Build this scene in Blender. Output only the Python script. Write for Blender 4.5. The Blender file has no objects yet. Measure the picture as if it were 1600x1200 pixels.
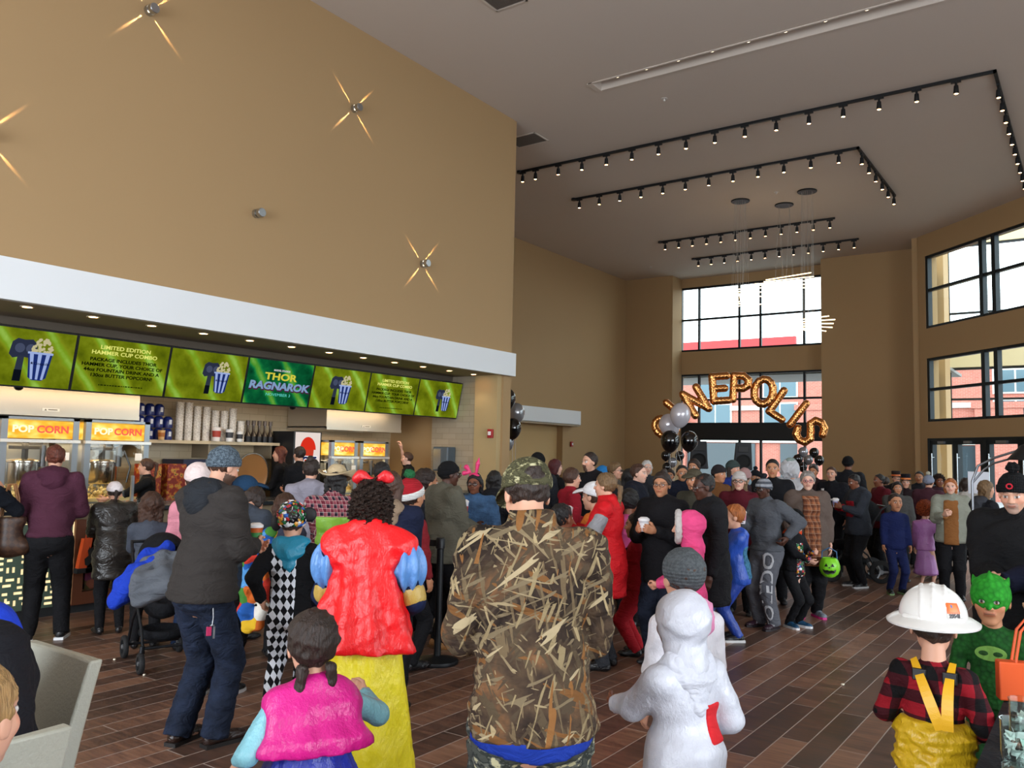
import bpy, bmesh, math, random
import numpy as np
from mathutils import Vector, Matrix
random.seed(7)
rng = np.random.RandomState(11)
SC = bpy.context.scene
COL = SC.collection
PI = math.pi

# ------------------------------------------------------------------ camera
CAM_H = 1.68; FPX = 1310.0
_a, _p, _r = math.radians(35.2), math.radians(4.7), math.radians(1.26)
FW = np.array([-math.sin(_a)*math.cos(_p), math.cos(_a)*math.cos(_p), math.sin(_p)])
_rt = np.array([math.cos(_a), math.sin(_a), 0.0]); _up = np.cross(_rt, FW)
RT = _rt*math.cos(_r) + _up*math.sin(_r)
UP = _up*math.cos(_r) - _rt*math.sin(_r)
CP = np.array([0.0, 0.0, CAM_H])
cam_d = bpy.data.cameras.new('camera'); cam = bpy.data.objects.new('camera', cam_d); COL.objects.link(cam)
cam_d.sensor_width = 36; cam_d.lens = FPX/1600*36; cam_d.clip_end = 300; cam_d.clip_start = 0.05
cam.matrix_world = Matrix(((RT[0], UP[0], -FW[0], 0), (RT[1], UP[1], -FW[1], 0), (RT[2], UP[2], -FW[2], CAM_H), (0, 0, 0, 1)))
SC.camera = cam
def ray(x, y): return FW*FPX + RT*(x-800) - UP*(y-600)
def at_depth(x, y, d):
    v = ray(x, y); return CP + v*(d/(v@FW))
def at_z(x, y, z=0.0):
    v = ray(x, y); return CP + v*((z-CP[2])/v[2])
def at_x(x, y, X):
    v = ray(x, y); return CP + v*((X-CP[0])/v[0])
def at_y(x, y, Y):
    v = ray(x, y); return CP + v*((Y-CP[1])/v[1])

# ------------------------------------------------------------------ view, world, main lights
SC.view_settings.view_transform = 'Standard'
SC.view_settings.look = 'None'
SC.view_settings.gamma = 1
SC.view_settings.exposure = 0.0
SC.view_settings.use_curve_mapping = False
SC.cycles.use_denoising = True
SC.cycles.max_bounces = 7
SC.cycles.diffuse_bounces = 5
SC.cycles.glossy_bounces = 3
SC.cycles.transmission_bounces = 4
SC.cycles.transparent_max_bounces = 12
SC.cycles.caustics_reflective = False
SC.cycles.caustics_refractive = False
SC.cycles.sample_clamp_indirect = 6
SC.cycles.use_light_tree = True

SKY = 5.2
w = bpy.data.worlds.new('overcast_sky'); SC.world = w; w.use_nodes = True
bg = w.node_tree.nodes['Background']
bg.inputs[0].default_value = (0.86, 0.93, 1.0, 1); bg.inputs[1].default_value = SKY

def area(name, loc, direction, sx, sy, power, color=(1, 1, 1), portal=False):
    l = bpy.data.lights.new(name, 'AREA'); l.shape = 'RECTANGLE'; l.size = sx; l.size_y = sy
    l.energy = power; l.color = color
    if portal: l.cycles.is_portal = True
    o = bpy.data.objects.new(name, l); COL.objects.link(o); o.location = loc
    o.rotation_euler = Vector(direction).to_track_quat('-Z', 'Y').to_euler()
    return o
DAY = (0.84, 0.92, 1.0)
RX, BY = 8.6, -5.2        # right wall and rear wall of the hall
area('daylight_right_windows', (RX-0.15, 2.4, 2.9), (-1, 0, 0.0), 11.0, 4.4, 820, DAY)
area('daylight_rear_windows', (-4.2, BY+0.15, 2.3), (0, 1, 0.0), 6.5, 3.0, 520, DAY)
area('portal_back_upper', (-9.1, 25.55, 6.15), (0, -1, 0), 4.4, 2.0, 1, portal=True)
area('portal_back_lower', (-9.1, 25.55, 3.5), (0, -1, 0), 4.4, 1.6, 1, portal=True)

# ------------------------------------------------------------------ materials
_mats = {}
def new_mat(key):
    m = bpy.data.materials.new(key); m.use_nodes = True
    return m, m.node_tree.nodes, m.node_tree.links, m.node_tree.nodes['Principled BSDF']
def srgb(h):
    if isinstance(h, str):
        h = h.lstrip('#'); c = [int(h[i:i+2], 16)/255 for i in (0, 2, 4)]
    else: c = [v/255 for v in h]
    return tuple((v/12.92 if v <= .04045 else ((v+.055)/1.055)**2.4) for v in c) + (1,)
def mat(col, rough=0.6, metal=0.0, emit=0.0, name=None, spec=0.5, bump=0.0, bscale=40, ecol=None, var=0.0):
    key = ('m', str(col), rough, metal, emit, spec, bump, bscale, str(ecol), var)
    if key in _mats: return _mats[key]
    m, N, L, B = new_mat(name or 'paint')
    c = srgb(col) if not (isinstance(col, tuple) and len(col) == 4) else col
    B.inputs['Base Color'].default_value = c
    B.inputs['Roughness'].default_value = rough; B.inputs['Metallic'].default_value = metal
    B.inputs['Specular IOR Level'].default_value = spec
    if emit:
        B.inputs['Emission Color'].default_value = srgb(ecol) if ecol else c
        B.inputs['Emission Strength'].default_value = emit
    if bump or var:
        tc = N.new('ShaderNodeTexCoord'); nz = N.new('ShaderNodeTexNoise'); nz.inputs['Scale'].default_value = bscale
        nz.inputs['Detail'].default_value = 3
        L.new(tc.outputs['Object'], nz.inputs['Vector'])
        if bump:
            bp = N.new('ShaderNodeBump'); bp.inputs['Strength'].default_value = bump; bp.inputs['Distance'].default_value = 0.01
            L.new(nz.outputs['Fac'], bp.inputs['Height']); L.new(bp.outputs[0], B.inputs['Normal'])
        if var:
            hs = N.new('ShaderNodeHueSaturation'); hs.inputs['Color'].default_value = c
            mr = N.new('ShaderNodeMapRange'); mr.inputs[3].default_value = 1-var; mr.inputs[4].default_value = 1+var
            L.new(nz.outputs['Fac'], mr.inputs[0]); L.new(mr.outputs[0], hs.inputs['Value'])
            L.new(hs.outputs[0], B.inputs['Base Color'])
    _mats[key] = m
    return m
def nmath(N, L, op, a, b=None, c=None):
    n = N.new('ShaderNodeMath'); n.operation = op
    for i, v in enumerate((a, b, c)):
        if v is None: continue
        if hasattr(v, 'links'): L.new(v, n.inputs[i])
        else: n.inputs[i].default_value = v
    return n.outputs[0]
def nmix(N, L, f, a, b):
    n = N.new('ShaderNodeMix'); n.data_type = 'RGBA'
    if hasattr(f, 'links'): L.new(f, n.inputs[0])
    else: n.inputs[0].default_value = f
    for i, v in ((6, a), (7, b)):
        if hasattr(v, 'links'): L.new(v, n.inputs[i])
        else: n.inputs[i].default_value = v
    return n.outputs[2]
def nramp(N, L, f, stops, interp='LINEAR'):
    n = N.new('ShaderNodeValToRGB'); n.color_ramp.interpolation = interp
    e = n.color_ramp.elements
    while len(e) < len(stops): e.new(0.5)
    for k, (p, c) in enumerate(stops):
        e[k].position = p; e[k].color = srgb(c) if isinstance(c, str) else c
    L.new(f, n.inputs[0]); return n.outputs[0]
def ncoord(N, L, scale=(1, 1, 1), rot=(0, 0, 0), kind='Object', loc=(0, 0, 0)):
    tc = N.new('ShaderNodeTexCoord'); mp = N.new('ShaderNodeMapping')
    mp.inputs['Scale'].default_value = scale; mp.inputs['Rotation'].default_value = rot; mp.inputs['Location'].default_value = loc
    L.new(tc.outputs[kind], mp.inputs[0]); return mp.outputs[0]
def nnoise(N, L, vec, scale, detail=3, rough=.5):
    n = N.new('ShaderNodeTexNoise'); n.inputs['Scale'].default_value = scale; n.inputs['Detail'].default_value = detail
    n.inputs['Roughness'].default_value = rough
    L.new(vec, n.inputs['Vector']); return n
def nsep(N, L, vec):
    n = N.new('ShaderNodeSeparateXYZ'); L.new(vec, n.inputs[0]); return n.outputs
def nbump(N, L, B, h, strength=.4, dist=.01):
    b = N.new('ShaderNodeBump'); b.inputs['Strength'].default_value = strength; b.inputs['Distance'].default_value = dist
    L.new(h, b.inputs['Height']); L.new(b.outputs[0], B.inputs['Normal'])

def wood_floor():
    m, N, L, B = new_mat('wood_look_plank_tile')
    v = ncoord(N, L, rot=(0, 0, PI/2))
    br = N.new('ShaderNodeTexBrick'); L.new(v, br.inputs['Vector'])
    br.offset = 0.37; br.offset_frequency = 2
    br.inputs['Scale'].default_value = 1.0
    br.inputs['Brick Width'].default_value = 1.2; br.inputs['Row Height'].default_value = 0.165
    br.inputs['Mortar Size'].default_value = 0.004; br.inputs['Mortar Smooth'].default_value = 0.3; br.inputs['Bias'].default_value = 0
    br.inputs['Color1'].default_value = (0, 0, 0, 1); br.inputs['Color2'].default_value = (1, 1, 1, 1); br.inputs['Mortar'].default_value = (.5, .5, .5, 1)
    bw = nsep(N, L, br.outputs['Color'])[0]
    v2 = ncoord(N, L, scale=(1.0, 9.0, 1), rot=(0, 0, PI/2))
    vm = N.new('ShaderNodeVectorMath'); vm.operation = 'ADD'; L.new(v2, vm.inputs[0])
    cx = N.new('ShaderNodeCombineXYZ'); L.new(nmath(N, L, 'MULTIPLY', bw, 17.0), cx.inputs[0]); L.new(nmath(N, L, 'MULTIPLY', bw, 5.0), cx.inputs[2])
    L.new(cx.outputs[0], vm.inputs[1])
    g = nnoise(N, L, vm.outputs[0], 3.2, 6, .62)
    g2 = nnoise(N, L, ncoord(N, L), 1.7, 3)
    t = nmath(N, L, 'ADD', nmath(N, L, 'MULTIPLY', g.outputs['Fac'], .62), nmath(N, L, 'MULTIPLY', bw, .30))
    t = nmath(N, L, 'ADD', t, nmath(N, L, 'MULTIPLY', nmath(N, L, 'SUBTRACT', g2.outputs['Fac'], .5), .25))
    c = nramp(N, L, t, [(.24, '#43342c'), (.42, '#664b3e'), (.54, '#835f4c'), (.66, '#9a735c'), (.82, '#ab8a75')])
    c = nmix(N, L, br.outputs['Fac'], c, srgb('#b3a59b'))
    L.new(c, B.inputs['Base Color'])
    r = nmath(N, L, 'ADD', nmath(N, L, 'MULTIPLY', g.outputs['Fac'], .22), .24)
    L.new(r, B.inputs['Roughness']); B.inputs['Specular IOR Level'].default_value = .42
    h = nmath(N, L, 'SUBTRACT', nmath(N, L, 'MULTIPLY', g.outputs['Fac'], .25), br.outputs['Fac'])
    nbump(N, L, B, h, .35, .003)
    return m
def tile_wall(c1, c2, cm, bw=.30, rh=.10, axes='YZ', rough=.3):
    m, N, L, B = new_mat('wall_tile')
    tc = N.new('ShaderNodeTexCoord'); s = nsep(N, L, tc.outputs['Object'])
    cb = N.new('ShaderNodeCombineXYZ'); L.new(s['XYZ'.index(axes[0])], cb.inputs[0]); L.new(s['XYZ'.index(axes[1])], cb.inputs[1])
    br = N.new('ShaderNodeTexBrick'); L.new(cb.outputs[0], br.inputs['Vector'])
    br.inputs['Scale'].default_value = 1; br.inputs['Brick Width'].default_value = bw; br.inputs['Row Height'].default_value = rh
    br.inputs['Mortar Size'].default_value = rh*.035; br.inputs['Bias'].default_value = 0
    br.inputs['Color1'].default_value = srgb(c1); br.inputs['Color2'].default_value = srgb(c2); br.inputs['Mortar'].default_value = srgb(cm)
    L.new(br.outputs['Color'], B.inputs['Base Color']); B.inputs['Roughness'].default_value = rough
    nbump(N, L, B, nmath(N, L, 'SUBTRACT', 1.0, br.outputs['Fac']), .3, .003)
    return m
def plaster(col, name):
    m, N, L, B = new_mat(name)
    v = ncoord(N, L); n = nnoise(N, L, v, 180, 2); n2 = nnoise(N, L, v, .5, 2)
    c = srgb(col); d = tuple(x*.95 for x in c[:3]) + (1,)
    L.new(nmix(N, L, n2.outputs['Fac'], c, d), B.inputs['Base Color'])
    B.inputs['Roughness'].default_value = .75; B.inputs['Specular IOR Level'].default_value = .25
    nbump(N, L, B, n.outputs['Fac'], .12, .002)
    return m
def glass_mat(tint=(.92, .97, .96, 1), alpha=.9):
    k = ('glass', tint, alpha)
    if k in _mats: return _mats[k]
    m = bpy.data.materials.new('window_glass'); m.use_nodes = True; N = m.node_tree.nodes; L = m.node_tree.links
    N.remove(N['Principled BSDF']); out = N['Material Output']
    t = N.new('ShaderNodeBsdfTransparent'); t.inputs[0].default_value = tint
    g = N.new('ShaderNodeBsdfGlossy'); g.inputs['Roughness'].default_value = .02
    fr = N.new('ShaderNodeLayerWeight'); fr.inputs[0].default_value = .5
    ff = nmath(N, L, 'ADD', nmath(N, L, 'MULTIPLY', nmath(N, L, 'POWER', fr.outputs['Facing'], 4.0), .8), .03)
    mx = N.new('ShaderNodeMixShader'); L.new(ff, mx.inputs[0]); L.new(t.outputs[0], mx.inputs[1]); L.new(g.outputs[0], mx.inputs[2])
    L.new(mx.outputs[0], out.inputs[0]); _mats[k] = m; return m

# ------------------------------------------------------------------ mesh helpers
def link(name, me, m=None, parent=None, smooth=False):
    o = bpy.data.objects.new(name, me); COL.objects.link(o)
    if m is not None:
        for k in (m if isinstance(m, (list, tuple)) else [m]): me.materials.append(k)
    if parent is not None: o.parent = parent
    if smooth and len(me.polygons): me.polygons.foreach_set('use_smooth', [True]*len(me.polygons))
    return o
class MB:
    """collects solid shapes that belong to one part"""
    def __init__(s): s.v = []; s.f = []; s.mi = []; s.cm = 0
    def add(s, vs, fs):
        o = len(s.v); s.v += [tuple(map(float, v)) for v in vs]; s.f += [tuple(i+o for i in f) for f in fs]; s.mi += [s.cm]*len(fs); return s
    def box(s, x0, x1, y0, y1, z0, z1, bev=0.0):
        if bev > 0:
            bm = bmesh.new(); bmesh.ops.create_cube(bm, size=1)
            for v in bm.verts: v.co = ((x0+x1)/2+v.co.x*(x1-x0), (y0+y1)/2+v.co.y*(y1-y0), (z0+z1)/2+v.co.z*(z1-z0))
            bmesh.ops.bevel(bm, geom=bm.edges[:], offset=bev, segments=2, affect='EDGES', profile=.5)
            bm.verts.index_update(); s.add([v.co for v in bm.verts], [[v.index for v in f.verts] for f in bm.faces]); bm.free(); return s
        return s.add([(x0, y0, z0), (x1, y0, z0), (x1, y1, z0), (x0, y1, z0), (x0, y0, z1), (x1, y0, z1), (x1, y1, z1), (x0, y1, z1)],
                     [(0, 3, 2, 1), (4, 5, 6, 7), (0, 1, 5, 4), (1, 2, 6, 5), (2, 3, 7, 6), (3, 0, 4, 7)])
    def tube(s, pts, r, n=10, cap=True, closed=False):
        pts = [np.array(p, float) for p in pts]; rs = r if isinstance(r, (list, tuple)) else [r]*len(pts)
        vs = []; K = len(pts); prev = None
        for i, p in enumerate(pts):
            t = (pts[(i+1) % K]-pts[i-1]) if closed else (pts[min(i+1, K-1)]-pts[max(i-1, 0)])
            t = t/(np.linalg.norm(t)+1e-9)
            if prev is None:
                u = np.cross(t, (0, 0, 1)) if abs(t[2]) < .9 else np.cross(t, (1, 0, 0))
            else: u = prev - t*(prev@t)
            u = u/(np.linalg.norm(u)+1e-9); prev = u; w_ = np.cross(t, u)
            for k in range(n):
                a = 2*PI*k/n; vs.append(p+rs[i]*(u*math.cos(a)+w_*math.sin(a)))
        fs = []
        for i in range(K if closed else K-1):
            for k in range(n):
                j = (i+1) % K
                fs.append((i*n+k, i*n+(k+1) % n, j*n+(k+1) % n, j*n+k))
        if cap and not closed: fs += [tuple(range(n))[::-1], tuple(range((K-1)*n, K*n))]
        return s.add(vs, fs)
    def lathe(s, prof, c=(0, 0, 0), n=24, axis='Z', cap=True):
        cap = cap and prof[0] != prof[-1]
        vs = []; K = len(prof)
        for (r, h) in prof:
            for k in range(n):
                a = 2*PI*k/n; x, y, z = r*math.cos(a), r*math.sin(a), h
                if axis == 'X': x, y, z = h, x, y
                if axis == 'Y': x, y, z = x, h, y
                vs.append((c[0]+x, c[1]+y, c[2]+z))
        fs = []
        for i in range(K-1):
            for k in range(n): fs.append((i*n+k, i*n+(k+1) % n, (i+1)*n+(k+1) % n, (i+1)*n+k))
        if cap and prof[0][0] > 1e-5: fs.append(tuple(range(n))[::-1])
        if cap and prof[-1][0] > 1e-5: fs.append(tuple(range((K-1)*n, K*n)))
        return s.add(vs, fs)
    def build(s, name, m=None, parent=None, smooth=False, bevel=0):
        me = bpy.data.meshes.new(name); me.from_pydata(s.v, [], s.f); me.update()
        bm = bmesh.new(); bm.from_mesh(me); bmesh.ops.recalc_face_normals(bm, faces=bm.faces); bm.to_mesh(me); bm.free()
        o = link(name, me, m, parent, smooth)
        if any(s.mi): me.polygons.foreach_set('material_index', s.mi)
        if smooth:
            try:
                me.set_sharp_from_angle(angle=math.radians(40))
            except Exception: pass
        if bevel:
            b = o.modifiers.new('bevel', 'BEVEL'); b.width = bevel; b.segments = 2; b.limit_method = 'ANGLE'
        return o
def tag(o, label=None, cat=None, group=None, kind=None):
    if label: o['label'] = label
    if cat: o['category'] = cat
    if group: o['group'] = group
    if kind: o['kind'] = kind
    return o
def thing(name, label, cat, loc=(0, 0, 0), rz=0.0, group=None):
    o = bpy.data.objects.new(name, None); COL.objects.link(o); o.location = loc; o.rotation_euler = (0, 0, rz); o.empty_display_size = .1
    return tag(o, label, cat, group)
def struct(o): o['kind'] = 'structure'; return o
def text_mesh(body, size, name, m, parent, loc=(0, 0, 0), rot=(PI/2, 0, 0), extrude=.001, align='CENTER', sx=1.0, bold=0.0, shear=0.0, lh=1.0):
    cu = bpy.data.curves.new('txt', 'FONT'); cu.body = body; cu.size = size; cu.extrude = extrude; cu.align_x = align; cu.align_y = 'CENTER'
    cu.offset = bold; cu.shear = shear; cu.resolution_u = 3; cu.space_line = lh
    tmp = bpy.data.objects.new('txt', cu); COL.objects.link(tmp)
    dg = bpy.context.evaluated_depsgraph_get(); dg.update()
    me = bpy.data.meshes.new_from_object(tmp.evaluated_get(dg)); COL.objects.unlink(tmp); bpy.data.objects.remove(tmp); bpy.data.curves.remove(cu)
    M = Matrix.Translation(loc) @ Matrix(((1, 0, 0, 0), (0, 1, 0, 0), (0, 0, 1, 0), (0, 0, 0, 1))) 
    from mathutils import Euler
    M = Matrix.Translation(loc) @ Euler(rot).to_matrix().to_4x4() @ Matrix.Diagonal((sx, 1, 1, 1))
    me.transform(M); me.materials.clear()
    return link(name, me, m, parent)

# ------------------------------------------------------------------ room shell
HC = 7.55
XW, XF = -8.35, -8.25           # upper wall face, fascia face
YC = 11.72                       # far end of the concession block
WALL = plaster('#ae9068', 'tan_wall_paint'); CEIL = plaster('#cdc3b9', 'ceiling_paint'); WHITE = plaster('#e9ecee', 'white_paint')
BLACKM = mat('#16181b', .45, .3, name='black_metal'); FRAME = mat('#20262a', .4, .5, name='dark_window_frame')
struct(MB().box(-14.2, RX+.3, BY-.3, 27.2, -.12, 0).build('floor', wood_floor()))
# ceiling with a long recessed slot
sx0, sx1, sy0, sy1 = -6.45, 3.2, 11.18, 11.46
cb = MB()
cb.box(-14.2, RX+.3, BY-.3, sy0, HC, HC+.2).box(-14.2, RX+.3, sy1, 15.4, HC, HC+.2).box(-14.2, -3.6, 15.4, 25.2, HC, HC+.2).box(-14.2, -6.4, 25.2, 26.0, HC, HC+.2)
cb.add([(-3.6, 15.4, HC), (4.6, 15.4, HC), (-3.6, 23.6, HC), (-3.6, 15.4, HC+.2), (4.6, 15.4, HC+.2), (-3.6, 23.6, HC+.2)], [(0, 1, 2), (3, 4, 5), (0, 1, 4, 3), (1, 2, 5, 4), (2, 0, 3, 5)])
cb.box(-14.2, sx0, sy0, sy1, HC, HC+.2).box(sx1, RX+.3, sy0, sy1, HC, HC+.2)
cb.box(sx0, sx1, sy0, sy1, HC+.2, HC+.3)
struct(cb.build('ceiling', CEIL))
tr = MB().box(sx0-.07, sx1, sy0-.03, sy0, HC-.015, HC).box(sx0-.07, sx1, sy1, sy1+.03, HC-.015, HC).box(sx0-.09, sx0, sy0-.03, sy1+.03, HC-.02, HC)
struct(tr.build('trim_1', CEIL))
# left wall above the concession stand, its return and the far left wall
struct(MB().box(-14.0, XW, BY, YC, 3.09, HC).build('wall_left', WALL))
struct(MB().box(-13.2, -12.98, YC, 25.2, 2.99, HC).box(-13.2, -12.98, 21.04, 25.2, 0, 2.99).box(-13.6, -13.2, YC, 25.2, 0, HC)
       .box(-13.2, -12.98, YC, 13.4, 0, 2.99).build('wall_left_far', WALL))
struct(MB().box(-14.0, -8.36, 11.60, YC, 0, 3.12).box(-14., -8.36, YC, YC+.1, 0, HC).build('wall_return', WALL))
# the fascia and the soffit
fs = MB().box(XF-.1, XF, BY, 11.80, 2.995, 3.39)
struct(fs.build('trim_2', WHITE))
struct(MB().box(-11.2, XF-.1, BY, 11.80, 3.0, 3.09).build('ceiling_soffit', plaster('#a3947e', 'soffit_paint')))
# back wall of the hall, with the window recess
YB = 24.95
bw = MB()
bw.box(-13.2, -11.35, YB, YB+.9, 0, HC)                              # left pier
bw.box(-6.62, -3.4, YB, YB+.9, 0, HC)                                # right pier
bw.box(-11.35, -6.62, YB+.75, YB+1.0, 7.25, HC).box(-11.35, -6.62, YB+.75, YB+1.0, 4.37, 5.12)
bw.box(-11.35, -11.30, YB+.02, YB+.9, 0, HC)
struct(bw.build('wall_back', WALL))
struct(MB().box(-11.3, -6.62, YB+.74, YB+.86, 2.29, 2.73).build('trim_3', mat('#0e0f11', .5, name='dark_header')))
def window(name, xs, z0, z1, zm, y, thick=.06, glass=True):
    f = MB(); h = thick/2
    for i, x in enumerate(xs): f.box(x-h, x+h, y-.05, y+.05, z0, z1)
    for z in [z0+h, z1-h] + zm: f.box(xs[0], xs[-1], y-.048, y+.048, z-h, z+h)
    o = struct(f.build(name, FRAME))
    g = MB()
    g.box(xs[0], xs[-1], y-.004, y+.004, z0, z1).build('glass_pane', glass_mat(), o)
    return o
mx = [-11.32, -10.70, -9.35, -8.67, -7.33, -6.65]
window('window_1', mx, 5.12, 7.25, [6.17], YB+.8)
window('window_2', mx, 2.73, 4.37, [3.53], YB+.8)
window('window_3', mx, .02, 2.29, [], YB+.8)
# 45 degree wall at the right, seen with three storeys of glazing
P0 = np.array([-3.83, 23.73]); TV = np.array([1, -1])/2**.5; NV = np.array([1, 1])/2**.5      # NV points outside
RW = Matrix(((TV[0], NV[0], 0, P0[0]), (TV[1], NV[1], 0, P0[1]), (0, 0, 1, 0), (0, 0, 0, 1)))  # local x along the wall, y outwards
LW = 17.5
def rw(o): o.matrix_world = RW; return o
q = MB(); T = .35
q.box(0, .27, 0, T, 0, HC)
for a, b in ((6.98, HC), (4.32, 5.09), (2.28, 2.70)): q.box(.27, LW, 0, T, a, b)
q.box(14.0, LW, 0, T, 0, HC)
rw(struct(q.build('wall_right_angled', WALL)))
struct(MB().box(-3.98, -3.80, 23.78, 25.2, 0, HC).build('wall_pier', WALL))
def rwin(name, z0, z1, zm, mull):
    f = MB()
    f.box(.27, .36, .02, .14, z0, z1)
    for a, b in mull: f.box(a, b, .02, .14, z0, z1)
    for z in [z0+.03, z1-.03]+zm: f.box(.27, 14.0, .03, .13, z-.035, z+.035)
    o = struct(rw(f.build(name, FRAME)))
    p = MB().box(.3, 14, .075, .083, z0, z1).build('glass_pane', glass_mat(), o)
    return o
mull = [(2.18, 2.30), (2.58, 2.70), (5.0, 5.12), (5.4, 5.52), (7.8, 7.92), (8.2, 8.32), (10.6, 10.72), (11.0, 11.12), (13.9, 14.0)]
rwin('window_4', 5.09, 6.98, [6.08], mull)
rwin('window_5', 2.70, 4.32, [3.52], mull)
# double doors at the foot of the angled wall
def door(name, a, b):
    f = MB(); f.box(a, a+.09, .0, .12, 0, 2.24).box(b-.09, b, .0, .12, 0, 2.24).box(a, b, .0, .12, 2.12, 2.24).box(a, b, 0.0, .12, 0, .22)
    o = struct(rw(f.build(name, FRAME)))
    MB().box(a+.05, b-.05, .055, .063, .1, 2.2).build('glass_pane', glass_mat(), o)
    h = MB().tube([(a+.14, -.07, .85), (a+.14, -.07, 1.9)], .016).tube([(a+.14, 0, .95), (a+.14, -.07, .95)], .01).tube([(a+.14, 0, 1.8), (a+.14, -.07, 1.8)], .01)
    h.build('pull_bar', mat('#aab0b4', .25, 1., name='steel'), o, True)
    MB().box(a+.35, b-.35, -.06, 0, 2.14, 2.2).build('door_closer', mat('#9a9d9f', .35, .8, name='grey_metal'), o)
    return o
f = MB()
for a, b in ((.27, .36), (2.2, 2.32), (4.36, 4.48), (6.5, 6.62), (8.6, 8.72), (13.9, 14.0)): f.box(a, b, -.01, .16, 0, 2.28)
f.box(.27, 14, -.01, .16, 2.22, 2.28)
rw(struct(f.build('trim_4', FRAME)))
for k, (a, b) in enumerate([(.36, 1.28), (1.28, 2.2), (2.32, 3.34), (3.34, 4.36), (4.48, 5.49), (5.49, 6.5), (6.62, 7.6), (7.6, 8.6)]): door('door_%d' % (k+1), a, b)
rw(struct(MB().box(8.72, 13.9, .05, .06, 0, 2.22).build('window_6', glass_mat())))
area('portal_angled_upper', tuple(P0+TV*7.1-NV*.05)+(6.03,), (-NV[0], -NV[1], 0), 13.5, 1.85, 1, portal=True)
area('portal_angled_lower', tuple(P0+TV*7.1-NV*.05)+(3.5,), (-NV[0], -NV[1], 0), 13.5, 1.6, 1, portal=True)
# right wall and rear wall (behind the camera): tall window openings
def big_wall(name, axis, c, a0, a1, wa0, wa1, wz0, wz1):
    q = MB()
    def bx(p, r, z0, z1):
        if axis == 'x': q.box(c, c+.3, p, r, z0, z1)
        else: q.box(p, r, c-.3, c, z0, z1)
    bx(a0, wa0, 0, HC); bx(wa1, a1, 0, HC); bx(wa0, wa1, 0, wz0); bx(wa0, wa1, wz1, HC)
    struct(q.build(name, WALL))
big_wall('wall_right', 'x', RX, BY, 11.6, -3.2, 8.0, .7, 5.4)
big_wall('wall_rear', 'y', BY, -14.0, RX, -7.6, 2.6, .9, 6.0)
f = MB()
for k in range(8): y = -3.2+k*1.6; f.box(RX+.02, RX+.1, y-.04, y+.04, .7, 5.4)
for z in (.72, 2.3, 3.9, 5.38): f.box(RX+.02, RX+.1, -3.2, 8.0, z-.04, z+.04)
struct(f.build('window_7', FRAME))
f = MB()
for k in range(8): x = -7.6+k*10.2/7; f.box(x-.04, x+.04, BY-.1, BY-.02, .9, 6.0)
for z in (.92, 2.6, 4.3, 5.98): f.box(-7.6, 2.6, BY-.1, BY-.02, z-.04, z+.04)
struct(f.build('window_8', FRAME))
# second, smaller fascia on the far left wall over a niche
struct(MB().box(-12.98, -12.7, 14.0, 21.6, 2.55, 2.96).build('trim_5', WHITE))
struct(MB().box(-13.2, -12.7, 14.0, 21.55, 2.50, 2.56).build('ceiling_niche', plaster('#a3947e', 'soffit_paint')))
struct(MB().box(-13.22, -13.18, 13.4, 21.04, 0, 2.5).build('wall_niche', plaster('#c7a877', 'niche_lit_tan')))  # lighter, warmer than the wall: the alcove's lit look is put into the colour
# ------------------------------------------------------------------ outside
struct(MB().box(-70, 60, 27.2, 90, -.25, -.12).box(RX+.3, 60, -40, 27.2, -.25, -.12).build('ground_outside', mat('#8d8f90', .9, name='asphalt', var=.1, bscale=3)))
struct(MB().box(-3.79, -3.64, 24.1, 27.2, 0, 8.9).box(-3.64, RX, 27.05, 27.2, 8.0, 8.9).box(-3.64, RX, 27.05, 27.2, 4.42, 5.5).build('wall_vestibule', plaster('#d8c8a2', 'cream_stucco')))
for z0_, z1_, n_ in ((5.4, 6.75, 10), (2.9, 4.1, 11)):
    o_ = struct(MB().box(-3.64, -3.58, 24.75, 25.5, z0_, z1_).build('window_%d' % n_, FRAME)); MB().box(-3.59, -3.57, 24.82, 25.43, z0_+.07, z1_-.07).build('glass_pane', mat('#2c3a40', .1, name='dark_glass'), o_)
f = MB()
for x in (-3.58, -1.3, 1.0, 3.3, 5.6): f.box(x-.04, x+.04, 27.1, 27.18, 0, 8.0)
for z in (7.97, 6.0, 5.53, 4.38, 3.5, 2.3): f.box(-3.64, 6.5, 27.1, 27.18, z-.03, z+.03)
struct(f.build('window_9', FRAME))
brick = tile_wall('#b5685a', '#bf7464', '#d2bdb0', .22, .075, 'XZ', .9)
bl = thing('office_building', 'red brick building with white bands and rows of windows beyond the glazing', 'building', (-18, 46, 0))
MB().box(-30, 40, 0, 8, -.15, 7.6).build('wall', brick, bl)
MB().box(-30.2, 4.5, -.3, 0, 7.6, 8.35).build('parapet', mat('#b23a3c', .7, name='red_trim'), bl)
wt = mat('#e8e4dc', .7, name='white_trim'); pk = mat('#c76a5c', .8, name='pale_red_panel')
for z0, z1 in ((6.35, 6.55), (4.35, 4.6), (2.55, 2.95)): MB().box(-30, 40, -.12, 0, z0, z1).build('band', wt, bl)
for z0, z1 in ((2.95, 3.35),): MB().box(-30, 40, -.08, 0, z0, z1).build('red_band', pk, bl)
for k in range(17):
    x = -26+k*3.7
    for z in (3.55, 5.0):
        fr = MB().box(x-.95, x+.95, -.1, .0, z, z+1.2).build('window', wt, bl)
        MB().box(x-.87, x-.04, -.13, -.1, z+.08, z+1.12).box(x+.04, x+.87, -.13, -.1, z+.08, z+1.12).build('pane', mat('#56707c', .1, .0, name='building_glass'), fr)
for k in range(8):
    x = -28+k*8.4
    MB().box(x-1.0, x+1.0, -.35, 0, -.15, 4.3).box(x-1.15, x+1.15, -.4, 0, 4.3, 4.6).build('pier', brick, bl)
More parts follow.
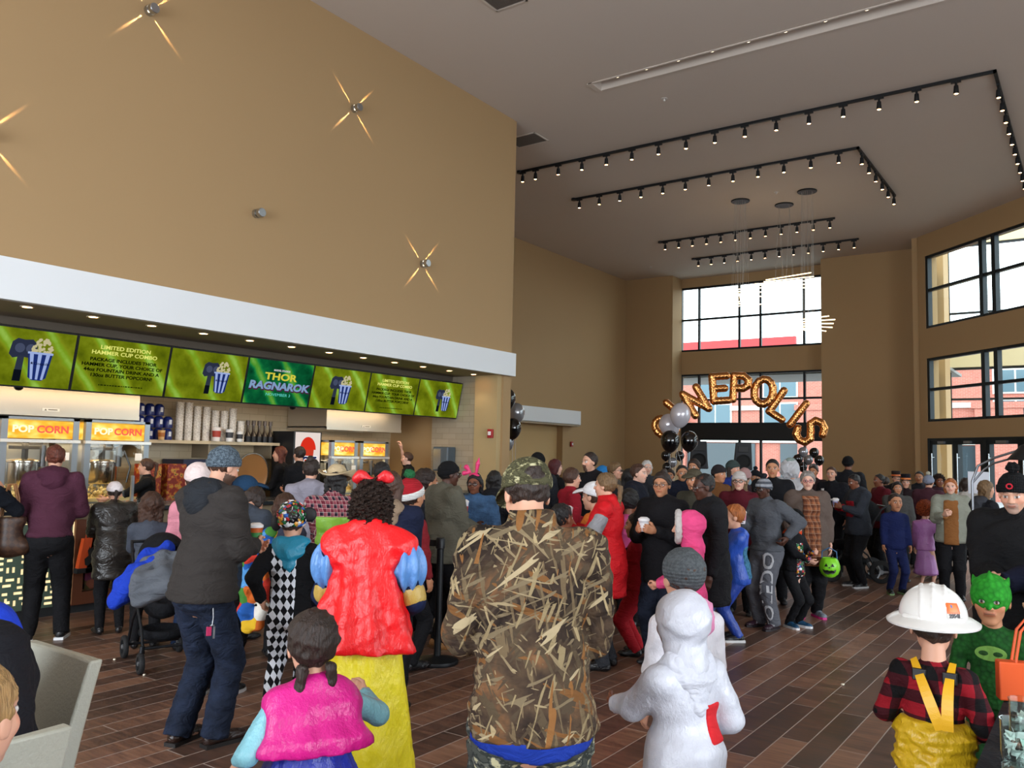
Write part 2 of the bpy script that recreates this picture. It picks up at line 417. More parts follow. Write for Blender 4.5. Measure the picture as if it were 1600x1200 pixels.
for k in range(9):
    x = -23+k*7.4
    MB().box(x-3.0, x+3.0, -.1, 0, 0, 2.5).build('shop_window', mat('#3c474e', .1, name='shop_glass'), bl)
# canopy outside the lower back window
struct(MB().box(-16, -3.45, 25.95, 28.6, 4.28, 4.36).build('trim_6', mat('#8f8f8c', .6, name='canopy_panel', var=.05)))
cn = thing('parked_car', 'silver car parked outside beyond the glass doors', 'car', (.9, 33.5, -.12), .2)
cm = MB()
prof = [(-2.1, .35), (-2.15, .75), (-1.5, .95), (-.9, 1.42), (.7, 1.45), (1.35, 1.0), (2.1, .85), (2.2, .4)]
for y in (-.85, .85): cm.add([(x, y, z) for x, z in prof], [tuple(range(8))])
cm.add([(x, y, z) for y in (-.85, .85) for x, z in prof], [(i, (i+1) % 8, 8+(i+1) % 8, 8+i) for i in range(8)])
cm.build('body', mat('#b7bcc4', .25, .6, name='car_paint'), cn)
MB().add([(x*.97, -.87, z) for x, z in [(-1.35, 1.0), (-.85, 1.36), (.65, 1.38), (1.2, 1.0)]], [(0, 1, 2, 3)]).build('side_window', mat('#20282c', .1, name='car_glass'), cn)
for x in (-1.3, 1.35):
    for y in (-.86, .86): MB().lathe([(.1, -.1), (.33, -.1), (.33, .1), (.1, .1)], (x, y, .33), 20, 'Y').build('wheel', mat('#17181a', .7, name='tyre'), cn)

# ------------------------------------------------------------------ ceiling fixtures
LENS = mat((1.0, .80, .55, 1), emit=5, name='warm_lamp_lens')
def track(label, pts, heads):
    t = thing('track_light', label, 'track light', (pts[0][0], pts[0][1], HC))
    o = Vector((pts[0][0], pts[0][1], HC))
    r = MB()
    for a, b in zip(pts, pts[1:]):
        h = .022
        r.box(min(a[0], b[0])-h-o.x, max(a[0], b[0])+h-o.x, min(a[1], b[1])-h-o.y, max(a[1], b[1])+h-o.y, -.045, 0)
    r.lathe([(.06, -.05), (.06, 0)], (0, 0, 0), 14)
    r.build('rail', BLACKM, t)
    p0 = None
    for hx, hy, ax in heads:
        x, y = hx-o.x, hy-o.y
        dx, dy = (.07, .02) if ax == 'x' else (.02, .07)
        sp = MB().box(x-dx, x+dx, y-dy, y+dy, -.075, -.045).lathe([(.018, -.12), (.018, -.07)], (x, y, 0), 8)
        sp.lathe([(.03, -.24), (.034, -.25), (.040, -.225), (.032, -.12), (.02, -.115)], (x, y, 0), 12)
        so = sp.build('spotlight', BLACKM, t, True)
        MB().lathe([(0.0001, -.246), (.028, -.246)], (x, y, 0), 12).build('lens', LENS, so)
    return t
def spread(a, b, n): return [a+(b-a)*i/(n-1) for i in range(n)]
hd = [(x, 14.0, 'x') for x in [-9.72]+spread(-9.4, -1.68, 15)] + [(-1.16, y, 'y') for y in spread(14.5, 20.3, 11)]
track('longest black track light, L shaped, nearest to the camera on the ceiling', [(-9.8, 14.0), (-1.16, 14.0), (-1.16, 20.6)], hd)
hd = [(x, 16.2, 'x') for x in spread(-9.65, -3.95, 12)] + [(-3.6, y, 'y') for y in spread(16.5, 19.5, 6)]
track('shorter L shaped black track light inside the longest one', [(-9.8, 16.2), (-3.6, 16.2), (-3.6, 19.6)], hd)
track('straight black track light, nearer of the two by the pendants', [(-9.77, 20.75), (-5.18, 20.75)], [(x, 20.75, 'x') for x in spread(-9.62, -5.28, 12)])
track('straight black track light closest to the far window wall', [(-9.77, 23.05), (-5.15, 23.05)], [(x, 23.05, 'x') for x in spread(-9.62, -5.25, 12)])
# downlights in the recessed slot
for k, (px, py) in enumerate([(968, 124), (1014, 113), (1064, 100), (1117, 86), (1174, 72), (1232, 57), (1294, 41), (1358, 24), (1426, 7)]):
    q = at_z(px, py, HC)
    t = thing('slot_downlight', ['first', 'second', 'third', 'fourth', 'fifth', 'sixth', 'seventh', 'eighth', 'ninth'][k]+' small lit downlight from the left end of the ceiling slot', 'downlight', (q[0], 11.205, HC+.012), 0, 'downlights in the ceiling slot')
    MB().lathe([(.038, 0), (.038, .03), (.0001, .03)]).build('housing', mat('#d8d2c8', .5, name='lamp_trim'), t, True)
    MB().lathe([(.0001, -.004), (.03, -.004), (.03, .0)]).build('lens', LENS, t)
# ceiling grilles and sprinkler
def grille(label, pts):
    c = np.mean(pts, axis=0); t = thing('air_grille', label, 'vent', (c[0], c[1], HC))
    x0, x1 = min(p[0] for p in pts)-c[0], max(p[0] for p in pts)-c[0]; y0, y1 = min(p[1] for p in pts)-c[1], max(p[1] for p in pts)-c[1]
    w_ = .03
    MB().box(x0, x1, y0, y0+w_, -.012, 0).box(x0, x1, y1-w_, y1, -.012, 0).box(x0, x0+w_, y0, y1, -.012, 0).box(x1-w_, x1, y0, y1, -.012, 0).build('frame', mat('#cfc6bc', .5, name='grille_paint'), t)
    g = MB(); n = int((x1-x0)/.02)
    for i in range(1, n): x = x0+(x1-x0)*i/n; g.box(x-.003, x+.003, y0+w_, y1-w_, -.01, -.002)
    g.box(x0+.02, x1-.02, y0+.02, y1-.02, -.002, 0)
    g.build('louvre', mat('#6c645c', .6, name='grille_dark_grey'), t)  # fins and backing in one darker grey
grille('square grey return air grille by the corner of the tan wall', [(-9.05, 12.38), (-8.35, 12.88)])
grille('pale air grille cut by the top edge of the picture', [(-6.45, 8.05), (-5.95, 8.6)])
for i, (x, y) in enumerate([(1038, 154), (1213, 300), (1017, 417)]):
    q = at_z(x, y, HC)
    sp = MB().lathe([(.05, -.008), (.05, 0)]).lathe([(.0001, -.05), (.02, -.048), (.012, -.02), (.012, 0)]).build('ceiling_sprinkler', mat('#cfcac4', .4, name='sprinkler_white'), None, True)
    sp.location = (q[0], q[1], HC); tag(sp, ['small white sprinkler below the recessed slot in the ceiling', 'small white sprinkler between the tracks above the pendants', 'small white sprinkler near the far left corner of the ceiling'][i], 'sprinkler')
# pendant stick chandeliers
STICK = mat((1.0, .74, .42, 1), emit=5, name='led_stick')
def pendant(label, cx, cy, z0, n, dz, a0, da, L_, seed):
    t = thing('pendant_light', label, 'chandelier', (cx, cy, HC), 0, 'stick pendants in front of the far windows')
    MB().lathe([(.0001, -.03), (.2, -.03), (.21, -.02), (.21, 0)]).build('canopy', BLACKM, t, True)
    rr = random.Random(seed)
    for i in range(n):
        z = z0-HC-i*dz; a = a0+da*i; c, s = math.cos(a), math.sin(a); off = rr.uniform(-.1, .1)
        st = MB().tube([(c*(off-L_/2), s*(off-L_/2), z), (c*(off+L_/2), s*(off+L_/2), z)], .011, 8).build('led_stick', STICK, t, True)
        wr = MB()
        for u in (-.12, .12): wr.tube([(c*(off+u), s*(off+u), z), (c*u, s*u, -.03)], .0022, 4, False)
        wr.build('wire', mat('#b8b2aa', .4, .6, name='wire'), st)
pendant('left stick pendant, its spiral of glowing rods against the upper window', -6.63, 18.31, 5.5, 8, .055, .2, .42, 1.15, 1)
pendant('middle stick pendant, hanging highest at the head of the upper window', -5.88, 19.11, 5.85, 5, .06, -.25, .22, 1.15, 2)
pendant('right stick pendant, hanging lowest at the edge of the tan pier', -5.15, 18.37, 4.72, 7, .055, -.3, .36, 1.1, 3)

# ------------------------------------------------------------------ wall sconces with four light blades
def spot(name, loc, d, power, ang, color, blend=.3, r=.01, parent=None):
    l = bpy.data.lights.new(name, 'SPOT'); l.energy = power; l.spot_size = ang; l.spot_blend = blend; l.color = color; l.shadow_soft_size = r
    o = bpy.data.objects.new(name, l); COL.objects.link(o); o.location = loc
    o.rotation_euler = Vector(d).to_track_quat('-Z', 'Y').to_euler()
    if parent: o.parent = parent
    return o
STEEL = mat('#b9bcc0', .28, 1., name='brushed_steel'); WARM = (1.0, .66, .32)
for k, (y, z, lit, lab) in enumerate([(4.83, 6.38, 1, 'topmost left steel wall sconce with four light blades'), (7.89, 6.38, 1, 'steel wall sconce with four light blades, upper right of the unlit one'),
                                 (6.35, 4.51, 0, 'unlit steel wall sconce on the tan wall'), (9.41, 4.5, 1, 'lowest lit steel wall sconce, nearest the white fascia'), (3.3, 4.5, 1, '')]):
    if k == 4:
        t = thing('wall_sconce', 'steel wall sconce mostly beyond the left edge, only its light streaks in view', 'wall lamp', (XW, y, z))
    else: t = thing('wall_sconce', lab, 'wall lamp', (XW, y, z))
    MB().lathe([(.055, 0), (.055, .05)], (0, 0, 0), 24, 'X').lathe([(.055, .068), (.055, .125), (.05, .13), (.0001, .13)], (0, 0, 0), 24, 'X').lathe([(.046, .04), (.046, .075)], (0, 0, 0), 24, 'X').build('housing', STEEL, t, True)
    for j in range(4):
        a = PI/4+PI/2*j+.05; c, s = math.cos(a), math.sin(a)
        MB().add([(.052, c*.0475-s*.012, s*.0475+c*.012), (.052, c*.0475+s*.012, s*.0475-c*.012), (.066, c*.0475+s*.012, s*.0475-c*.012), (.066, c*.0475-s*.012, s*.0475+c*.012)], [(0, 1, 2, 3)]).build('slit', LENS if lit else mat('#3a3a3a', name='dark_slit'), t)
        if lit: spot('blade_light', (.02, c*.064, s*.064), (-.10, c, s), 75, math.radians(8), WARM, .6, .003, t); spot('blade_light', (.014, c*.064, s*.064), (-.20, c, s), 16, math.radians(11), WARM, .5, .002, t)

# ------------------------------------------------------------------ soffit downlights
ORD = ['first', 'second', 'third', 'fourth', 'fifth', 'sixth', 'seventh', 'eighth', 'ninth', 'tenth', 'eleventh', 'twelfth', 'thirteenth']
for k in range(13):
    y = 3.22+.667*k
    t = thing('soffit_downlight', ORD[k]+' round downlight along the soffit behind the white fascia, counted from the left', 'downlight', (-8.54-.015*k, y, 3.0), 0, 'round downlights under the soffit')
    MB().lathe([(.045, -.001), (.045, -.007), (.062, -.006), (.065, 0)], cap=False).build('trim_ring', mat('#d9cdb8', .4, name='lamp_trim'), t, True)
    MB().lathe([(.0001, -.004), (.045, -.004)]).build('lens', LENS, t)
    spot('downlight_beam', (0, 0, -.02), (0, 0, -1), 6, math.radians(95), (1.0, .80, .56), .6, .03, t)

# ------------------------------------------------------------------ concession stand
XB = -10.95
struct(MB().box(XB-.1, XB, BY, 13.4, 0, 3.12).build('wall_concession', tile_wall('#c2ae8e', '#b9a585', '#a39172', .30, .10, 'YZ')))  # warm tile tone: the hood light on this wall is put into the colour
struct(MB().box(-9.85, -8.86, 11.50, 11.60, 0, 3.0).build('wall_tiled_end', tile_wall('#a99c88', '#a1947f', '#8c806d', .30, .10, 'XZ')))  # the same tile, greyer: this wall's shade is put into the colour
struct(MB().box(-8.88, -8.40, 11.48, 11.60, 0, 3.0).build('wall_column', plaster('#bfa679', 'tan_column_paint')))
# menu screens
def screen_mat(kind):
    m = bpy.data.materials.new('menu_screen_picture'); m.use_nodes = True; N = m.node_tree.nodes; L = m.node_tree.links
    N.remove(N['Principled BSDF']); out = N['Material Output']; em = N.new('ShaderNodeEmission'); L.new(em.outputs[0], out.inputs[0])
    v = ncoord(N, L, rot=(0, .7, 0), loc=(kind*1.7, 0, kind*.6)); n = nnoise(N, L, ncoord(N, L, loc=(kind*3., 0, 0)), 3.5, 4, .6)
    w_ = N.new('ShaderNodeTexWave'); w_.inputs['Scale'].default_value = .75; w_.inputs['Distortion'].default_value = 3.5; w_.inputs['Detail'].default_value = 2; w_.inputs['Detail Scale'].default_value = .6
    L.new(v, w_.inputs['Vector'])
    t = nmath(N, L, 'ADD', nmath(N, L, 'MULTIPLY', n.outputs['Fac'], .65), nmath(N, L, 'MULTIPLY', nmath(N, L, 'POWER', w_.outputs['Fac'], 5.), .38))
    if kind == 9: c = nramp(N, L, t, [(.2, '#063a20'), (.36, '#0c6a3c'), (.5, '#1f9a4c'), (.66, '#63b53a'), (.85, '#9fdc6a')])
    else: c = nramp(N, L, t, [(.15, '#4c5a0a'), (.32, '#7d8c12'), (.45, '#98a820'), (.6, '#93bd2a'), (.8, '#bdee68'), (.95, '#e4ffa8')])
    L.new(c, em.inputs[0]); em.inputs[1].default_value = .62
    return m
SCRM = [screen_mat(1), screen_mat(2), screen_mat(3), screen_mat(9), screen_mat(4), screen_mat(5), screen_mat(6)]
def emis(c, s=.8, n='screen_ink'): 
    key = ('em', c, s)
    if key in _mats: return _mats[key]
    m = bpy.data.materials.new(n); m.use_nodes = True; N = m.node_tree.nodes; N.remove(N['Principled BSDF'])
    e = N.new('ShaderNodeEmission'); e.inputs[0].default_value = srgb(c); e.inputs[1].default_value = s
    m.node_tree.links.new(e.outputs[0], N['Material Output'].inputs[0]); _mats[key] = m; return m
def flat(pts, y, name, m, parent):
    return MB().add([(p[0], y, p[1]) for p in pts], [tuple(range(len(pts)))]).build(name, m, parent)
def disc(cx, cz, r, n=14, ry=None): return [(cx+r*math.cos(2*PI*k/n), cz+(ry or r)*math.sin(2*PI*k/n)) for k in range(n)]
SW, SH = 1.09, .60
def bucket(t, ox, s):
    y = -.034
    mb = MB()                                      # mallet shaped cup
    def P(l, yy=y): return mb.add([(ox+p[0]*s, yy, p[1]*s+.3) for p in l], [tuple(range(len(l)))])
    P([(-.17, -.25), (-.09, -.25), (-.085, .02), (-.15, .02)])
    mb.build('picture_handle', emis('#3d4658', .55), t)
    mb = MB(); P([(-.17, -.25), (-.09, -.25), (-.088, -.13), (-.165, -.13)], y-.001); mb.build('picture_grip', emis('#141a26', .5), t)
    mb = MB(); P([(-.24, .03), (-.22, .16), (-.17, .2), (-.10, .19), (-.02, .2), (.03, .15), (.04, .05), (-.01, 0), (-.12, .01), (-.2, -.01)]); mb.build('picture_mallet', emis('#363d55', .6), t)
    mb = MB()
    for cx in (-.14, -.03): P(disc(cx, .1, .05), y-.001)
    mb.build('picture_boss', emis('#565f7c', .6), t)
    mb = MB()
    rr = random.Random(5)
    for k in range(46):
        a, b = rr.random(), rr.random(); cx = -.01+.20*a; cz = .06+.17*b*(1-(2*a-1)**2*.7)
        P(disc(cx, cz, .017, 6), y-.0011-.00001*k)
    mb.build('picture_popcorn', emis('#d9cfa0', .75), t)
    mb = MB(); P([(-.05, .06), (.2, .06), (.165, -.2), (.12, -.23), (.02, -.23), (-.02, -.2)], y-.002); mb.build('picture_bucket', emis('#20347a', .75), t)
    mb = MB()
    for a in (.0, .34, .68):
        x0, x1 = -.05+.25*(a+.06), -.05+.25*(a+.22); u0, u1 = -.005+.155*(a+.06), -.005+.155*(a+.22)
        P([(x0, .06), (x1, .06), (u1, -.22), (u0, -.22)], y-.003)
    P([(-.055, .05), (.205, .05), (.205, .072), (-.055, .072)], y-.003)
    mb.build('picture_stripe', emis('#a9bdf0', .8), t)
    text_mesh('\u2605Cinepolis', .042*s, 'picture_logo', emis('#0c1230', .8), t, (ox+.078*s, y-.004, .3-.05*s))
for k in range(7):
    yc = 4.78-SW/2-.02 + k*1.125
    yc = 4.15 + k*1.128
    lab = ['leftmost menu screen, cut by the picture edge, with a striped bucket of popcorn', 'menu screen with the cup combo text, nearer the left edge', 'menu screen with bucket and mallet cup, between text screen and dark green title screen',
           'dark green menu screen with the film title and November date', 'menu screen with a bucket picture just right of the dark green title screen', 'menu screen with the cup combo text, nearer the tiled column', 'rightmost menu screen, with a small bucket picture, next to the tiled wall'][k]
    t = thing('menu_screen', lab, 'screen', (-9.30, yc, 2.275)); t.rotation_euler = (math.radians(12), 0, PI/2); tag(t, group='menu screens over the concession counter')
    MB().box(-SW/2-.018, SW/2+.018, -.02, .05, -.018, SH+.018).build('bezel', mat('#0c0d0f', .4, name='black_bezel'), t)
    MB().box(-SW/2, SW/2, -.03, -.019, 0, SH).build('display', SCRM[k], t)
    if k in (0, 2, 4, 6): bucket(t, [.12, .12, .0, .1][(0, 2, 4, 6).index(k)], [1.0, .9, .95, .85][(0, 2, 4, 6).index(k)])
    elif k == 3:
        text_mesh('MARVEL STUDIOS', .035, 'studio_lettering', emis('#e8e8e8', .7), t, (0, -.033, .47), bold=.001)
        text_mesh('THOR', .13, 'title_lettering', emis('#e6dc4a', .8), t, (0, -.033, .38), sx=1.5, bold=.004)
        text_mesh('RAGNAROK', .14, 'subtitle_lettering', emis('#8fb0d8', .75), t, (0, -.033, .25), sx=1.3, bold=.006, shear=.1)
        text_mesh('RAGNAROK', .14, 'subtitle_shadow', emis('#5a1f4a', .6), t, (.008, -.0315, .238), sx=1.3, bold=.012, shear=.1)
        text_mesh('NOVEMBER 3', .055, 'date_lettering', emis('#62d8c8', .85), t, (0, -.033, .135), sx=1.3)
    else:
        text_mesh('LIMITED EDITION\nHAMMER CUP COMBO', .062, 'heading_lettering', emis('#eef07a', .9), t, (0, -.033, .475), sx=1.25, bold=.001)
        text_mesh('PACKAGE INCLUDES THOR\nHAMMER CUP, YOUR CHOICE OF\n44oz FOUNTAIN DRINK AND A\n130oz BUTTER POPCORN!', .053, 'offer_lettering', emis('#0b1406', .5), t, (0, -.033, .275), sx=1.22, bold=.0015, lh=1.12)
        sp_ = MB(); rr = random.Random(k); x = -.26
        while x < .26: w_ = rr.uniform(.012, .035); sp_.box(x, x+w_, -.0335, -.033, .072, .084); x += w_+.009
        sp_.build('small_print', emis('#20300a', .5), t)
# bulkhead over the screens and the light strip beneath them
struct(MB().box(-10.95, -9.42, BY, 11.5, 2.36, 2.42).box(-9.44, -9.40, BY, 11.5, 2.36, 3.0).build('ceiling_bulkhead', mat('#6a5f52', .8, name='bulkhead_paint')))
for a, b, lab in ((3.3, 6.9, 'long lit strip lamp under the left menu screens'), (7.05, 7.9, 'short lit strip lamp between the two camera domes'), (8.0, 10.95, 'lit strip lamp under the right menu screens')):
    t = thing('strip_lamp', lab, 'strip light', (-9.47, a, 2.33))
    MB().box(-.03, .03, 0, b-a, 0, .03).build('housing', mat('#8f8c86', .5, name='grey_paint'), t)
    MB().box(-.02, .028, .02, b-a-.02, -.012, 0).build('diffuser', mat((1.0, .80, .56, 1), emit=4.5, name='warm_diffuser'), t)
    l = area('strip_glow', (-9.47, (a+b)/2, 2.29), (-.45, 0, -1), .06, (b-a), 3*(b-a), (1.0, .74, .44)); l.rotation_euler = (0, math.radians(24), 0)
def dome(label, y):
    t = thing('camera_dome', label, 'security camera', (-9.42, y, 2.27))
    MB().lathe([(.0001, .03), (.06, .03), (.062, .07), (.02, .07)]).build('mount', mat('#55504a', .5, name='camera_mount'), t, True)
    MB().lathe([(.0001, -.045), (.025, -.04), (.045, -.02), (.05, .03)]).build('dome', mat('#141414', .1, name='camera_dome'), t, True)
dome('dark security dome under the leftmost menu screen', 4.25); dome('security dome beside the shelf, under the dark green title screen', 7.95)
# stainless hoods
def hood(label, y0, y1, badge):
    t = thing('exhaust_hood', label, 'hood', (-10.0, y0, 1.985)); L_ = y1-y0
    m, N, L, B = new_mat('stainless_hood'); B.inputs['Metallic'].default_value = .85; B.inputs['Base Color'].default_value = srgb('#c9c0b2')
    n = nnoise(N, L, ncoord(N, L, scale=(1, 1, 60)), 8, 3); L.new(nmath(N, L, 'ADD', nmath(N, L, 'MULTIPLY', n.outputs['Fac'], .15), .27), B.inputs['Roughness'])
    MB().box(-.92, 0, 0, L_, .03, .41).box(-.94, -.90, 0, L_, 0, .05).box(-.02, .01, 0, L_, 0, .05).box(-.9, 0, 0, .02, 0, .05).box(-.9, 0, L_-.02, L_, 0, .05).build('shell', m, t)
    b = MB().box(.001, .008, L_-badge-.1, L_-badge+.1, .06, .095).build('badge', mat('#e6e0d2', .5, name='badge'), t)
    MB().add([(.009, L_-badge-.075, .066), (.009, L_-badge-.045, .066), (.009, L_-badge-.06, .088)], [(0, 1, 2)]).box(.008, .0095, L_-badge-.03, L_-badge+.075, .072, .083).build('badge_mark', mat('#6a5c4a', .6), b)
    for k in range(2):
        yy = L_*(.28+.16*k); MB().lathe([(.0001, .02), (.05, .02)], (-.3, yy, 0)).build('hood_lamp', LENS, t)
hood('wide stainless exhaust hood above the two left popcorn machines', 2.6, 5.98, 1.1)
hood('narrower stainless exhaust hood above the two far popcorn machines', 9.13, 10.85, .85)
area('hood_glow_left', (-10.45, 4.7, 1.93), (0, 0, -1), .5, 2.2, 9, (1, .70, .38)); area('hood_glow_right', (-10.45, 10.0, 1.93), (0, 0, -1), .5, 1.4, 7, (1, .70, .38))
area('stand_back_glow', (-10.2, 12.4, 2.9), (0, 0, -1), .5, .8, 11, (1, .68, .36))
# rear worktop
rt = thing('rear_counter', 'stainless rear counter along the tiled wall behind the machines', 'counter', (-10.9, 2.0, 0))
MB().box(0, .85, 0, 9.2, .84, .88).build('worktop', mat('#a8a294', .3, .8, name='steel_top'), rt); MB().box(0, .8, 0, 9.2, 0, .84).build('cabinet', mat('#6b655b', .4, .5, name='steel_front'), rt)
POPG = glass_mat((.97, .97, .95, 1))
def popper(label, y0, w_, z0=.88, zt=1.97, seed=0):
    t = thing('popcorn_machine', label, 'popcorn machine', (-10.0, y0, z0)); Hh = zt-z0; zs = Hh-.27
    body = MB()
    for yy in (0, w_-.07): body.box(-.06, .0, yy, yy+.07, .08, Hh); body.box(-.75, -.7, yy, yy+.07, .08, Hh)
    body.box(-.75, 0, 0, w_, 0, .1); body.box(-.75, 0, 0, w_, Hh-.03, Hh); body.box(-.75, -.74, 0, w_, .1, Hh)
    body.build('cabinet', mat('#9aa0a6', .32, .75, name='machine_steel'), t)
    s = MB().box(-.72, -.012, .07, w_-.07, zs+.03, Hh-.04).build('sign_box', None, t)
    m = bpy.data.materials.new('lit_sign'); m.use_nodes = True; N = m.node_tree.nodes; L = m.node_tree.links; N.remove(N['Principled BSDF'])
    e = N.new('ShaderNodeEmission'); L.new(e.outputs[0], N['Material Output'].inputs[0]); n = nnoise(N, L, ncoord(N, L, scale=(1, 1.4, 3)), 2.6, 2)
    L.new(nramp(N, L, n.outputs['Fac'], [(.3, '#f08a1e'), (.48, '#ffb83c'), (.62, '#ffe27a'), (.75, '#fff7cf')]), e.inputs[0]); e.inputs[1].default_value = 1.25
    s.data.materials.append(m)
    text_mesh('POP', .11, 'sign_lettering_pop', emis('#fff3c4', 1.3), s, (-.009, w_*.27, zs+.13), (PI/2, 0, PI/2), sx=1.15, bold=.004)
    text_mesh('CORN', .115, 'sign_lettering_corn', emis('#ff6a55', 1.0), s, (-.009, w_*.655, zs+.13), (PI/2, 0, PI/2), sx=1.1, bold=.004)
    MB().box(-.02, .03, -.01, w_+.01, zs-.02, zs+.015).build('rail', mat('#e6e4df', .3, .5, name='bright_rail'), t)
    MB().box(-.012, -.008, .07, w_-.07, .1, zs-.02).build('glass_front', POPG, t)
    k = MB().lathe([(.0001, zs-.52), (.17, zs-.52), (.185, zs-.50), (.185, zs-.26), (.205, zs-.25), (.205, zs-.235), (.16, zs-.22), (.0001, zs-.2)], (-.36, w_*.5, 0), 28)
    kt = k.build('kettle', mat('#d0cdc8', .18, 1., name='polished_kettle'), t, True)
    MB().box(-.4, -.32, w_*.5-.02, w_*.5+.02, zs-.22, zs-.02).box(-.42, -.3, w_*.5-.16, w_*.5+.16, zs-.10, zs-.06).lathe([(.035, zs-.3), (.035, zs-.05)], (-.2, w_*.5+.13, 0), 12).tube([(-.2, w_*.5+.2, zs-.1), (-.16, w_*.5+.27, zs-.3), (-.18, w_*.5+.24, zs-.5)], .012).build('kettle_bracket', mat('#55565a', .3, .9, name='dark_steel'), kt, True)
    rr = random.Random(seed); pc = MB()
    for i in range(150):
        x, y = rr.uniform(-.68, -.05), rr.uniform(.1, w_-.1); hgt = .12+.16*math.exp(-((y-w_*.5)/(.5*w_))**2)*rr.random()
        r = rr.uniform(.018, .03)
        pc.add([(x-r, y, hgt), (x+r, y, hgt+.004), (x, y-r, hgt), (x, y+r, hgt), (x, y, hgt+r), (x, y, hgt-r)], [(0, 2, 4), (2, 1, 4), (1, 3, 4), (3, 0, 4), (2, 0, 5), (1, 2, 5), (3, 1, 5), (0, 3, 5)])
    pc.box(-.7, -.03, .08, w_-.08, .1, .14)
    tag(pc.build('popcorn', mat('#f0dfa6', .8, name='popcorn'), t), kind='stuff')
    MB().box(0, .004, w_*.78, w_*.78+.09, zs-.22, zs-.13).build('notice', mat('#efe9df', .6, name='paper'), t)
    area('machine_lamp', (-10.35, y0+w_/2, z0+zs-.03), (0, 0, -1), .4, w_*.6, 7, (1, .74, .42))
popper('left popcorn machine with lit sign, behind the maroon hoodie', 4.36, .87, seed=1); popper('second popcorn machine from the left, beside the ponytailed worker', 5.31, .83, seed=2)
popper('third popcorn machine, behind the straw hat', 9.25, .58, zt=1.82, seed=3); popper('far right popcorn machine, beside the worker raising an arm', 9.89, .66, zt=1.82, seed=4)
# shelf with cup stacks, blue jugs and dispensers
sh = thing('wall_shelf', 'long beige shelf behind the counter holding the cups', 'shelf', (-10.95, 6.0, 1.71))
MB().box(0, .45, 0, 2.64, 0, .045).build('board', mat('#cbb795', .5, name='shelf_board'), sh)
for yy in (.3, 1.4, 2.5): MB().box(0, .4, yy, yy+.03, -.2, 0).build('bracket', mat('#8b7d68', .5, .3), sh)
JB = mat('#1c2a6e', .35, name='blue_jug'); n = 0
JUG = []
for row, (ys, z) in enumerate([([6.22, 6.36, 6.50, 6.64, 6.78], 1.755), ([6.36, 6.50, 6.64, 6.78], 1.99), ([6.36, 6.50, 6.64], 2.225)]):
    for i, y in enumerate(ys):
        zz = 1.755+row*.165
        t = thing('blue_cup', ['bottom', 'middle', 'top'][row]+' row blue souvenir container on the shelf, '+['leftmost', 'second from left', 'third from left', 'fourth from left', 'fifth from left'][i], 'container', (-10.62, y, zz), 0, 'blue containers on the shelf')
        MB().lathe([(.0001, 0), (.062, 0), (.066, .02), (.066, .12), (.045, .15), (.03, .16), (.0001, .16)], n=16).build('body', JB, t, True)
        MB().box(.062, .069, -.018, .018, .05, .115).build('label', mat('#d9dbe2', .5, name='label_white'), t)
m, N, L, B = new_mat('printed_cups'); v = N.new('ShaderNodeTexVoronoi'); v.inputs['Scale'].default_value = 55; L.new(ncoord(N, L, scale=(1, 1, 1.6)), v.inputs['Vector'])
L.new(nramp(N, L, v.outputs['Distance'], [(.0, '#6b625c'), (.3, '#c9beb0'), (.6, '#e9e2d8')]), B.inputs['Base Color']); B.inputs['Roughness'].default_value = .5; CUPM = m
for i, (y, hgt) in enumerate([(6.96, .56), (7.10, .54), (7.24, .50), (7.39, .50), (7.54, .48), (7.69, .49), (7.84, .52), (7.99, .34)]):
    mb = MB(); k = int(hgt/.045); pr = [(.0001, 0), (.048, 0)]
    for j in range(k): z = j*.045; pr += [(.050, z), (.056, z+.036), (.060, z+.038), (.060, z+.044)]
    pr += [(.0001, k*.045)]
    o = mb.lathe(pr, n=16).build('paper_cup_stack', CUPM, None, True); o.location = (-10.62, y, 1.755)
    tag(o, ORD[i]+' stack of printed paper cups from the left on the beige shelf', 'cups', 'paper cup stacks on the shelf')
for i in range(5):
    t = thing('flavour_bottle', 'dark pump bottle at the right end of the shelf, '+ORD[i]+' from the left', 'bottle', (-10.62, 8.12+i*.105, 1.755), 0, 'dark bottles at the end of the shelf')
    MB().lathe([(.0001, 0), (.045, 0), (.047, .02), (.047, .1), (.02, .17), (.018, .27), (.0001, .27)], n=14).build('body', mat('#3b2f28', .2, name='dark_bottle'), t, True)
    MB().lathe([(.049, .0), (.049, .09)], n=14, cap=False).build('label', mat('#141419', .5), t); MB().lathe([(.03, .26), (.03, .33), (.0001, .33)], n=12).build('cap', mat('#5c4a3e', .4), t, True)
def cup(label, loc, h=.17, r0=.038, r1=.055, col='#e9e4e0', stripe=None, parent=None, scale=1.0, lid=True, grp=None, txt=None, rz=0):
    t = thing('drink_cup', label, 'cup', loc, rz, grp)
    MB().lathe([(.0001, 0), (r0*scale, 0), (r1*scale, h*scale), (r1*1.04*scale, h*scale)], n=18).build('cup_body', mat(col, .45, name='cup_paper'), t, True)
    if stripe: MB().lathe([((r0+(r1-r0)*.3+.0012)*scale, h*.3*scale), ((r0+(r1-r0)*.75+.0012)*scale, h*.75*scale)], n=18, cap=False).build('printed_band', mat(stripe, .45, name='cup_print'), t, True)
    if lid: MB().lathe([(r1*1.05*scale, h*scale-.006), (r1*1.07*scale, h*scale+.008), (r1*.6*scale, h*scale+.022), (.0001, h*scale+.022)], n=18).build('lid', mat('#f2f2f2', .3, name='plastic_lid'), t, True)
    return t
cup('red and white large drink cup at the front of the shelf', (-10.46, 7.46, 1.755), .20, .05, .065, '#e8ded6', '#a8321e', lid=False)
cup('striped medium cup in front of the stacks on the shelf', (-10.46, 7.68, 1.755), .18, .045, .06, '#ece8e4', '#35353a', lid=False)
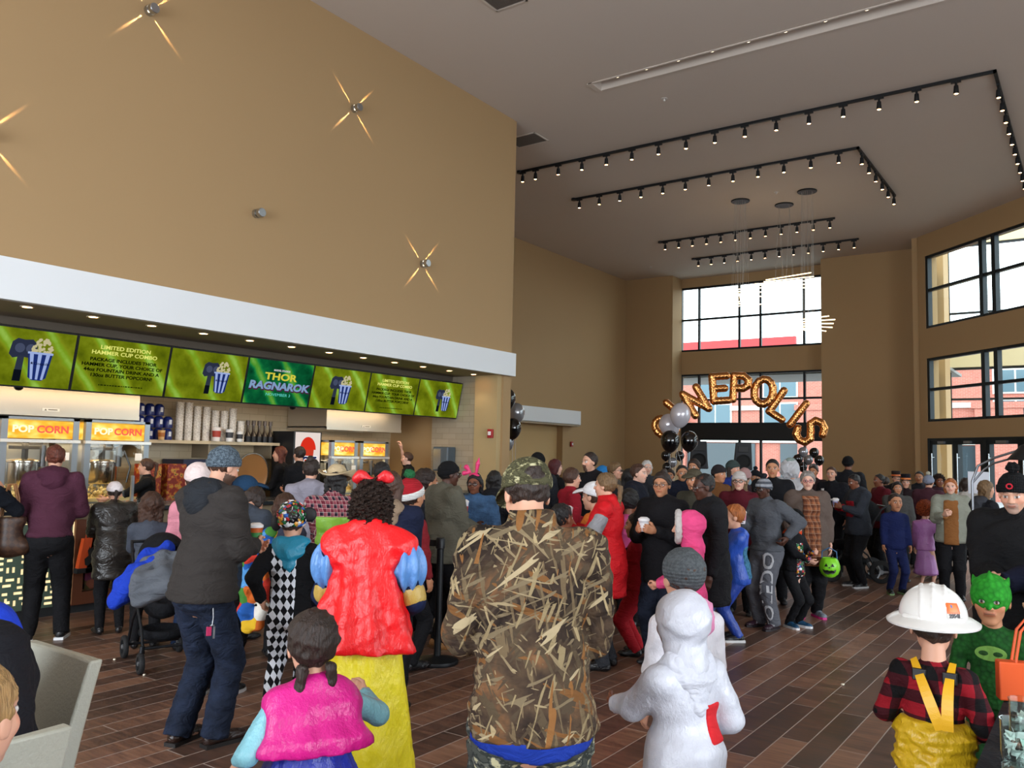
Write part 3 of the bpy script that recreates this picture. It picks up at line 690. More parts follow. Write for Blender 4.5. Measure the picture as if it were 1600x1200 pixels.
cup('small cup with a ring logo at the front of the shelf', (-10.46, 7.86, 1.755), .15, .04, .05, '#e6e2de', '#2a2a2e', lid=False)
cup('small yellow printed cup between the blue containers', (-10.47, 6.60, 1.755), .13, .038, .05, '#d8b27c', '#b06a2a', lid=False)
# boards, cartons and the iced drink sign
st = thing('drink_station', 'dark blue drink cooler under the shelf with a white 7 mark', 'machine', (-10.9, 6.91, .88))
MB().box(0, .5, 0, .84, 0, .61).build('body', mat('#15193a', .4, name='navy_panel'), st); text_mesh('7', .12, 'number', mat('#d8dae4', .5), st, (.503, .3, .40), (PI/2, 0, PI/2), bold=.004)
MB().box(.5, .504, .25, .35, .48, .51).box(.5, .504, .25, .35, .53, .57).build('mark', mat('#c9ccd8', .5), st)
for i, y in enumerate([6.25, 6.62]):
    t = thing('candy_box', ['popcorn carton display nearest the ponytailed worker', 'popcorn carton display beside the dark blue cooler'][i], 'carton', (-10.3, y, .88))
    m, N, L, B = new_mat('printed_carton'); n = nnoise(N, L, ncoord(N, L, loc=(i, 0, 0)), 14, 3); L.new(nramp(N, L, n.outputs['Fac'], [(.40, '#7c1f14'), (.5, '#a8501a'), (.57, '#b58a34'), (.66, '#3a1c12')], 'CONSTANT'), B.inputs['Base Color'])
    MB().box(-.2, 0, 0, .28, 0, .55, .01).build('carton', m, t)
ic = thing('iced_drink_machine', 'iced drink machine with a lit poster of a red dome and lettering', 'drink machine', (-10.2, 8.66, .88))
MB().box(-.5, 0, 0, .56, 0, 1.06).build('body', mat('#1b1c1f', .4, name='black_cabinet'), ic)
ps = MB().box(.0, .008, .03, .53, .42, 1.05).build('poster', emis('#f3e3da', .9), ic)
MB().add([(.010, .28+.16*math.cos(a), .78+.2*math.sin(a)) for a in [PI*k/12 for k in range(13)]], [tuple(range(13))]).build('picture_dome', emis('#e23220', .9), ps)
MB().add([(.010, .16, .78), (.010, .40, .78), (.010, .37, .45), (.010, .19, .45)], [(0, 1, 2, 3)]).build('picture_cup', emis('#d8442c', .8), ps)
text_mesh('ICEE', .17, 'poster_lettering', emis('#1b2a5e', .7), ps, (.013, .29, .6), (PI/2, 0, PI/2), bold=.008)
text_mesh('ICEE', .17, 'lettering_outline', emis('#ffffff', .95), ps, (.0115, .29, .6), (PI/2, 0, PI/2), bold=.02)
wh = thing('round_wok_rack', 'round copper warming pan tilted behind the beanie', 'pan', (-10.6, 8.12, 1.26)); wh.rotation_euler = (0, .12, .1)
MB().lathe([(.0001, 0), (.2, .02), (.32, .06), (.34, .08), (.335, .085), (.31, .07), (.0001, .012)], (0, 0, 0), 36, 'X').build('pan', mat('#b98552', .35, .2, name='copper'), wh, True)
MB().lathe([(.335, .08), (.35, .08), (.35, .095), (.335, .095), (.335, .08)], (0, 0, 0), 36, 'X').build('rim', mat('#d6cfc4', .25, 1.), wh, True)
dp = thing('towel_dispenser', 'grey paper towel dispenser on the tiled end wall', 'dispenser', (-9.45, 11.49, 1.34))
MB().box(-.17, .17, -.22, 0, 0, .42, .02).build('body', mat('#4d5b66', .35, name='grey_plastic'), dp); MB().box(-.15, .02, -.225, -.215, .03, .38).build('cover', mat('#8f9296', .2, .6), dp)
def alarm(label, loc, rz):
    t = thing('fire_alarm', label, 'fire alarm', loc, rz)
    MB().box(-.05, .05, -.05, 0, -.075, .075, .006).build('body', mat('#a81c22', .4, name='alarm_red'), t); MB().box(-.028, .028, -.065, -.048, -.03, .035, .004).build('strobe', mat('#e9eaee', .2, name='clear_lens'), t)
alarm('red fire alarm on the tan column beside the balloons', (-8.5, 11.47, 2.0), 0)
alarm('small red fire alarm on the far left wall', (-12.97, 21.5, 1.98), PI/2)
# front counter
fc = thing('concession_counter', 'long front counter with a dark top and glowing patterned green panel', 'counter', (-9.05, 1.0, 0))
MB().box(-.02, .68, 0, 10.3, .98, 1.03, .008).build('countertop', mat('#22262a', .25, name='dark_stone'), fc)
MB().box(0, .60, 0, 10.3, .06, .98).build('carcass', mat('#8f7f63', .6, name='counter_board'), fc)
MB().box(0, .62, 0, 10.3, 0, .09).build('plinth', mat('#2b2e31', .5), fc)
pb = MB().box(.60, .625, 0, 3.45, .09, .90).build('glowing_backing', mat((1.0, .78, .42, 1), emit=1.0, name='amber_backing'), fc)
# green perforated panel: plates around the lit slots, on an 8 cm lattice
pan = MB(); cell = .026; ny, nz = 130, 31; occ = np.ones((ny, nz), bool); rr = random.Random(3)
for _ in range(9000):
    y, z = rr.randrange(1, ny-6), rr.randrange(1, nz-5); w_, h_ = rr.choice([(2, 1), (1, 2), (1, 3), (3, 1), (2, 1), (1, 2)]); L2 = rr.random() < .35
    cells = [(y+i, z+j) for i in range(w_) for j in range(h_)] + ([(y+w_-1+1, z), (y+w_, z+0)] if L2 else [])
    ok_ = all(0 < a < ny-1 and 0 < b < nz-1 for a, b in cells) and all(occ[max(a-1, 0):a+2, max(b-1, 0):b+2].all() for a, b in cells)
    if ok_:
        for a, b in cells: occ[a, b] = False
for a in range(ny):
    b = 0
    while b < nz:
        if occ[a, b]:
            c = b
            while c < nz and occ[a, c]: c += 1
            pan.box(.625, .635, a*cell+.02, (a+1)*cell+.02, .09+b*cell, .09+c*cell); b = c
        else: b += 1
pan.build('patterned_panel', mat('#5f7464', .55, name='sage_green_panel'), fc)
MB().box(.56, .66, 3.42, 3.52, .08, .92).box(.56, .66, 3.52, 4.7, .08, .2).box(.56, .66, 4.6, 4.7, .08, .92).build('display_frame', mat('#6b3a22', .5, name='brown_wood'), fc)
m, N, L, B = new_mat('candy_packets'); v = N.new('ShaderNodeTexVoronoi'); v.inputs['Scale'].default_value = 16; L.new(ncoord(N, L), v.inputs['Vector'])
hs = N.new('ShaderNodeHueSaturation'); hs.inputs['Color'].default_value = srgb('#7a3a2a'); s_ = nsep(N, L, v.outputs['Color']); L.new(nmath(N, L, 'ADD', nmath(N, L, 'MULTIPLY', s_[0], .25), .4), hs.inputs['Hue']); L.new(nmath(N, L, 'MULTIPLY', s_[1], 1.2), hs.inputs['Value']); L.new(hs.outputs[0], B.inputs['Base Color'])
MB().box(.60, .64, 3.55, 4.6, .22, .84).box(.60, .64, 4.75, 10.2, .15, .84).build('candy_display', m, fc)
gs = thing('glass_guard', 'low glass guard with a warming tray on the counter', 'counter guard', (-9.0, 4.35, 1.03))
MB().box(0, .012, 0, 2.0, .0, .28).build('glass', POPG, gs)
for yy in (0, .98, 1.97): MB().box(-.01, .02, yy, yy+.03, 0, .3).build('post', STEEL, gs)
# ------------------------------------------------------------------ signed distance modelling: one continuous surface per part
F32 = np.float32
def nrm(v): v = np.array(v, float); return v/(np.linalg.norm(v)+1e-9)
def rotx(a): c, s = math.cos(a), math.sin(a); return np.array([[1, 0, 0], [0, c, -s], [0, s, c]])
def roty(a): c, s = math.cos(a), math.sin(a); return np.array([[c, 0, s], [0, 1, 0], [-s, 0, c]])
def rotz(a): c, s = math.cos(a), math.sin(a); return np.array([[c, -s, 0], [s, c, 0], [0, 0, 1]])
I3 = np.eye(3)
class Body:
    """list of blended solids; op 'u' union, 's' subtract"""
    def __init__(s): s.p = []
    def cone(s, a, b, ra, rb, k=.02, fy=1.0, M=None, cut=False, op='u'):
        s.p.append(('c', np.array(a, float), np.array(b, float), ra, rb, k, fy, I3 if M is None else M, cut, op)); return s
    def ell(s, c, r, k=.02, M=None, op='u'):
        s.p.append(('e', np.array(c, float), np.array(r, float), 0, 0, k, 1, I3 if M is None else M, False, op)); return s
    def bounds(s, pad):
        lo = np.full(3, 1e9); hi = -lo
        for q in s.p:
            if q[9] == 's': continue
            if q[0] == 'c':
                r = max(q[3], q[4])*max(1, q[6])+pad
                lo = np.minimum(lo, np.minimum(q[1], q[2])-r); hi = np.maximum(hi, np.maximum(q[1], q[2])+r)
            else:
                e = np.abs(q[7])@q[2]+pad
                lo = np.minimum(lo, q[1]-e); hi = np.maximum(hi, q[1]+e)
        return lo, hi
    def mesh(s, res, clip=None, disp=None, bb=None):
        lo, hi = s.bounds(.02+res)
        if bb is not None: lo = np.maximum(lo, bb[0]); hi = np.minimum(hi, bb[1])
        n = np.maximum(((hi-lo)/res).astype(int)+2, 4)
        ax = [(lo[i]+res*np.arange(n[i])).astype(F32) for i in range(3)]
        D = np.full(n, 1.0, F32)
        for (ty, A, Bq, ra, rb, k, fy, M, cut, op) in s.p:
            m = k*1.5+res*2.5+.012
            if ty == 'c':
                r = max(ra, rb)*max(1, fy)+m; l = np.minimum(A, Bq)-r; h = np.maximum(A, Bq)+r
            else:
                e = np.abs(M)@Bq+m; l = A-e; h = A+e
            i0 = np.maximum(((l-lo)/res).astype(int), 0); i1 = np.minimum(((h-lo)/res).astype(int)+2, n)
            if (i1 <= i0).any(): continue
            sl = tuple(slice(a, b) for a, b in zip(i0, i1))
            X = ax[0][sl[0]][:, None, None]-F32(A[0]); Y = ax[1][sl[1]][None, :, None]-F32(A[1]); Z = ax[2][sl[2]][None, None, :]-F32(A[2])
            if ty == 'c':
                ba = Bq-A; L2 = float(ba@ba)+1e-9
                if fy != 1.0:
                    Mi = M.T; x = Mi[0, 0]*X+Mi[0, 1]*Y+Mi[0, 2]*Z; y = Mi[1, 0]*X+Mi[1, 1]*Y+Mi[1, 2]*Z; z = Mi[2, 0]*X+Mi[2, 1]*Y+Mi[2, 2]*Z
                    b = Mi@ba; y = y/F32(fy); b = b*np.array([1, 1/fy, 1]); L2 = float(b@b)+1e-9
                    t = np.clip((x*b[0]+y*b[1]+z*b[2])/L2, 0, 1).astype(F32)
                    d = np.sqrt((x-t*b[0])**2+(y-t*b[1])**2+(z-t*b[2])**2)-(ra+t*(rb-ra)); d = d*F32(min(1, fy)+.0)
                else:
                    t = np.clip((X*F32(ba[0])+Y*F32(ba[1])+Z*F32(ba[2]))/F32(L2), 0, 1)
                    d = np.sqrt((X-t*F32(ba[0]))**2+(Y-t*F32(ba[1]))**2+(Z-t*F32(ba[2]))**2)-(F32(ra)+t*F32(rb-ra))
                if cut:
                    u = ba/math.sqrt(float(ba@ba)+1e-9); pd = (X-F32(ba[0]))*F32(u[0])+(Y-F32(ba[1]))*F32(u[1])+(Z-F32(ba[2]))*F32(u[2])
                    d = np.maximum(d, pd)
            else:
                Mi = M.T
                x = (Mi[0, 0]*X+Mi[0, 1]*Y+Mi[0, 2]*Z); y = (Mi[1, 0]*X+Mi[1, 1]*Y+Mi[1, 2]*Z); z = (Mi[2, 0]*X+Mi[2, 1]*Y+Mi[2, 2]*Z)
                x = x.astype(F32); y = y.astype(F32); z = z.astype(F32); r0, r1, r2 = [F32(v) for v in Bq]
                k0 = np.sqrt((x/r0)**2+(y/r1)**2+(z/r2)**2); k1 = np.sqrt((x/(r0*r0))**2+(y/(r1*r1))**2+(z/(r2*r2))**2)+F32(1e-6)
                d = k0*(k0-1)/k1
            d = d.astype(F32); E = D[sl]
            if op == 'u':
                h = np.clip(F32(.5)+F32(.5/k)*(E-d), 0, 1); D[sl] = E*(1-h)+d*h-F32(k)*h*(1-h)
            else:
                h = np.clip(F32(.5)-F32(.5/k)*(E+d), 0, 1); D[sl] = E*(1-h)-d*h+F32(k)*h*(1-h)
        G = np.meshgrid(*ax, indexing='ij', sparse=True)
        if disp is not None: D = D+disp(*G).astype(F32)
        if clip is not None:
            for c in (clip if isinstance(clip, list) else [clip]): D = np.maximum(D, c(*G).astype(F32))
        D[0] = D[-1] = 1; D[:, 0] = D[:, -1] = 1; D[:, :, 0] = D[:, :, -1] = 1
        return surface_nets(D, lo, res)
def surface_nets(D, lo, res):
    S = D < 0
    nx, ny, nz = D.shape
    cnt = np.zeros((nx-1, ny-1, nz-1), np.int8)
    for i in (0, 1):
        for j in (0, 1):
            for k in (0, 1): cnt += S[i:nx-1+i, j:ny-1+j, k:nz-1+k]
    act = (cnt > 0) & (cnt < 8)
    ci = np.argwhere(act)
    if len(ci) == 0: return np.zeros((0, 3)), np.zeros((0, 4), int)
    idx = np.full(act.shape, -1, np.int32); idx[act] = np.arange(len(ci))
    acc = np.zeros((len(ci), 3)); num = np.zeros(len(ci))
    c = [(i, j, k) for i in (0, 1) for j in (0, 1) for k in (0, 1)]
    val = {q: D[ci[:, 0]+q[0], ci[:, 1]+q[1], ci[:, 2]+q[2]] for q in c}
    for a in c:
        for d in range(3):
            if a[d] == 1: continue
            b = list(a); b[d] = 1; b = tuple(b)
            va, vb = val[a], val[b]; m = (va < 0) != (vb < 0)
            t = np.where(m, va/np.where(m, va-vb, 1), 0)
            p = np.array(a, float)[None, :].repeat(len(ci), 0); p[:, d] += t
            acc[m] += p[m]; num[m] += 1
    V = (ci+acc/num[:, None])*res+lo
    Fs = []
    for d in range(3):
        e, f = [(1, 2), (2, 0), (0, 1)][d]
        sh = [slice(None)]*3; s0 = list(sh); s1 = list(sh); s0[d] = slice(0, -1); s1[d] = slice(1, None)
        cr = S[tuple(s0)] != S[tuple(s1)]
        P = np.argwhere(cr); P = P[(P[:, e] > 0) & (P[:, f] > 0) & (P[:, e] < D.shape[e]-1) & (P[:, f] < D.shape[f]-1)]
        if len(P) == 0: continue
        inside = S[P[:, 0], P[:, 1], P[:, 2]]
        def id_(de, df):
            Q = P.copy(); Q[:, e] -= de; Q[:, f] -= df; return idx[Q[:, 0], Q[:, 1], Q[:, 2]]
        q = np.stack([id_(1, 1), id_(0, 1), id_(0, 0), id_(1, 0)], 1)
        q[~inside] = q[~inside][:, ::-1]
        Fs.append(q)
    Fq = np.concatenate(Fs); Fq = Fq[(Fq >= 0).all(1)]
    return V, Fq
def relax(V, Fq, it=1, lam=.5):
    for _ in range(it):
        A = np.zeros_like(V); n = np.zeros(len(V))
        for a in range(4):
            b = (a+1) % 4
            np.add.at(A, Fq[:, a], V[Fq[:, b]]); np.add.at(n, Fq[:, a], 1); np.add.at(A, Fq[:, b], V[Fq[:, a]]); np.add.at(n, Fq[:, b], 1)
        n[n == 0] = 1
        V = V*(1-lam)+lam*A/n[:, None]
    return V
def mk_mesh(name, parts, m, parent, colors=None, smooth=True):
    V = np.concatenate([p[0] for p in parts]); off = 0; Fq = []
    for p in parts: Fq.append(p[1]+off); off += len(p[0])
    Fq = np.concatenate(Fq)
    me = bpy.data.meshes.new(name)
    me.vertices.add(len(V)); me.vertices.foreach_set('co', V.astype(F32).ravel())
    me.loops.add(len(Fq)*4); me.loops.foreach_set('vertex_index', Fq.astype(np.int32).ravel())
    me.polygons.add(len(Fq)); me.polygons.foreach_set('loop_start', np.arange(0, len(Fq)*4, 4, dtype=np.int32))
    me.update(calc_edges=True); me.validate()
    if colors is not None:
        at = me.color_attributes.new('Col', 'FLOAT_COLOR', 'POINT'); at.data.foreach_set('color', np.concatenate([colors, np.ones((len(V), 1))], 1).astype(F32).ravel())
    return link(name, me, m, parent, smooth)
def waves(seed, amp, freq):
    r = np.random.RandomState(seed); K = 5
    dirs = r.normal(size=(K, 3)); dirs /= np.linalg.norm(dirs, axis=1)[:, None]; ph = r.uniform(0, 6.28, K); fr = freq*r.uniform(.6, 1.7, K)
    dirs[:, 2] *= 1.35
    def f(X, Y, Z):
        wx = .05*np.sin(9*Z+2+ph[0])+.04*np.sin(14*Y+ph[1]); o = 0
        for d, p, q in zip(dirs, ph, fr): o = o+np.abs(np.sin((d[0]*(X+wx)+d[1]*Y+d[2]*(Z+wx*.7))*q+p))
        return amp*(o/K-.6)*2.9
    return f

# ------------------------------------------------------------------ cloth and skin materials
def cloth(col, kind='plain', rough=.85, name=None, col2=None, col3=None, scale=1.0, sheen=0.0):
    key = ('cl', col, kind, rough, col2, col3, scale)
    if key in _mats: return _mats[key]
    m, N, L, B = new_mat(name or {'plain': 'cloth', 'satin': 'satin', 'knit': 'knitwear', 'denim': 'denim', 'leather': 'leather'}.get(kind, kind))
    c = srgb(col); v = ncoord(N, L, scale=(scale,)*3); s = nsep(N, L, v)
    B.inputs['Roughness'].default_value = rough; B.inputs['Specular IOR Level'].default_value = .2
    n = nnoise(N, L, v, 9, 4, .6); fine = nnoise(N, L, v, 260, 2)
    base = nmix(N, L, n.outputs['Fac'], tuple(x*.82 for x in c[:3])+(1,), tuple(min(1, x*1.18) for x in c[:3])+(1,))
    cr = nnoise(N, L, ncoord(N, L, scale=(scale*1.0, scale*1.0, scale*1.7), rot=(.4, .3, .2)), 8.5, 3, .55); cr.inputs['Distortion'].default_value = .7
    rid = nmath(N, L, 'ABSOLUTE', nmath(N, L, 'SUBTRACT', cr.outputs['Fac'], .5))
    hgt = nmath(N, L, 'ADD', nmath(N, L, 'ADD', nmath(N, L, 'MULTIPLY', rid, 2.2), nmath(N, L, 'MULTIPLY', n.outputs['Fac'], .5)), nmath(N, L, 'MULTIPLY', fine.outputs['Fac'], .05))
    st, di = .45, .028
    x, y, z = s[0], s[1], s[2]
    def band(val, per, frac, ph=0.0):
        f = nmath(N, L, 'FRACT', nmath(N, L, 'ADD', nmath(N, L, 'DIVIDE', val, per), 100+ph)); return nmath(N, L, 'LESS_THAN', f, frac)
    ax_ = nmath(N, L, 'ADD', x, nmath(N, L, 'MULTIPLY', y, 1.0))
    if kind == 'denim':
        base = nmix(N, L, nramp(N, L, n.outputs['Fac'], [(.35, (0, 0, 0, 1)), (.75, (1, 1, 1, 1))]), tuple(q*.7 for q in c[:3])+(1,), tuple(min(1, q*1.7) for q in c[:3])+(1,)); st = .6
    elif kind == 'satin':
        B.inputs['Roughness'].default_value = .38; B.inputs['Specular IOR Level'].default_value = .5
        n3 = nnoise(N, L, ncoord(N, L, scale=(scale, scale, scale*.6)), 11, 5, .65); hgt = n3.outputs['Fac']; st = .6; di = .03
    elif kind == 'leather':
        B.inputs['Roughness'].default_value = .33; B.inputs['Specular IOR Level'].default_value = .5
    elif kind == 'knit':
        k = nmath(N, L, 'SINE', nmath(N, L, 'MULTIPLY', z, 420)); k2 = nmath(N, L, 'SINE', nmath(N, L, 'MULTIPLY', nmath(N, L, 'ARCTAN2', x, y), 90))
        hgt = nmath(N, L, 'ADD', k, nmath(N, L, 'MULTIPLY', k2, .6)); st = .5; di = .006
        fz = nnoise(N, L, v, 75, 3, .7)
        if col2: base = nmix(N, L, nramp(N, L, fz.outputs['Fac'], [(.42, (0, 0, 0, 1)), (.58, (1, 1, 1, 1))]), c, srgb(col2))
    elif kind == 'plaid':
        a = band(ax_, .085, .5); b = band(z, .085, .5); t = nmath(N, L, 'MULTIPLY', nmath(N, L, 'ADD', a, b), .5)
        base = nramp(N, L, t, [(0, col), (.45, col3 or col), (.9, col2)], 'CONSTANT')
        base = nmix(N, L, nmath(N, L, 'MULTIPLY', nmath(N, L, 'ADD', band(ax_, .0425, .08, .2), band(z, .0425, .08, .2)), .5), base, srgb('#e8dcd2'))
    elif kind == 'buffalo':
        a = band(ax_, .095, .5); b = band(z, .095, .5); t = nmath(N, L, 'MULTIPLY', nmath(N, L, 'ADD', a, b), .5)
        base = nramp(N, L, t, [(0, col), (.3, col3), (.8, col2)], 'CONSTANT')
    elif kind == 'diamond':
        ang = nmath(N, L, 'MULTIPLY', nmath(N, L, 'ADD', x, nmath(N, L, 'MULTIPLY', y, .35)), 1/.042); zz = nmath(N, L, 'MULTIPLY', z, 1/.066)
        f1 = nmath(N, L, 'FLOOR', nmath(N, L, 'ADD', nmath(N, L, 'ADD', ang, zz), 50)); f2 = nmath(N, L, 'FLOOR', nmath(N, L, 'ADD', nmath(N, L, 'SUBTRACT', ang, zz), 50))
        ck = nmath(N, L, 'MODULO', nmath(N, L, 'ABSOLUTE', nmath(N, L, 'ADD', f1, f2)), 2.0)
        base = nmix(N, L, nmath(N, L, 'GREATER_THAN', ck, .5), c, srgb(col2))
        if col3:  # half and half costume, black on the right of the spine
            base = nmix(N, L, nmath(N, L, 'GREATER_THAN', x, float(col3)), base, srgb('#0d0d10'))
            if scale == 1.001: base = nmix(N, L, nmath(N, L, 'LESS_THAN', x, -.125), base, srgb('#0d0d10'))
    elif kind == 'reeds':
        b1 = nnoise(N, L, v, 6, 4, .6); c0 = nramp(N, L, b1.outputs['Fac'], [(.34, '#1a1410'), (.46, '#33271f'), (.56, '#4a3a2b'), (.66, '#6a4a30'), (.78, '#7d6248')])
        for k_, (rr_, sc_, cc_, th_) in enumerate([(.5, 60, '#4e4130', .57), (-.7, 54, '#463a2c', .57), (1.2, 44, '#6e4a28', .64), (.15, 72, '#66563f', .62), (-1.15, 66, '#6f614a', .63), (.8, 60, '#7d6d52', .65), (-.35, 66, '#857556', .65), (1.4, 62, '#8c7c5e', .67), (-.95, 52, '#a29272', .69), (.3, 50, '#9d8b68', .69), (-.2, 40, '#7d552e', .67)]):
            mp2 = N.new('ShaderNodeMapping'); mp2.inputs['Scale'].default_value = (sc_, sc_*.25, sc_*.09); mp2.inputs['Location'].default_value = (k_*.7, k_*.3, k_*.4); L.new(ncoord(N, L, rot=(0, rr_, 0)), mp2.inputs[0]); vv = mp2.outputs[0]; wv = nnoise(N, L, vv, 1.0, 1, .4); wv.inputs['Distortion'].default_value = .25
            gate = nmath(N, L, 'GREATER_THAN', nnoise(N, L, ncoord(N, L, loc=(k_*3, 1, 2)), 7, 1).outputs['Fac'], .45)
            c0 = nmix(N, L, nmath(N, L, 'MULTIPLY', nmath(N, L, 'GREATER_THAN', wv.outputs['Fac'], th_), gate), c0, srgb(cc_))
        base = c0
    elif kind == 'blotch':
        b1 = nnoise(N, L, ncoord(N, L, scale=(1, 1, 1.6)), 26*scale, 3, .6)
        base = nramp(N, L, b1.outputs['Fac'], [(.40, col), (.47, col2), (.55, col3), (.62, '#b0aa86')], 'CONSTANT' if scale < 2 else 'LINEAR')
    elif kind == 'scales':
        vo = N.new('ShaderNodeTexVoronoi'); vo.inputs['Scale'].default_value = 48; L.new(v, vo.inputs['Vector']); hgt = vo.outputs['Distance']; st = .8; di = .006
        base = nmix(N, L, vo.outputs['Distance'], c, srgb(col2 or col))
    elif kind == 'print':
        vo = N.new('ShaderNodeTexVoronoi'); vo.inputs['Scale'].default_value = 15*scale; L.new(v, vo.inputs['Vector'])
        base = nramp(N, L, nsep(N, L, vo.outputs['Color'])[0], [(0, '#2a5fae'), (.25, '#d23c2e'), (.4, '#e8b92e'), (.55, '#4b8a3a'), (.68, '#5a9ad4'), (.82, '#d46a2a'), (.92, '#f1ece0')], 'CONSTANT')
    elif kind == 'beads':
        vo = N.new('ShaderNodeTexVoronoi'); vo.inputs['Scale'].default_value = 42*scale; L.new(v, vo.inputs['Vector'])
        base = nramp(N, L, nsep(N, L, vo.outputs['Color'])[0], [(0, '#101014'), (.3, '#1f6a3a'), (.45, '#b8282e'), (.58, '#e8e8ea'), (.72, '#2b5fb0'), (.84, '#d99a2a'), (.93, '#0e0e12')], 'CONSTANT')
        hgt = nmath(N, L, 'SUBTRACT', 1.0, vo.outputs['Distance']); st = .9; di = .008; B.inputs['Roughness'].default_value = .25; B.inputs['Specular IOR Level'].default_value = .6
    elif kind == 'check':
        a = band(ax_, .06, .5); b = band(z, .06, .5); t = nmath(N, L, 'MULTIPLY', nmath(N, L, 'ADD', a, b), .5)
        base = nramp(N, L, t, [(0, col), (.3, col3 or col2), (.8, col2)], 'CONSTANT')
        base = nmix(N, L, band(z, .06, .05), base, srgb('#a58a74')); base = nmix(N, L, band(ax_, .06, .05), base, srgb('#a58a74'))
    elif kind == 'stripe_h':
        base = nmix(N, L, band(z, .05, .5), c, srgb(col2))
    elif kind == 'fur':
        fz = nnoise(N, L, ncoord(N, L, scale=(1, 1, .4)), 60, 4, .7); hgt = fz.outputs['Fac']; st = 1; di = .03; base = nmix(N, L, fz.outputs['Fac'], tuple(q*.7 for q in c[:3])+(1,), c)
    elif kind == 'hair':
        fz = nnoise(N, L, ncoord(N, L, scale=(1, 1, .10)), 120, 4, .6); hgt = fz.outputs['Fac']; st = .9; di = .012
        base = nmix(N, L, nramp(N, L, fz.outputs['Fac'], [(.3, (0, 0, 0, 1)), (.7, (1, 1, 1, 1))]), tuple(q*.5 for q in c[:3])+(1,), tuple(min(1, q*1.5+.004) for q in c[:3])+(1,))
        B.inputs['Roughness'].default_value = .5; B.inputs['Specular IOR Level'].default_value = .4
    elif kind == 'curl':
        vo = N.new('ShaderNodeTexVoronoi'); vo.inputs['Scale'].default_value = 70*scale; L.new(v, vo.inputs['Vector']); hgt = vo.outputs['Distance']; st = 1; di = .02
        base = nmix(N, L, vo.outputs['Distance'], tuple(q*1.5+.004 for q in c[:3])+(1,), tuple(q*.5 for q in c[:3])+(1,)); B.inputs['Roughness'].default_value = .6
    L.new(base, B.inputs['Base Color']); nbump(N, L, B, hgt, st, di)
    _mats[key] = m; return m
def skin_mat():
    if 'skin' in _mats: return _mats['skin']
    m, N, L, B = new_mat('skin'); a = N.new('ShaderNodeVertexColor'); a.layer_name = 'Col'; L.new(a.outputs[0], B.inputs['Base Color'])
    B.inputs['Roughness'].default_value = .5; B.inputs['Specular IOR Level'].default_value = .35
    try: B.inputs['Subsurface Weight'].default_value = 0.0
    except Exception: pass
    _mats['skin'] = m; return m
SKINS = {'fair': '#cf9c82', 'pale': '#dcae98', 'tan': '#b98260', 'olive': '#a87455', 'brown': '#7a4a34', 'dark': '#4a2c20'}
HAIRS = {'black': '#14100f', 'dark': '#2a1c15', 'brown': '#43291b', 'auburn': '#5c2a1a', 'red': '#8a3c1c', 'blonde': '#9c7a4c', 'dirty': '#6e5436', 'grey': '#86807a', 'white': '#c9c6c2', 'ginger': '#a8602c', 'maroon': '#4a1216'}

def ik(a, b, l1, l2, pole):
    """elbow between a and b"""
    d = b-a; L_ = np.linalg.norm(d); u = d/(L_+1e-9); L_ = min(L_, (l1+l2)*.998); b = a+u*L_
    x = (l1*l1-l2*l2+L_*L_)/(2*L_); h = math.sqrt(max(l1*l1-x*x, 0)); p = pole-u*(pole@u); p = p/(np.linalg.norm(p)+1e-9)
    return a+u*x+p*h, b

def hand(B, w0, d, palm, s, curl, side, res_k=.004, spread_=.0):
    """palm, four fingers of different length and a side thumb, rooted at the wrist w0 along d; palm = palm normal"""
    d = nrm(d); palm = nrm(palm-d*(palm@d)); t = nrm(np.cross(palm, d))*side        # t points to the thumb side
    L_ = .19*s
    B.cone(w0-d*.02*s, w0+d*.03*s, .025*s, .03*s, .01)
    for o in (-.028, -.010, .010, .027): B.cone(w0+d*.03*s+t*o*.75*s, w0+d*.09*s+t*o*s, .017*s, .0145*s, .012)
    for i, (o, ln) in enumerate([(.029, .068), (.0105, .076), (-.009, .071), (-.027, .056)]):
        p = w0+d*.088*s+t*o*s; ang = 0; r = .0098*s
        for j, fr in enumerate((.42, .32, .26)):
            ang += curl*(.9+.12*i)*(1.0, 1.15, .8)[j]
            dd = d*math.cos(ang)+palm*math.sin(ang); q_ = p+dd*ln*fr*s*1.05
            B.cone(p, q_, r, r*.9, res_k); p = q_; r *= .92
    p = w0+d*.025*s+t*.026*s; dd = nrm(d*.75+t*.75+palm*.35*(curl+.2))
    q_ = p+dd*.042*s; B.cone(p, q_, .014*s, .012*s, .008)
    dd = nrm(d*.95+t*(.35-.5*curl)+palm*(.4+curl*.6)); r_ = q_+dd*.032*s; B.cone(q_, r_, .0115*s, .0105*s, .004)
    dd = nrm(d*.95-t*(.1+.5*curl)+palm*(.4+curl*.5)); B.cone(r_, r_+dd*.026*s, .0105*s, .0085*s, .004)
    return w0+d*.085*s+palm*.03*s

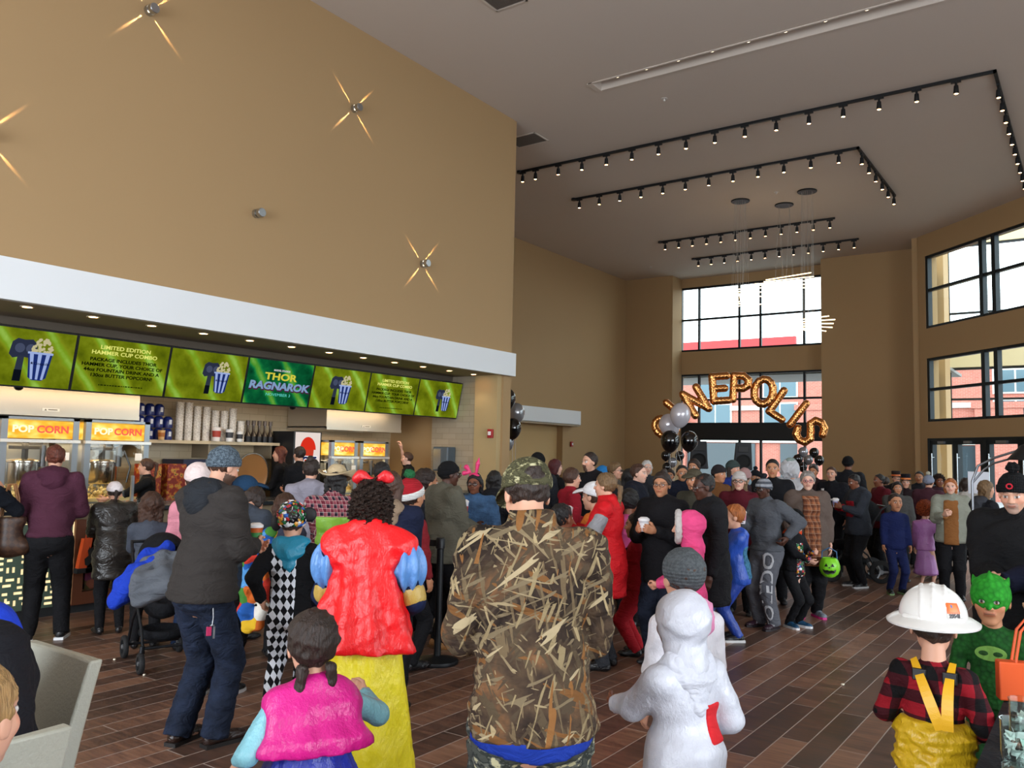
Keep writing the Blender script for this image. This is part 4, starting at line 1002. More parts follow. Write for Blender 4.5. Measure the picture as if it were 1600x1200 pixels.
TALLY = [0]
def person(label, px, py, D, H=None, face=0, b=1.0, child=False, lean=0., side=0., hp=0., hy=0., hr=0., arms=('down', 'down'), feet=None, sit=False,
           yawd=None, skin='fair', top=None, bottom=None, shoes='#1c1c1e', hair=('short', 'dark'), hat=None, glasses=False, beard=None, pos=None, group=None, belly=0.0, mask=None, body_only=None, topz=None, wide=1.0, extra=None):
    TALLY[0] += 1; seed = TALLY[0]
    # unit skeleton first (stature 1), then scaled so that the crown meets its measured height
    q = at_depth(px, py, D) if pos is None else np.array([pos[0], pos[1], 0.0])
    yaw = math.radians(35.2)-math.atan((px-800)/FPX)-math.radians(face) if yawd is None else math.radians(yawd)
    hhr = .205 if child == 2 else (.185 if child else .132)
    def skel(H):
        J = {}; hh = hhr*H; J['hh'] = hh; J['H'] = H
        leg = .46 if child else .50
        if sit: leg = .27
        P = np.array([0, 0, leg*H]); Rl = rotx(-math.radians(lean))@roty(math.radians(side)); J['P'] = P; J['Rl'] = Rl
        base = 1.0 if not sit else (1.0-.50+.27 if not child else 1-.46+.27)
        nz = base*H-hh*1.03; tlen = nz-P[2]
        N_ = P+Rl@np.array([0, .0, tlen]); J['N'] = N_; J['tlen'] = tlen
        Rh = Rl@rotz(math.radians(-hy))@rotx(math.radians(-hp))@roty(math.radians(hr)); J['Rh'] = Rh
        if lean > 12: Rh = rotx(-math.radians(lean*.45))@rotz(math.radians(-hy))@rotx(math.radians(-hp))@roty(math.radians(hr)); J['Rh'] = Rh
        J['hc'] = N_+Rl@np.array([0, .008*H, .004*H])+Rh@np.array([0, .10*hh, .55*hh])
        sw = (.101 if not child else .098)*H*wide; J['sw'] = sw
        for k, sg in (('L', -1), ('R', 1)):
            S_ = N_+Rl@np.array([sg*sw, -.005*H, -.043*H]); J['S'+k] = S_
            l1, l2 = (.168*H, .148*H) if not child else (.15*H, .135*H)
            spec = arms[0 if k == 'L' else 1]
            pole = np.array([sg*.5, -.8, -.45])
            if isinstance(spec, str):
                tg = {'down': (.035, .05, -.305), 'relax': (.06, .10, -.285), 'front': (-.085, .19, -.175), 'hold': (-.055, .20, -.11), 'chest': (-.09, .17, -.07), 'out': (.16, .06, -.24), 'up': (.03, .10, .24),
                      'reach': (.02, .28, -.02), 'low': (-.04, .15, -.25), 'hip': (.07, -.0, -.20), 'eyes': (-.06, .14, .06), 'back': (.05, -.10, -.25), 'swing': (.05, .18, -.25)}[spec]
            else: tg = spec
            T_ = S_+np.array([sg*tg[0], tg[1], tg[2]])*H
            if spec == 'up': pole = np.array([sg, .3, -.2])
            J['E'+k], J['W'+k] = ik(S_, T_, l1, l2, pole)
            J['spec'+k] = spec
            ft = (feet or ((0, 0), (0, 0)))[0 if k == 'L' else 1]
            hipx = .052*H*wide; h_ = P+np.array([sg*hipx, 0, -.01*H])
            if sit:
                K_ = h_+np.array([sg*.03*H, .24*H, .02*H]); A_ = K_+np.array([0, .02*H, -.245*H]); A_[2] = max(A_[2], .05*H)
            else:
                A_ = np.array([sg*hipx*1.15+ft[0]*H, ft[1]*H, .048*H]); K_, A_ = ik(h_, A_, .235*H, .23*H, np.array([0, 1, 0]))
            J['h'+k], J['K'+k], J['A'+k] = h_, K_, A_
        J['crown'] = (J['hc']+J['Rh']@np.array([0, 0, .5*hh]))[2]
        return J
    if H is None:
        tz = (q[2] if topz is None else topz)-(.02 if hat else .008)
        H = tz/skel(1.0)['crown']
    J = skel(H); hh = J['hh']; Rh = J['Rh']; Rl = J['Rl']
    coarse = D > 9.5; r1 = .011 if D < 4.2 else (.014 if D < 6.5 else (.018 if D < 9.5 else .024))
    rh = .0052 if D < 6.5 else (.0068 if D < 9.5 else .0095)
    # place so the head is over the measured spot
    cz, sz = math.cos(yaw), math.sin(yaw)
    hx, hy_ = J['hc'][0], J['hc'][1]
    if pos is None: ox, oy = q[0]-(cz*hx-sz*hy_), q[1]-(sz*hx+cz*hy_)
    else: ox, oy = q[0], q[1]
    root = thing('person', label, 'person', (ox, oy, 0), yaw, group)
    sk = np.array(srgb(SKINS[skin])[:3])
    # ---- body: torso, limbs, head and hands
    Bt = Body(); P, N_, tl = J['P'], J['N'], J['tlen']
    bw = b*wide
    def torso(B, t, k=.03, hem=None, flare=0.0, chestk=1.0):
        B.ell(N_-Rl@np.array([0, -.004*H, tl*.30]), (.088*H*bw+t, .060*H*b+t, .30*tl+t*.5), k, Rl)
        B.ell(P+Rl@np.array([0, .008*H+belly*.02*H, tl*.36]), (.080*H*bw*(1+.25*belly)+t, (.060+.025*belly)*H*b+t, .30*tl), k, Rl)
        B.ell(P+Rl@np.array([0, -.004*H, .01*H]), (.088*H*b*(1+.1*belly)+t*1.3, .068*H*b*(1+.15*belly)+t*1.4, .085*H+t*.6), k, Rl)
        B.cone(J['SL']*.86+J['SR']*.14, J['SR']*.86+J['SL']*.14, .036*H+t*.7, .036*H+t*.7, k)
        B.cone(N_-Rl@np.array([0, 0, .028*H]), N_+Rl@np.array([0, .004*H, .002*H]), .058*H+t*.4, .032*H+t*.4, .035)
    torso(Bt, 0, .03)
    for k in 'LR':
        Bt.cone(J['S'+k], J['E'+k], .030*H*b, .023*H*b, .012); Bt.cone(J['E'+k], J['W'+k], .023*H*b, .0155*H, .01)
        Bt.cone(J['h'+k], J['K'+k], .050*H*b, .033*H*b, .02); Bt.cone(J['K'+k], J['A'+k], .032*H*b, .020*H, .01)
        Bt.cone(J['A'+k]-np.array([0, 0, .02*H]), J['A'+k]+np.array([0, .08*H, -.033*H]), .018*H, .014*H, .01)
    parts = [Bt.mesh(.022 if D < 8 else .032)]; cols = [np.tile(sk, (len(parts[0][0]), 1))]
    Bh = Body(); hc = J['hc']
    def h(x, y, z): return hc+Rh@(np.array([x, y, z])*hh)
    def er(a, b_, c): return np.array([a, b_, c])*hh
    kk = .06*hh
    Bh.ell(h(0, -.06, .12), er(.325, .40, .375), kk, Rh)
    Bh.ell(h(0, .10, -.14), er(.255, .27, .34), kk, Rh)
    Bh.ell(h(0, .22, -.40), er(.13, .11, .09), kk, Rh)
    Bh.cone(h(-.13, .31, .10), h(.13, .31, .10), .055*hh, .055*hh, .05*hh)
    for sg in (-1, 1):
        Bh.ell(h(sg*.17, .22, -.10), er(.10, .10, .11), .06*hh, Rh)
        Bh.ell(h(sg*.13, .385, .015), er(.075, .05, .045), .03*hh, Rh, 's')
        Bh.ell(h(sg*.13, .315, .01), er(.058, .055, .05), .008*hh, Rh)
        Bh.ell(h(sg*.325, -.02, -.04), er(.035, .085, .12), .02*hh, Rh)
        Bh.ell(h(sg*.055, .40, -.125), er(.035, .04, .03), .02*hh, Rh)
    Bh.cone(h(0, .345, .06), h(0, .425, -.11), .035*hh, .05*hh, .03*hh)
    Bh.ell(h(0, .335, -.235), er(.11, .055, .05), .03*hh, Rh)
    Bh.ell(h(0, .395, -.235), er(.09, .02, .008), .012*hh, Rh, 's')
    nk = N_-Rl@np.array([0, 0, .03*H])
    Bh.cone(h(0, -.10, -.22), nk, .20*hh if not child else .17*hh, (.20*hh if child else .235*hh)*(.85+.15*b), .05*hh)
    hv, hf = Bh.mesh(rh); hv = relax(hv, hf, 1, .25)
    L_ = ((hv-hc)@Rh)/hh; c = np.tile(sk, (len(hv), 1)); x, y, z = L_[:, 0], L_[:, 1], L_[:, 2]
    def paint(mask, col, a=1.0): c[mask] = c[mask]*(1-a)+np.array(col)*a
    paint((y > .2) & (abs(abs(x)-.18) < .09) & (abs(z+.1) < .09), (sk*np.array([1.12, .86, .82])).clip(0, 1), .5)
    paint((y > .30) & (abs(x) < .11) & (abs(z+.235) < .042), sk*np.array([.82, .5, .5]), .8)
    paint((y > .30) & (abs(x) < .10) & (abs(z+.235) < .010), sk*.25)
    hk = np.array(srgb(HAIRS.get(hair[1], '#2a1c15'))[:3]) if hair else sk*.3
    paint((y > .24) & (abs(abs(x)-.135) < .085) & (abs(z-.115) < .022), hk*.9+sk*.1, .85)
    paint((y > .24) & (abs(abs(x)-.13) < .058) & (abs(z-.012) < .030), (.62, .60, .58))
    paint((y > .24) & (abs(abs(x)-.13) < .026) & (abs(z-.012) < .030), (.03, .02, .015))
    paint((y > .24) & (abs(abs(x)-.13) < .066) & (abs(z-.045) < .009), sk*.25, .8)
    if beard:
        bc = np.array(srgb(HAIRS[beard[1]])[:3]); mk_ = (y > -.05) & (z < -.17) & (z > -.5) & ~((abs(x) < .09) & (abs(z+.235) < .03)) if beard[0] == 'full' else (y > .2) & (abs(x) < .14) & (z < -.15) & (z > -.5) & ~((abs(x) < .085) & (abs(z+.235) < .028))
        paint(mk_, bc, .88 if beard[0] != 'stubble' else .5)
    if mask:
        mc = np.array(srgb(mask)[:3]); paint((z > -.12) & (y > -.2) & ~((abs(abs(x)-.13) < .06) & (abs(z-.012) < .035)), mc)
    parts.append((hv, hf)); cols.append(c)
    grips = {}
    for k, sg in (('L', -1), ('R', 1)):
        hb = Body(); fd = nrm(J['W'+k]-J['E'+k]); spec = J['spec'+k]
        down = fd[2] < -.75
        palm = np.array([-sg, .0, .0]) if down else (np.array([-sg*.8, .2, .3]) if fd[2] < .5 else np.array([-sg*.3, .9, 0]))
        s_ = H/1.75*(1.0 if not child else .88)
        grips[k] = hand(hb, J['W'+k], fd, palm, s_, .28 if down else .55, -sg)
        hm = hb.mesh(.0045 if D < 9.5 else .0065) if D < 11.5 else hb.mesh(.009)
        parts.append(hm); cols.append(np.tile(sk*np.array([1., .95, .93]), (len(hm[0]), 1)))
    body = mk_mesh('body', parts, skin_mat(), root, np.concatenate(cols))
    # ---- trousers or skirt
    def zc(zv, above=True): return (lambda X, Y, Z: (zv-Z)+0*X+0*Y) if above else (lambda X, Y, Z: (Z-zv)+0*X+0*Y)
    if bottom:
        kind, mt = bottom[0], bottom[1]; o = bottom[2] if len(bottom) > 2 else {}
        t = o.get('t', .012)*H/1.75
        if kind in ('trousers', 'shorts', 'leggings', 'baggy', 'flare'):
            G = Body(); ex = {'leggings': .004, 'trousers': .014, 'baggy': .03, 'flare': .016, 'shorts': .02}[kind]*H/1.75
            G.ell(P+Rl@np.array([0, -.006*H, .012*H]), (.091*H*b+ex*.7, .073*H*b+ex*.6, .085*H), .03, Rl)
            for k in 'LR':
                G.cone(J['h'+k], J['K'+k], .050*H*b+ex*.6, .034*H*b+ex, .02)
                A_ = J['A'+k]; end = J['A'+k]+nrm(J['A'+k]-J['K'+k])*.022*H
                if kind == 'shorts': continue
                G.cone(J['K'+k], end, .033*H*b+ex, {'leggings': .024, 'trousers': .030, 'baggy': .034, 'flare': .040}[kind]*H*(.6+.4*b)+ex*.5, .02, cut=True)
            V_, F_ = G.mesh(r1, disp=waves(seed+3, .0075*H/1.75*(1.5 if kind == 'baggy' else (.5 if kind == 'leggings' else 1)), 26), clip=[zc(P[2]+tl*.14, False)]+([zc(J['KL'][2]-.02, True)] if kind == 'shorts' else []))
            mk_mesh({'leggings': 'leggings', 'shorts': 'shorts'}.get(kind, 'trousers'), [(V_, F_)], mt, root)
        elif kind == 'skirt':
            G = Body(); hem = o.get('hem', .1)*H; rb = o.get('r', .2)*H
            wz = P[2]+tl*o.get('waist', .25)
            G.ell((P[0], P[1], wz), (.08*H*b+.01, .068*H*b+.01, .05*H), .03)
            G.cone((P[0], P[1], wz), (P[0]+o.get('dx', 0)*H, P[1]+o.get('dy', 0)*H, hem), .075*H*b, rb, .04, fy=o.get('fy', .85), M=rotz(0))
            ng = o.get('pleats', 11); am = o.get('amp', .012)
            def dsp(X, Y, Z):
                a = np.arctan2(Y-P[1], X-P[0]); g = np.clip((wz-Z)/(wz-hem), 0, 1); return am*g*np.sin(a*ng+2*np.sin(a*3+seed)+Z*3)+.3*waves(seed, .012, 20)(X, Y, Z)
            V_, F_ = G.mesh(r1, disp=dsp, clip=[zc(hem), zc(wz+.03*H, False)])
            mk_mesh('skirt', [(V_, F_)], mt, root)
    # ---- shoes
    if shoes:
        for k, sg in (('L', -1), ('R', 1)):
            A_ = J['A'+k]; G = Body(); s_ = H/1.75*(1.1 if child else 1); ya = sg*(-.18)
            R_ = rotz(ya) if not sit else I3
            f = lambda x, y, z: np.array([A_[0], A_[1], 0])+R_@np.array([x, y, z])*s_
            G.cone(f(0, -.035, .045), f(0, .12, .035), .042*s_, .036*s_, .02); G.cone(f(0, .0, .08), f(0, .06, .055), .04*s_, .035*s_, .02); G.ell(f(0, .15, .035), (.045*s_, .06*s_, .03*s_), .02, R_)
            V_, F_ = G.mesh(.011 if D < 6 else .016, clip=[zc(.002+(max(0, A_[2]-.048*H) if not sit else 0))])
            so = mk_mesh('shoe', [(V_, F_)], cloth(shoes if isinstance(shoes, str) else shoes[0], 'leather'), root)
            if isinstance(shoes, tuple):
                sb = MB(); pr = [(x_*s_, y_*s_) for x_, y_ in [(-.04, -.075), (.04, -.075), (.046, .05), (.05, .14), (.03, .20), (-.02, .205), (-.048, .15), (-.044, .05)]]
                n_ = len(pr); pts = [f(0, 0, 0)+R_@np.array([a_, b_, zz]) for zz in (.0, .022) for a_, b_ in pr]
                sb.add(pts, [tuple(range(n_))[::-1], tuple(range(n_, 2*n_))]+[(i, (i+1) % n_, n_+(i+1) % n_, n_+i) for i in range(n_)]).build('sole', mat(shoes[1], .6), so)
    # ---- top
    if top:
        mt = top['m']; t = top.get('t', .016)*H/1.75; hem = top.get('hem', .47)*H; G = Body()
        if sit: hem = P[2]-.02*H
        torso(G, t, .035)
        if top.get('collar'): G.cone(N_-Rl@np.array([0, .0, .02*H]), N_+Rl@np.array([0, .006*H, top['collar']*H]), .062*H, .048*H, .015, cut=True)
        # skirt of the garment down to the hem
        if hem < P[2]+.02*H and not sit:
            rr_ = .086*H*b*(1+.12*belly)+t*1.15+top.get('flare', .0)
            wz = P+Rl@np.array([0, 0, tl*.25]); wz = np.array([wz[0], wz[1], P[2]+.08*H])
            G.cone(wz, (P[0], P[1], hem-.0), rr_*.95, rr_, .03, fy=.86, M=rotz(0))
        sl = top.get('sleeve', 1.0); slr = top.get('slr', 1.0)
        for k in 'LR':
            S_, E_, W_ = J['S'+k], J['E'+k], J['W'+k]
            if sl >= .9:
                G.cone(S_, E_, .033*H*b*slr+t*.8, .028*H*b*slr+t*.7, .02); G.cone(E_, E_+(W_-E_)*(sl+.02), .027*H*b*slr+t*.7, .0195*H*slr+t*.6, .015, cut=True)
            elif sl > .45: G.cone(S_, E_, .033*H*b*slr+t*.8, .028*H*b*slr+t*.7, .02); G.cone(E_, E_+(W_-E_)*(sl*.4), .028*H*b+t*.7, .026*H+t*.6, .015, cut=True)
            elif sl > 0: G.cone(S_, S_+(E_-S_)*sl*2, .036*H*b*slr+t*1.0, .034*H*b*slr+t, .02, cut=True)
        hood = top.get('hood')
        if hood == 'down':
            G.ell(N_+Rl@np.array([0, -.035*H, -.012*H]), (.075*H, .048*H, .040*H), .03, Rl@rotx(.5)); G.ell(N_+Rl@np.array([0, -.058*H, -.045*H]), (.052*H, .03*H, .055*H), .025, Rl)
        am = top.get('amp', .009)*H/1.75
        cl = [zc(hem)] if not sit else []
        if top.get('open'):   # open collar V at the front
            cl.append(lambda X, Y, Z: -(((Z-(N_[2]-.035*H))*.5+0*X)-np.abs(X-N_[0])*1.2+np.where(Y > N_[1]+.01*H, 0, -1)))
        V_, F_ = G.mesh(r1, disp=waves(seed, am, top.get('freq', 24)), clip=cl)
        V_ = relax(V_, F_, 1, .3)
        g = mk_mesh(top.get('n', 'jacket'), [(V_, F_)], mt, root)
        for pn in top.get('panels', []):
            nm, pm, x0, x1, z0, z1, sd = pn[:7]; gr = pn[7] if len(pn) > 7 else .005; w0 = waves(seed, am, top.get('freq', 24))
            cb_ = [lambda X, Y, Z: np.maximum(x0*H-X, X-x1*H)+0*Z, lambda X, Y, Z: np.maximum(P[2]+z0*H-Z, Z-P[2]-z1*H)+0*X, lambda X, Y, Z: -sd*(Y-P[1]-(Z-P[2])/max(tl, .01)*(N_[1]-P[1]))+.02+0*X]
            nt = len(G.p)
            V2, F2 = G.mesh(r1*.8, disp=lambda X, Y, Z: w0(X, Y, Z)-gr, clip=cb_)
            if len(V2): mk_mesh(nm, [(V2, F2)], pm, root)
        if hood == 'down' and top.get('hoodm'):
            Hd = Body(); Hd.ell(N_+Rl@np.array([0, -.037*H, -.008*H]), (.080*H, .052*H, .040*H), .03, Rl@rotx(.5)); Hd.ell(N_+Rl@np.array([0, -.062*H, -.045*H]), (.058*H, .035*H, .058*H), .025, Rl)
            Hd.ell(h(0, -.05, -.1), er(.36, .42, .3), .02, Rh, 's')
            mk_mesh('hood', [Hd.mesh(r1, disp=waves(seed+1, .008, 30))], top['hoodm'], root)
        if hood == 'up':
            Hd = Body(); Hd.ell(h(0, -.10, .10), er(.42, .48, .46), .05*hh, Rh); Hd.cone(h(0, -.05, -.12), N_-Rl@np.array([0, .01*H, .01*H]), .33*hh, .36*hh, .08*hh)
            Hd.ell(h(0, .50, -.02), er(.28, .42, .40), .03*hh, Rh, 's')
            mk_mesh('hood', [Hd.mesh(r1*.8, disp=waves(seed+1, .006, 34))], top.get('hoodm', mt), root)
            if top.get('trim'):
                T_ = Body(); n_ = 14
                for i in range(n_):
                    a0, a1 = 2*PI*i/n_, 2*PI*(i+1)/n_
                    T_.cone(h(.33*math.sin(a0), .27, .02+.43*math.cos(a0)), h(.33*math.sin(a1), .27, .02+.43*math.cos(a1)), .09*hh, .09*hh, .02)
                mk_mesh('fur_trim', [T_.mesh(.01, disp=lambda X, Y, Z: .008*np.sin(X*210)*np.sin(Y*190+1)*np.sin(Z*200))], top['trim'], root)
        if top.get('zip'):
            pass
    # ---- hair
    if hair:
        st, hcol = hair[0], hair[1]; hm = cloth(HAIRS.get(hcol, hcol), 'curl' if st in ('curly', 'afro', 'longcurly') else 'hair'); G = Body(); lo_ = {'bald': .0}.get(st, 0)
        t = {'buzz': .018, 'short': .032, 'mid': .07, 'curly': .17, 'afro': .2, 'longcurly': .16}.get(st, .05)
        if hat and hat[0] not in ('bow', 'headband'): t = min(t, .03)
        G.ell(h(0, -.07, .13), er(.325+t, .40+t, .375+t), .05*hh, Rh)
        ext = []
        if st in ('long', 'longcurly', 'bob'):
            Ln = hair[2] if len(hair) > 2 else (.9 if st != 'bob' else .35); rr_ = .17 if st != 'longcurly' else .26
            back = -Rl@np.array([0, 0, 1.0])
            for sx in (-.24, 0, .24):
                a_ = h(sx, -.20 if sx == 0 else -.12, .0); e_ = a_+Rh@np.array([sx*.15, -.10, 0])*hh+np.array([0, 0, -Ln*hh]); G.cone(a_, e_, rr_*hh*1.15, rr_*hh*.75, .08*hh)
        if st in ('ponytail', 'pony_high'):
            zz = .05 if st == 'ponytail' else .3; Ln = hair[2] if len(hair) > 2 else .9
            a_ = h(0, -.45, zz); m_ = h(0, -.66, zz-.12); e_ = h(0, -.56, zz-.1)+np.array([0, 0, -Ln*hh]); ext = [(a_, m_, .07, .10), (m_, e_, .11, .05)]
        if st == 'bun': ext = [(h(0, -.32, .48), h(0, -.33, .53), .16, .15)]
        if st == 'braids':
            ext = [(h(s_*.2, -.35, -.25), h(s_*.28, -.30, -1.1), .09, .06) for s_ in (-1, 1)]
        if st == 'pigtails': ext = [(h(s_*.33, -.2, .1), h(s_*.5, -.3, -.5), .12, .05) for s_ in (-1, 1)]
        def hairclip(X, Y, Z):
            x = (X-hc[0])*Rh[0, 0]+(Y-hc[1])*Rh[1, 0]+(Z-hc[2])*Rh[2, 0]; y = (X-hc[0])*Rh[0, 1]+(Y-hc[1])*Rh[1, 1]+(Z-hc[2])*Rh[2, 1]; z = (X-hc[0])*Rh[0, 2]+(Y-hc[1])*Rh[1, 2]+(Z-hc[2])*Rh[2, 2]
            x, y, z = x/hh, y/hh, z/hh
            fr = {'buzz': .36, 'short': .36, 'curly': .26, 'longcurly': .26}.get(st, .29)
            f = np.minimum((y-.30)*.785-(z-fr)*.62, .6-np.abs(x)*.0)           # face opening
            f = np.minimum(f, (y+.02)+.0*z+ (0 if st in ('buzz', 'short', 'mid') else .02))
            if st in ('buzz', 'short', 'mid', 'curly', 'afro', 'ponytail', 'pony_high', 'bun', 'braids', 'pigtails'): f = np.maximum(f, -(z+.26)+.25*y)
            return f*hh*.8
        V_, F_ = G.mesh(rh*1.15, clip=hairclip, disp=waves(seed+5, (.02 if st in ('curly', 'afro', 'longcurly') else .007)*hh/.23, 60 if st not in ('curly', 'afro', 'longcurly') else 110))
        ps_ = [(V_, F_)]
        if ext:
            E_ = Body()
            for a_, e_, ra, rb in ext: E_.cone(a_, e_, ra*hh, rb*hh, .03*hh)
            ps_.append(E_.mesh(rh*1.2, disp=waves(seed+6, .005, 60)))
        if len(V_): mk_mesh('hair', ps_, hm, root)
    # ---- hats
    def local_clip(fn):
        def f(X, Y, Z):
            x = (X-hc[0])*Rh[0, 0]+(Y-hc[1])*Rh[1, 0]+(Z-hc[2])*Rh[2, 0]; y = (X-hc[0])*Rh[0, 1]+(Y-hc[1])*Rh[1, 1]+(Z-hc[2])*Rh[2, 1]; z = (X-hc[0])*Rh[0, 2]+(Y-hc[1])*Rh[1, 2]+(Z-hc[2])*Rh[2, 2]
            return fn(x/hh, y/hh, z/hh)*hh
        return f
    if hat:
        hk_, hmt = hat[0], hat[1]; ho = hat[2] if len(hat) > 2 else {}
        if hk_ == 'beanie':
            G = Body(); G.ell(h(0, -.06, .15), er(.385, .455, .43), .04*hh, Rh); lw = ho.get('low', .10)
            hb_ = mk_mesh('beanie', [G.mesh(rh*1.2, clip=local_clip(lambda x, y, z: (.16-lw+.32*(y)-z)), disp=waves(seed+9, .003, 50))], hmt, root)
            G = Body(); G.ell(h(0, -.06, .15), er(.41, .48, .45), .04*hh, Rh)
            if ho.get('cuff', True): mk_mesh('cuff', [G.mesh(rh*1.2, clip=[local_clip(lambda x, y, z: (.12-lw+.32*y-z)), local_clip(lambda x, y, z: (z-.34+lw-.32*y))])], ho.get('cuffm', hmt), hb_)
            if ho.get('pom'):
                G = Body(); G.ell(h(0, -.10, .68), er(.17, .17, .15), .02, Rh); mk_mesh('pom_pom', [G.mesh(rh*1.3, disp=waves(seed, .01, 150))], ho.get('pomm', hmt), hb_)
            if ho.get('logo'):
                c_ = h(0, .47, .32); e_ = MB(); n_ = 18
                tx = text_mesh(ho['logo'][0], .21*hh, 'emblem', mat(ho['logo'][1], .5), hb_, (0, 0, 0), bold=.0015)
                for v in tx.data.vertices:
                    p = Rh@np.array([-v.co.x if False else v.co.x, v.co.y, v.co.z]); 
                tx.data.transform(Matrix.Rotation(PI, 4, 'Z')); tx.data.transform(Matrix(Rh.tolist()).to_4x4()); tx.data.transform(Matrix.Translation(c_))
        elif hk_ in ('cap', 'capback'):
            G = Body(); G.ell(h(0, -.05, .16), er(.395, .468, .425), .04*hh, Rh)
            clip_ = [local_clip(lambda x, y, z: (.10+.25*y-z))]
            if hk_ == 'cap' and ho.get('gap'): G.ell(h(0, -.53, .19), er(.15, .14, .10), .01, Rh, 's')
            hb_ = mk_mesh('cap', [G.mesh(rh*1.2, clip=clip_, disp=waves(seed+9, .002, 40))], hmt, root)
            sg = 1 if hk_ == 'cap' else -1
            G = Body(); G.ell(h(0, sg*.45, .15), er(.33, .40, .16), .02*hh, Rh@rotx(-.2*sg)); G.ell(h(0, sg*.42, .08), er(.36, .44, .165), .01*hh, Rh@rotx(-.2*sg), 's')
            mk_mesh('visor', [G.mesh(rh*1.0, clip=local_clip(lambda x, y, z: (.25-sg*y)))], ho.get('visor', hmt), hb_)
            if ho.get('gap'):
                G = Body(); G.cone(h(-.17, -.455, .13), h(.17, -.455, .13), .022*hh, .022*hh, .01); mk_mesh('strap', [G.mesh(rh)], hmt, hb_)
        elif hk_ == 'cowboy':
            G = Body(); G.ell(h(0, -.05, .30), er(.36, .43, .36), .05*hh, Rh); G.ell(h(0, -.05, .72), er(.13, .36, .14), .06*hh, Rh, 's')
            hb_ = mk_mesh('hat', [G.mesh(rh*1.3, clip=local_clip(lambda x, y, z: .2-z))], hmt, root)
            rim = MB(); n_ = 40; vs = []
            for k in range(n_):
                a = 2*PI*k/n_
                for r_, up in ((1., 0), (1.4, .0), (1.9, 1)):
                    x_, y_ = .355*math.cos(a)*r_, .43*math.sin(a)*(1+(r_-1)*.85); z_ = .21+up*(.24*abs(math.cos(a))**2-.10*abs(math.sin(a)))
                    vs.append(h(x_, y_-.05, z_))
            rim.add(vs, [(k*3+j, ((k+1) % n_)*3+j, ((k+1) % n_)*3+j+1, k*3+j+1) for k in range(n_) for j in (0, 1)])
            ro = rim.build('brim', hmt, hb_, True); sm = ro.modifiers.new('s', 'SOLIDIFY'); sm.thickness = .006
            G = Body(); G.ell(h(0, -.05, .30), er(.375, .445, .36), .05*hh, Rh); mk_mesh('hat_band', [G.mesh(rh*1.3, clip=[local_clip(lambda x, y, z: .21-z), local_clip(lambda x, y, z: z-.29)])], ho.get('band', hmt), hb_)
        elif hk_ == 'hardhat':
            G = Body(); G.ell(h(0, -.05, .20), er(.52, .62, .52), .04*hh, Rh)
            for sx in (-.17, 0, .17):
                arc = [h(sx, -.05+.61*math.cos(a_)*math.sqrt(1-(sx/.52)**2), .20+.515*math.sin(a_)*math.sqrt(1-(sx/.52)**2)) for a_ in [PI*j/14 for j in range(0, 15)]]
                for p_, q2 in zip(arc, arc[1:]): G.cone(p_, q2, .028*hh, .028*hh, .02*hh)
            hb_ = mk_mesh('hard_hat', [G.mesh(rh, clip=local_clip(lambda x, y, z: .14-z))], hmt, root)
            rim = MB(); n_ = 56; vs = []
            for k in range(n_):
                a = 2*PI*k/n_; g = 1.36+.12*max(0, math.sin(a))
                for r_, dz in ((.96, .06), (1.08, .045), (1.2, .015), (g, -.05), (g+.015, -.02), (1.2, .05), (1.0, .09)): vs.append(h(.52*math.cos(a)*r_, -.05+.62*math.sin(a)*r_, .12+dz))
            rim.add(vs, [(k*7+j, ((k+1) % n_)*7+j, ((k+1) % n_)*7+(j+1) % 7, k*7+(j+1) % 7) for k in range(n_) for j in range(7)])
            rim.build('brim', hmt, hb_, True)
            for sx in (-1, 1):
                G = Body(); G.cone(h(sx*.20, -.60, .22), h(sx*.42, -.44, .22), .045*hh, .045*hh, .01*hh); mk_mesh('strap_slot', [G.mesh(rh)], hmt, hb_)
            # orange sticker with a number, lying on the shell at the back right
            def shell(u, v_, off=.012):   # angles
                d_ = np.array([math.sin(u)*math.cos(v_), -math.cos(u)*math.cos(v_), math.sin(v_)]); r_ = 1/math.sqrt((d_[0]/.52)**2+(d_[1]/.62)**2+(d_[2]/.52)**2); p_ = d_*(r_+off); return h(p_[0], p_[1]-.05, p_[2]+.20)
            def patch(u0, u1, v0, v1, m_, name, off, n_=8):
                mb_ = MB(); vs_ = [shell(u0+(u1-u0)*i/n_, v0+(v1-v0)*j/n_, off) for i in range(n_+1) for j in range(n_+1)]
                mb_.add(vs_, [(i*(n_+1)+j, (i+1)*(n_+1)+j, (i+1)*(n_+1)+j+1, i*(n_+1)+j+1) for i in range(n_) for j in range(n_)]); return mb_.build(name, m_, hb_)
            u0, u1 = ho.get('u', (.35, .78))
            patch(u0, u1, .10, .22, mat('#d9d4cc', .4, name='sticker_white'), 'sticker_number_field', .016); patch(u0, u1, .22, .52, mat('#e8642a', .4, name='sticker_orange'), 'sticker', .016)
            patch(u0+.08, u1-.08, .27, .47, mat('#ee7a3e', .4, name='sticker_print'), 'sticker_print', .018)
            patch(u0+.14, u1-.24, .38, .46, mat('#4a6ea8', .4, name='sticker_blue'), 'sticker_emblem', .019)
            tx = text_mesh('29541', .085*hh, 'sticker_number', mat('#3a3438', .5), hb_, (0, 0, 0), bold=.001)
            pc = np.array(shell((u0+u1)/2, .16, .020)); e1 = nrm(np.array(shell(u1, .16))-np.array(shell(u0, .16))); e2 = nrm(np.array(shell((u0+u1)/2, .22))-np.array(shell((u0+u1)/2, .10))); e3 = np.cross(e1, e2)
            tx.data.transform(Matrix.Rotation(-PI/2, 4, 'X')); tx.data.transform(Matrix(np.stack([e1, e2, e3], 1).tolist()).to_4x4()); tx.data.transform(Matrix.Translation(pc))
        elif hk_ == 'tall':
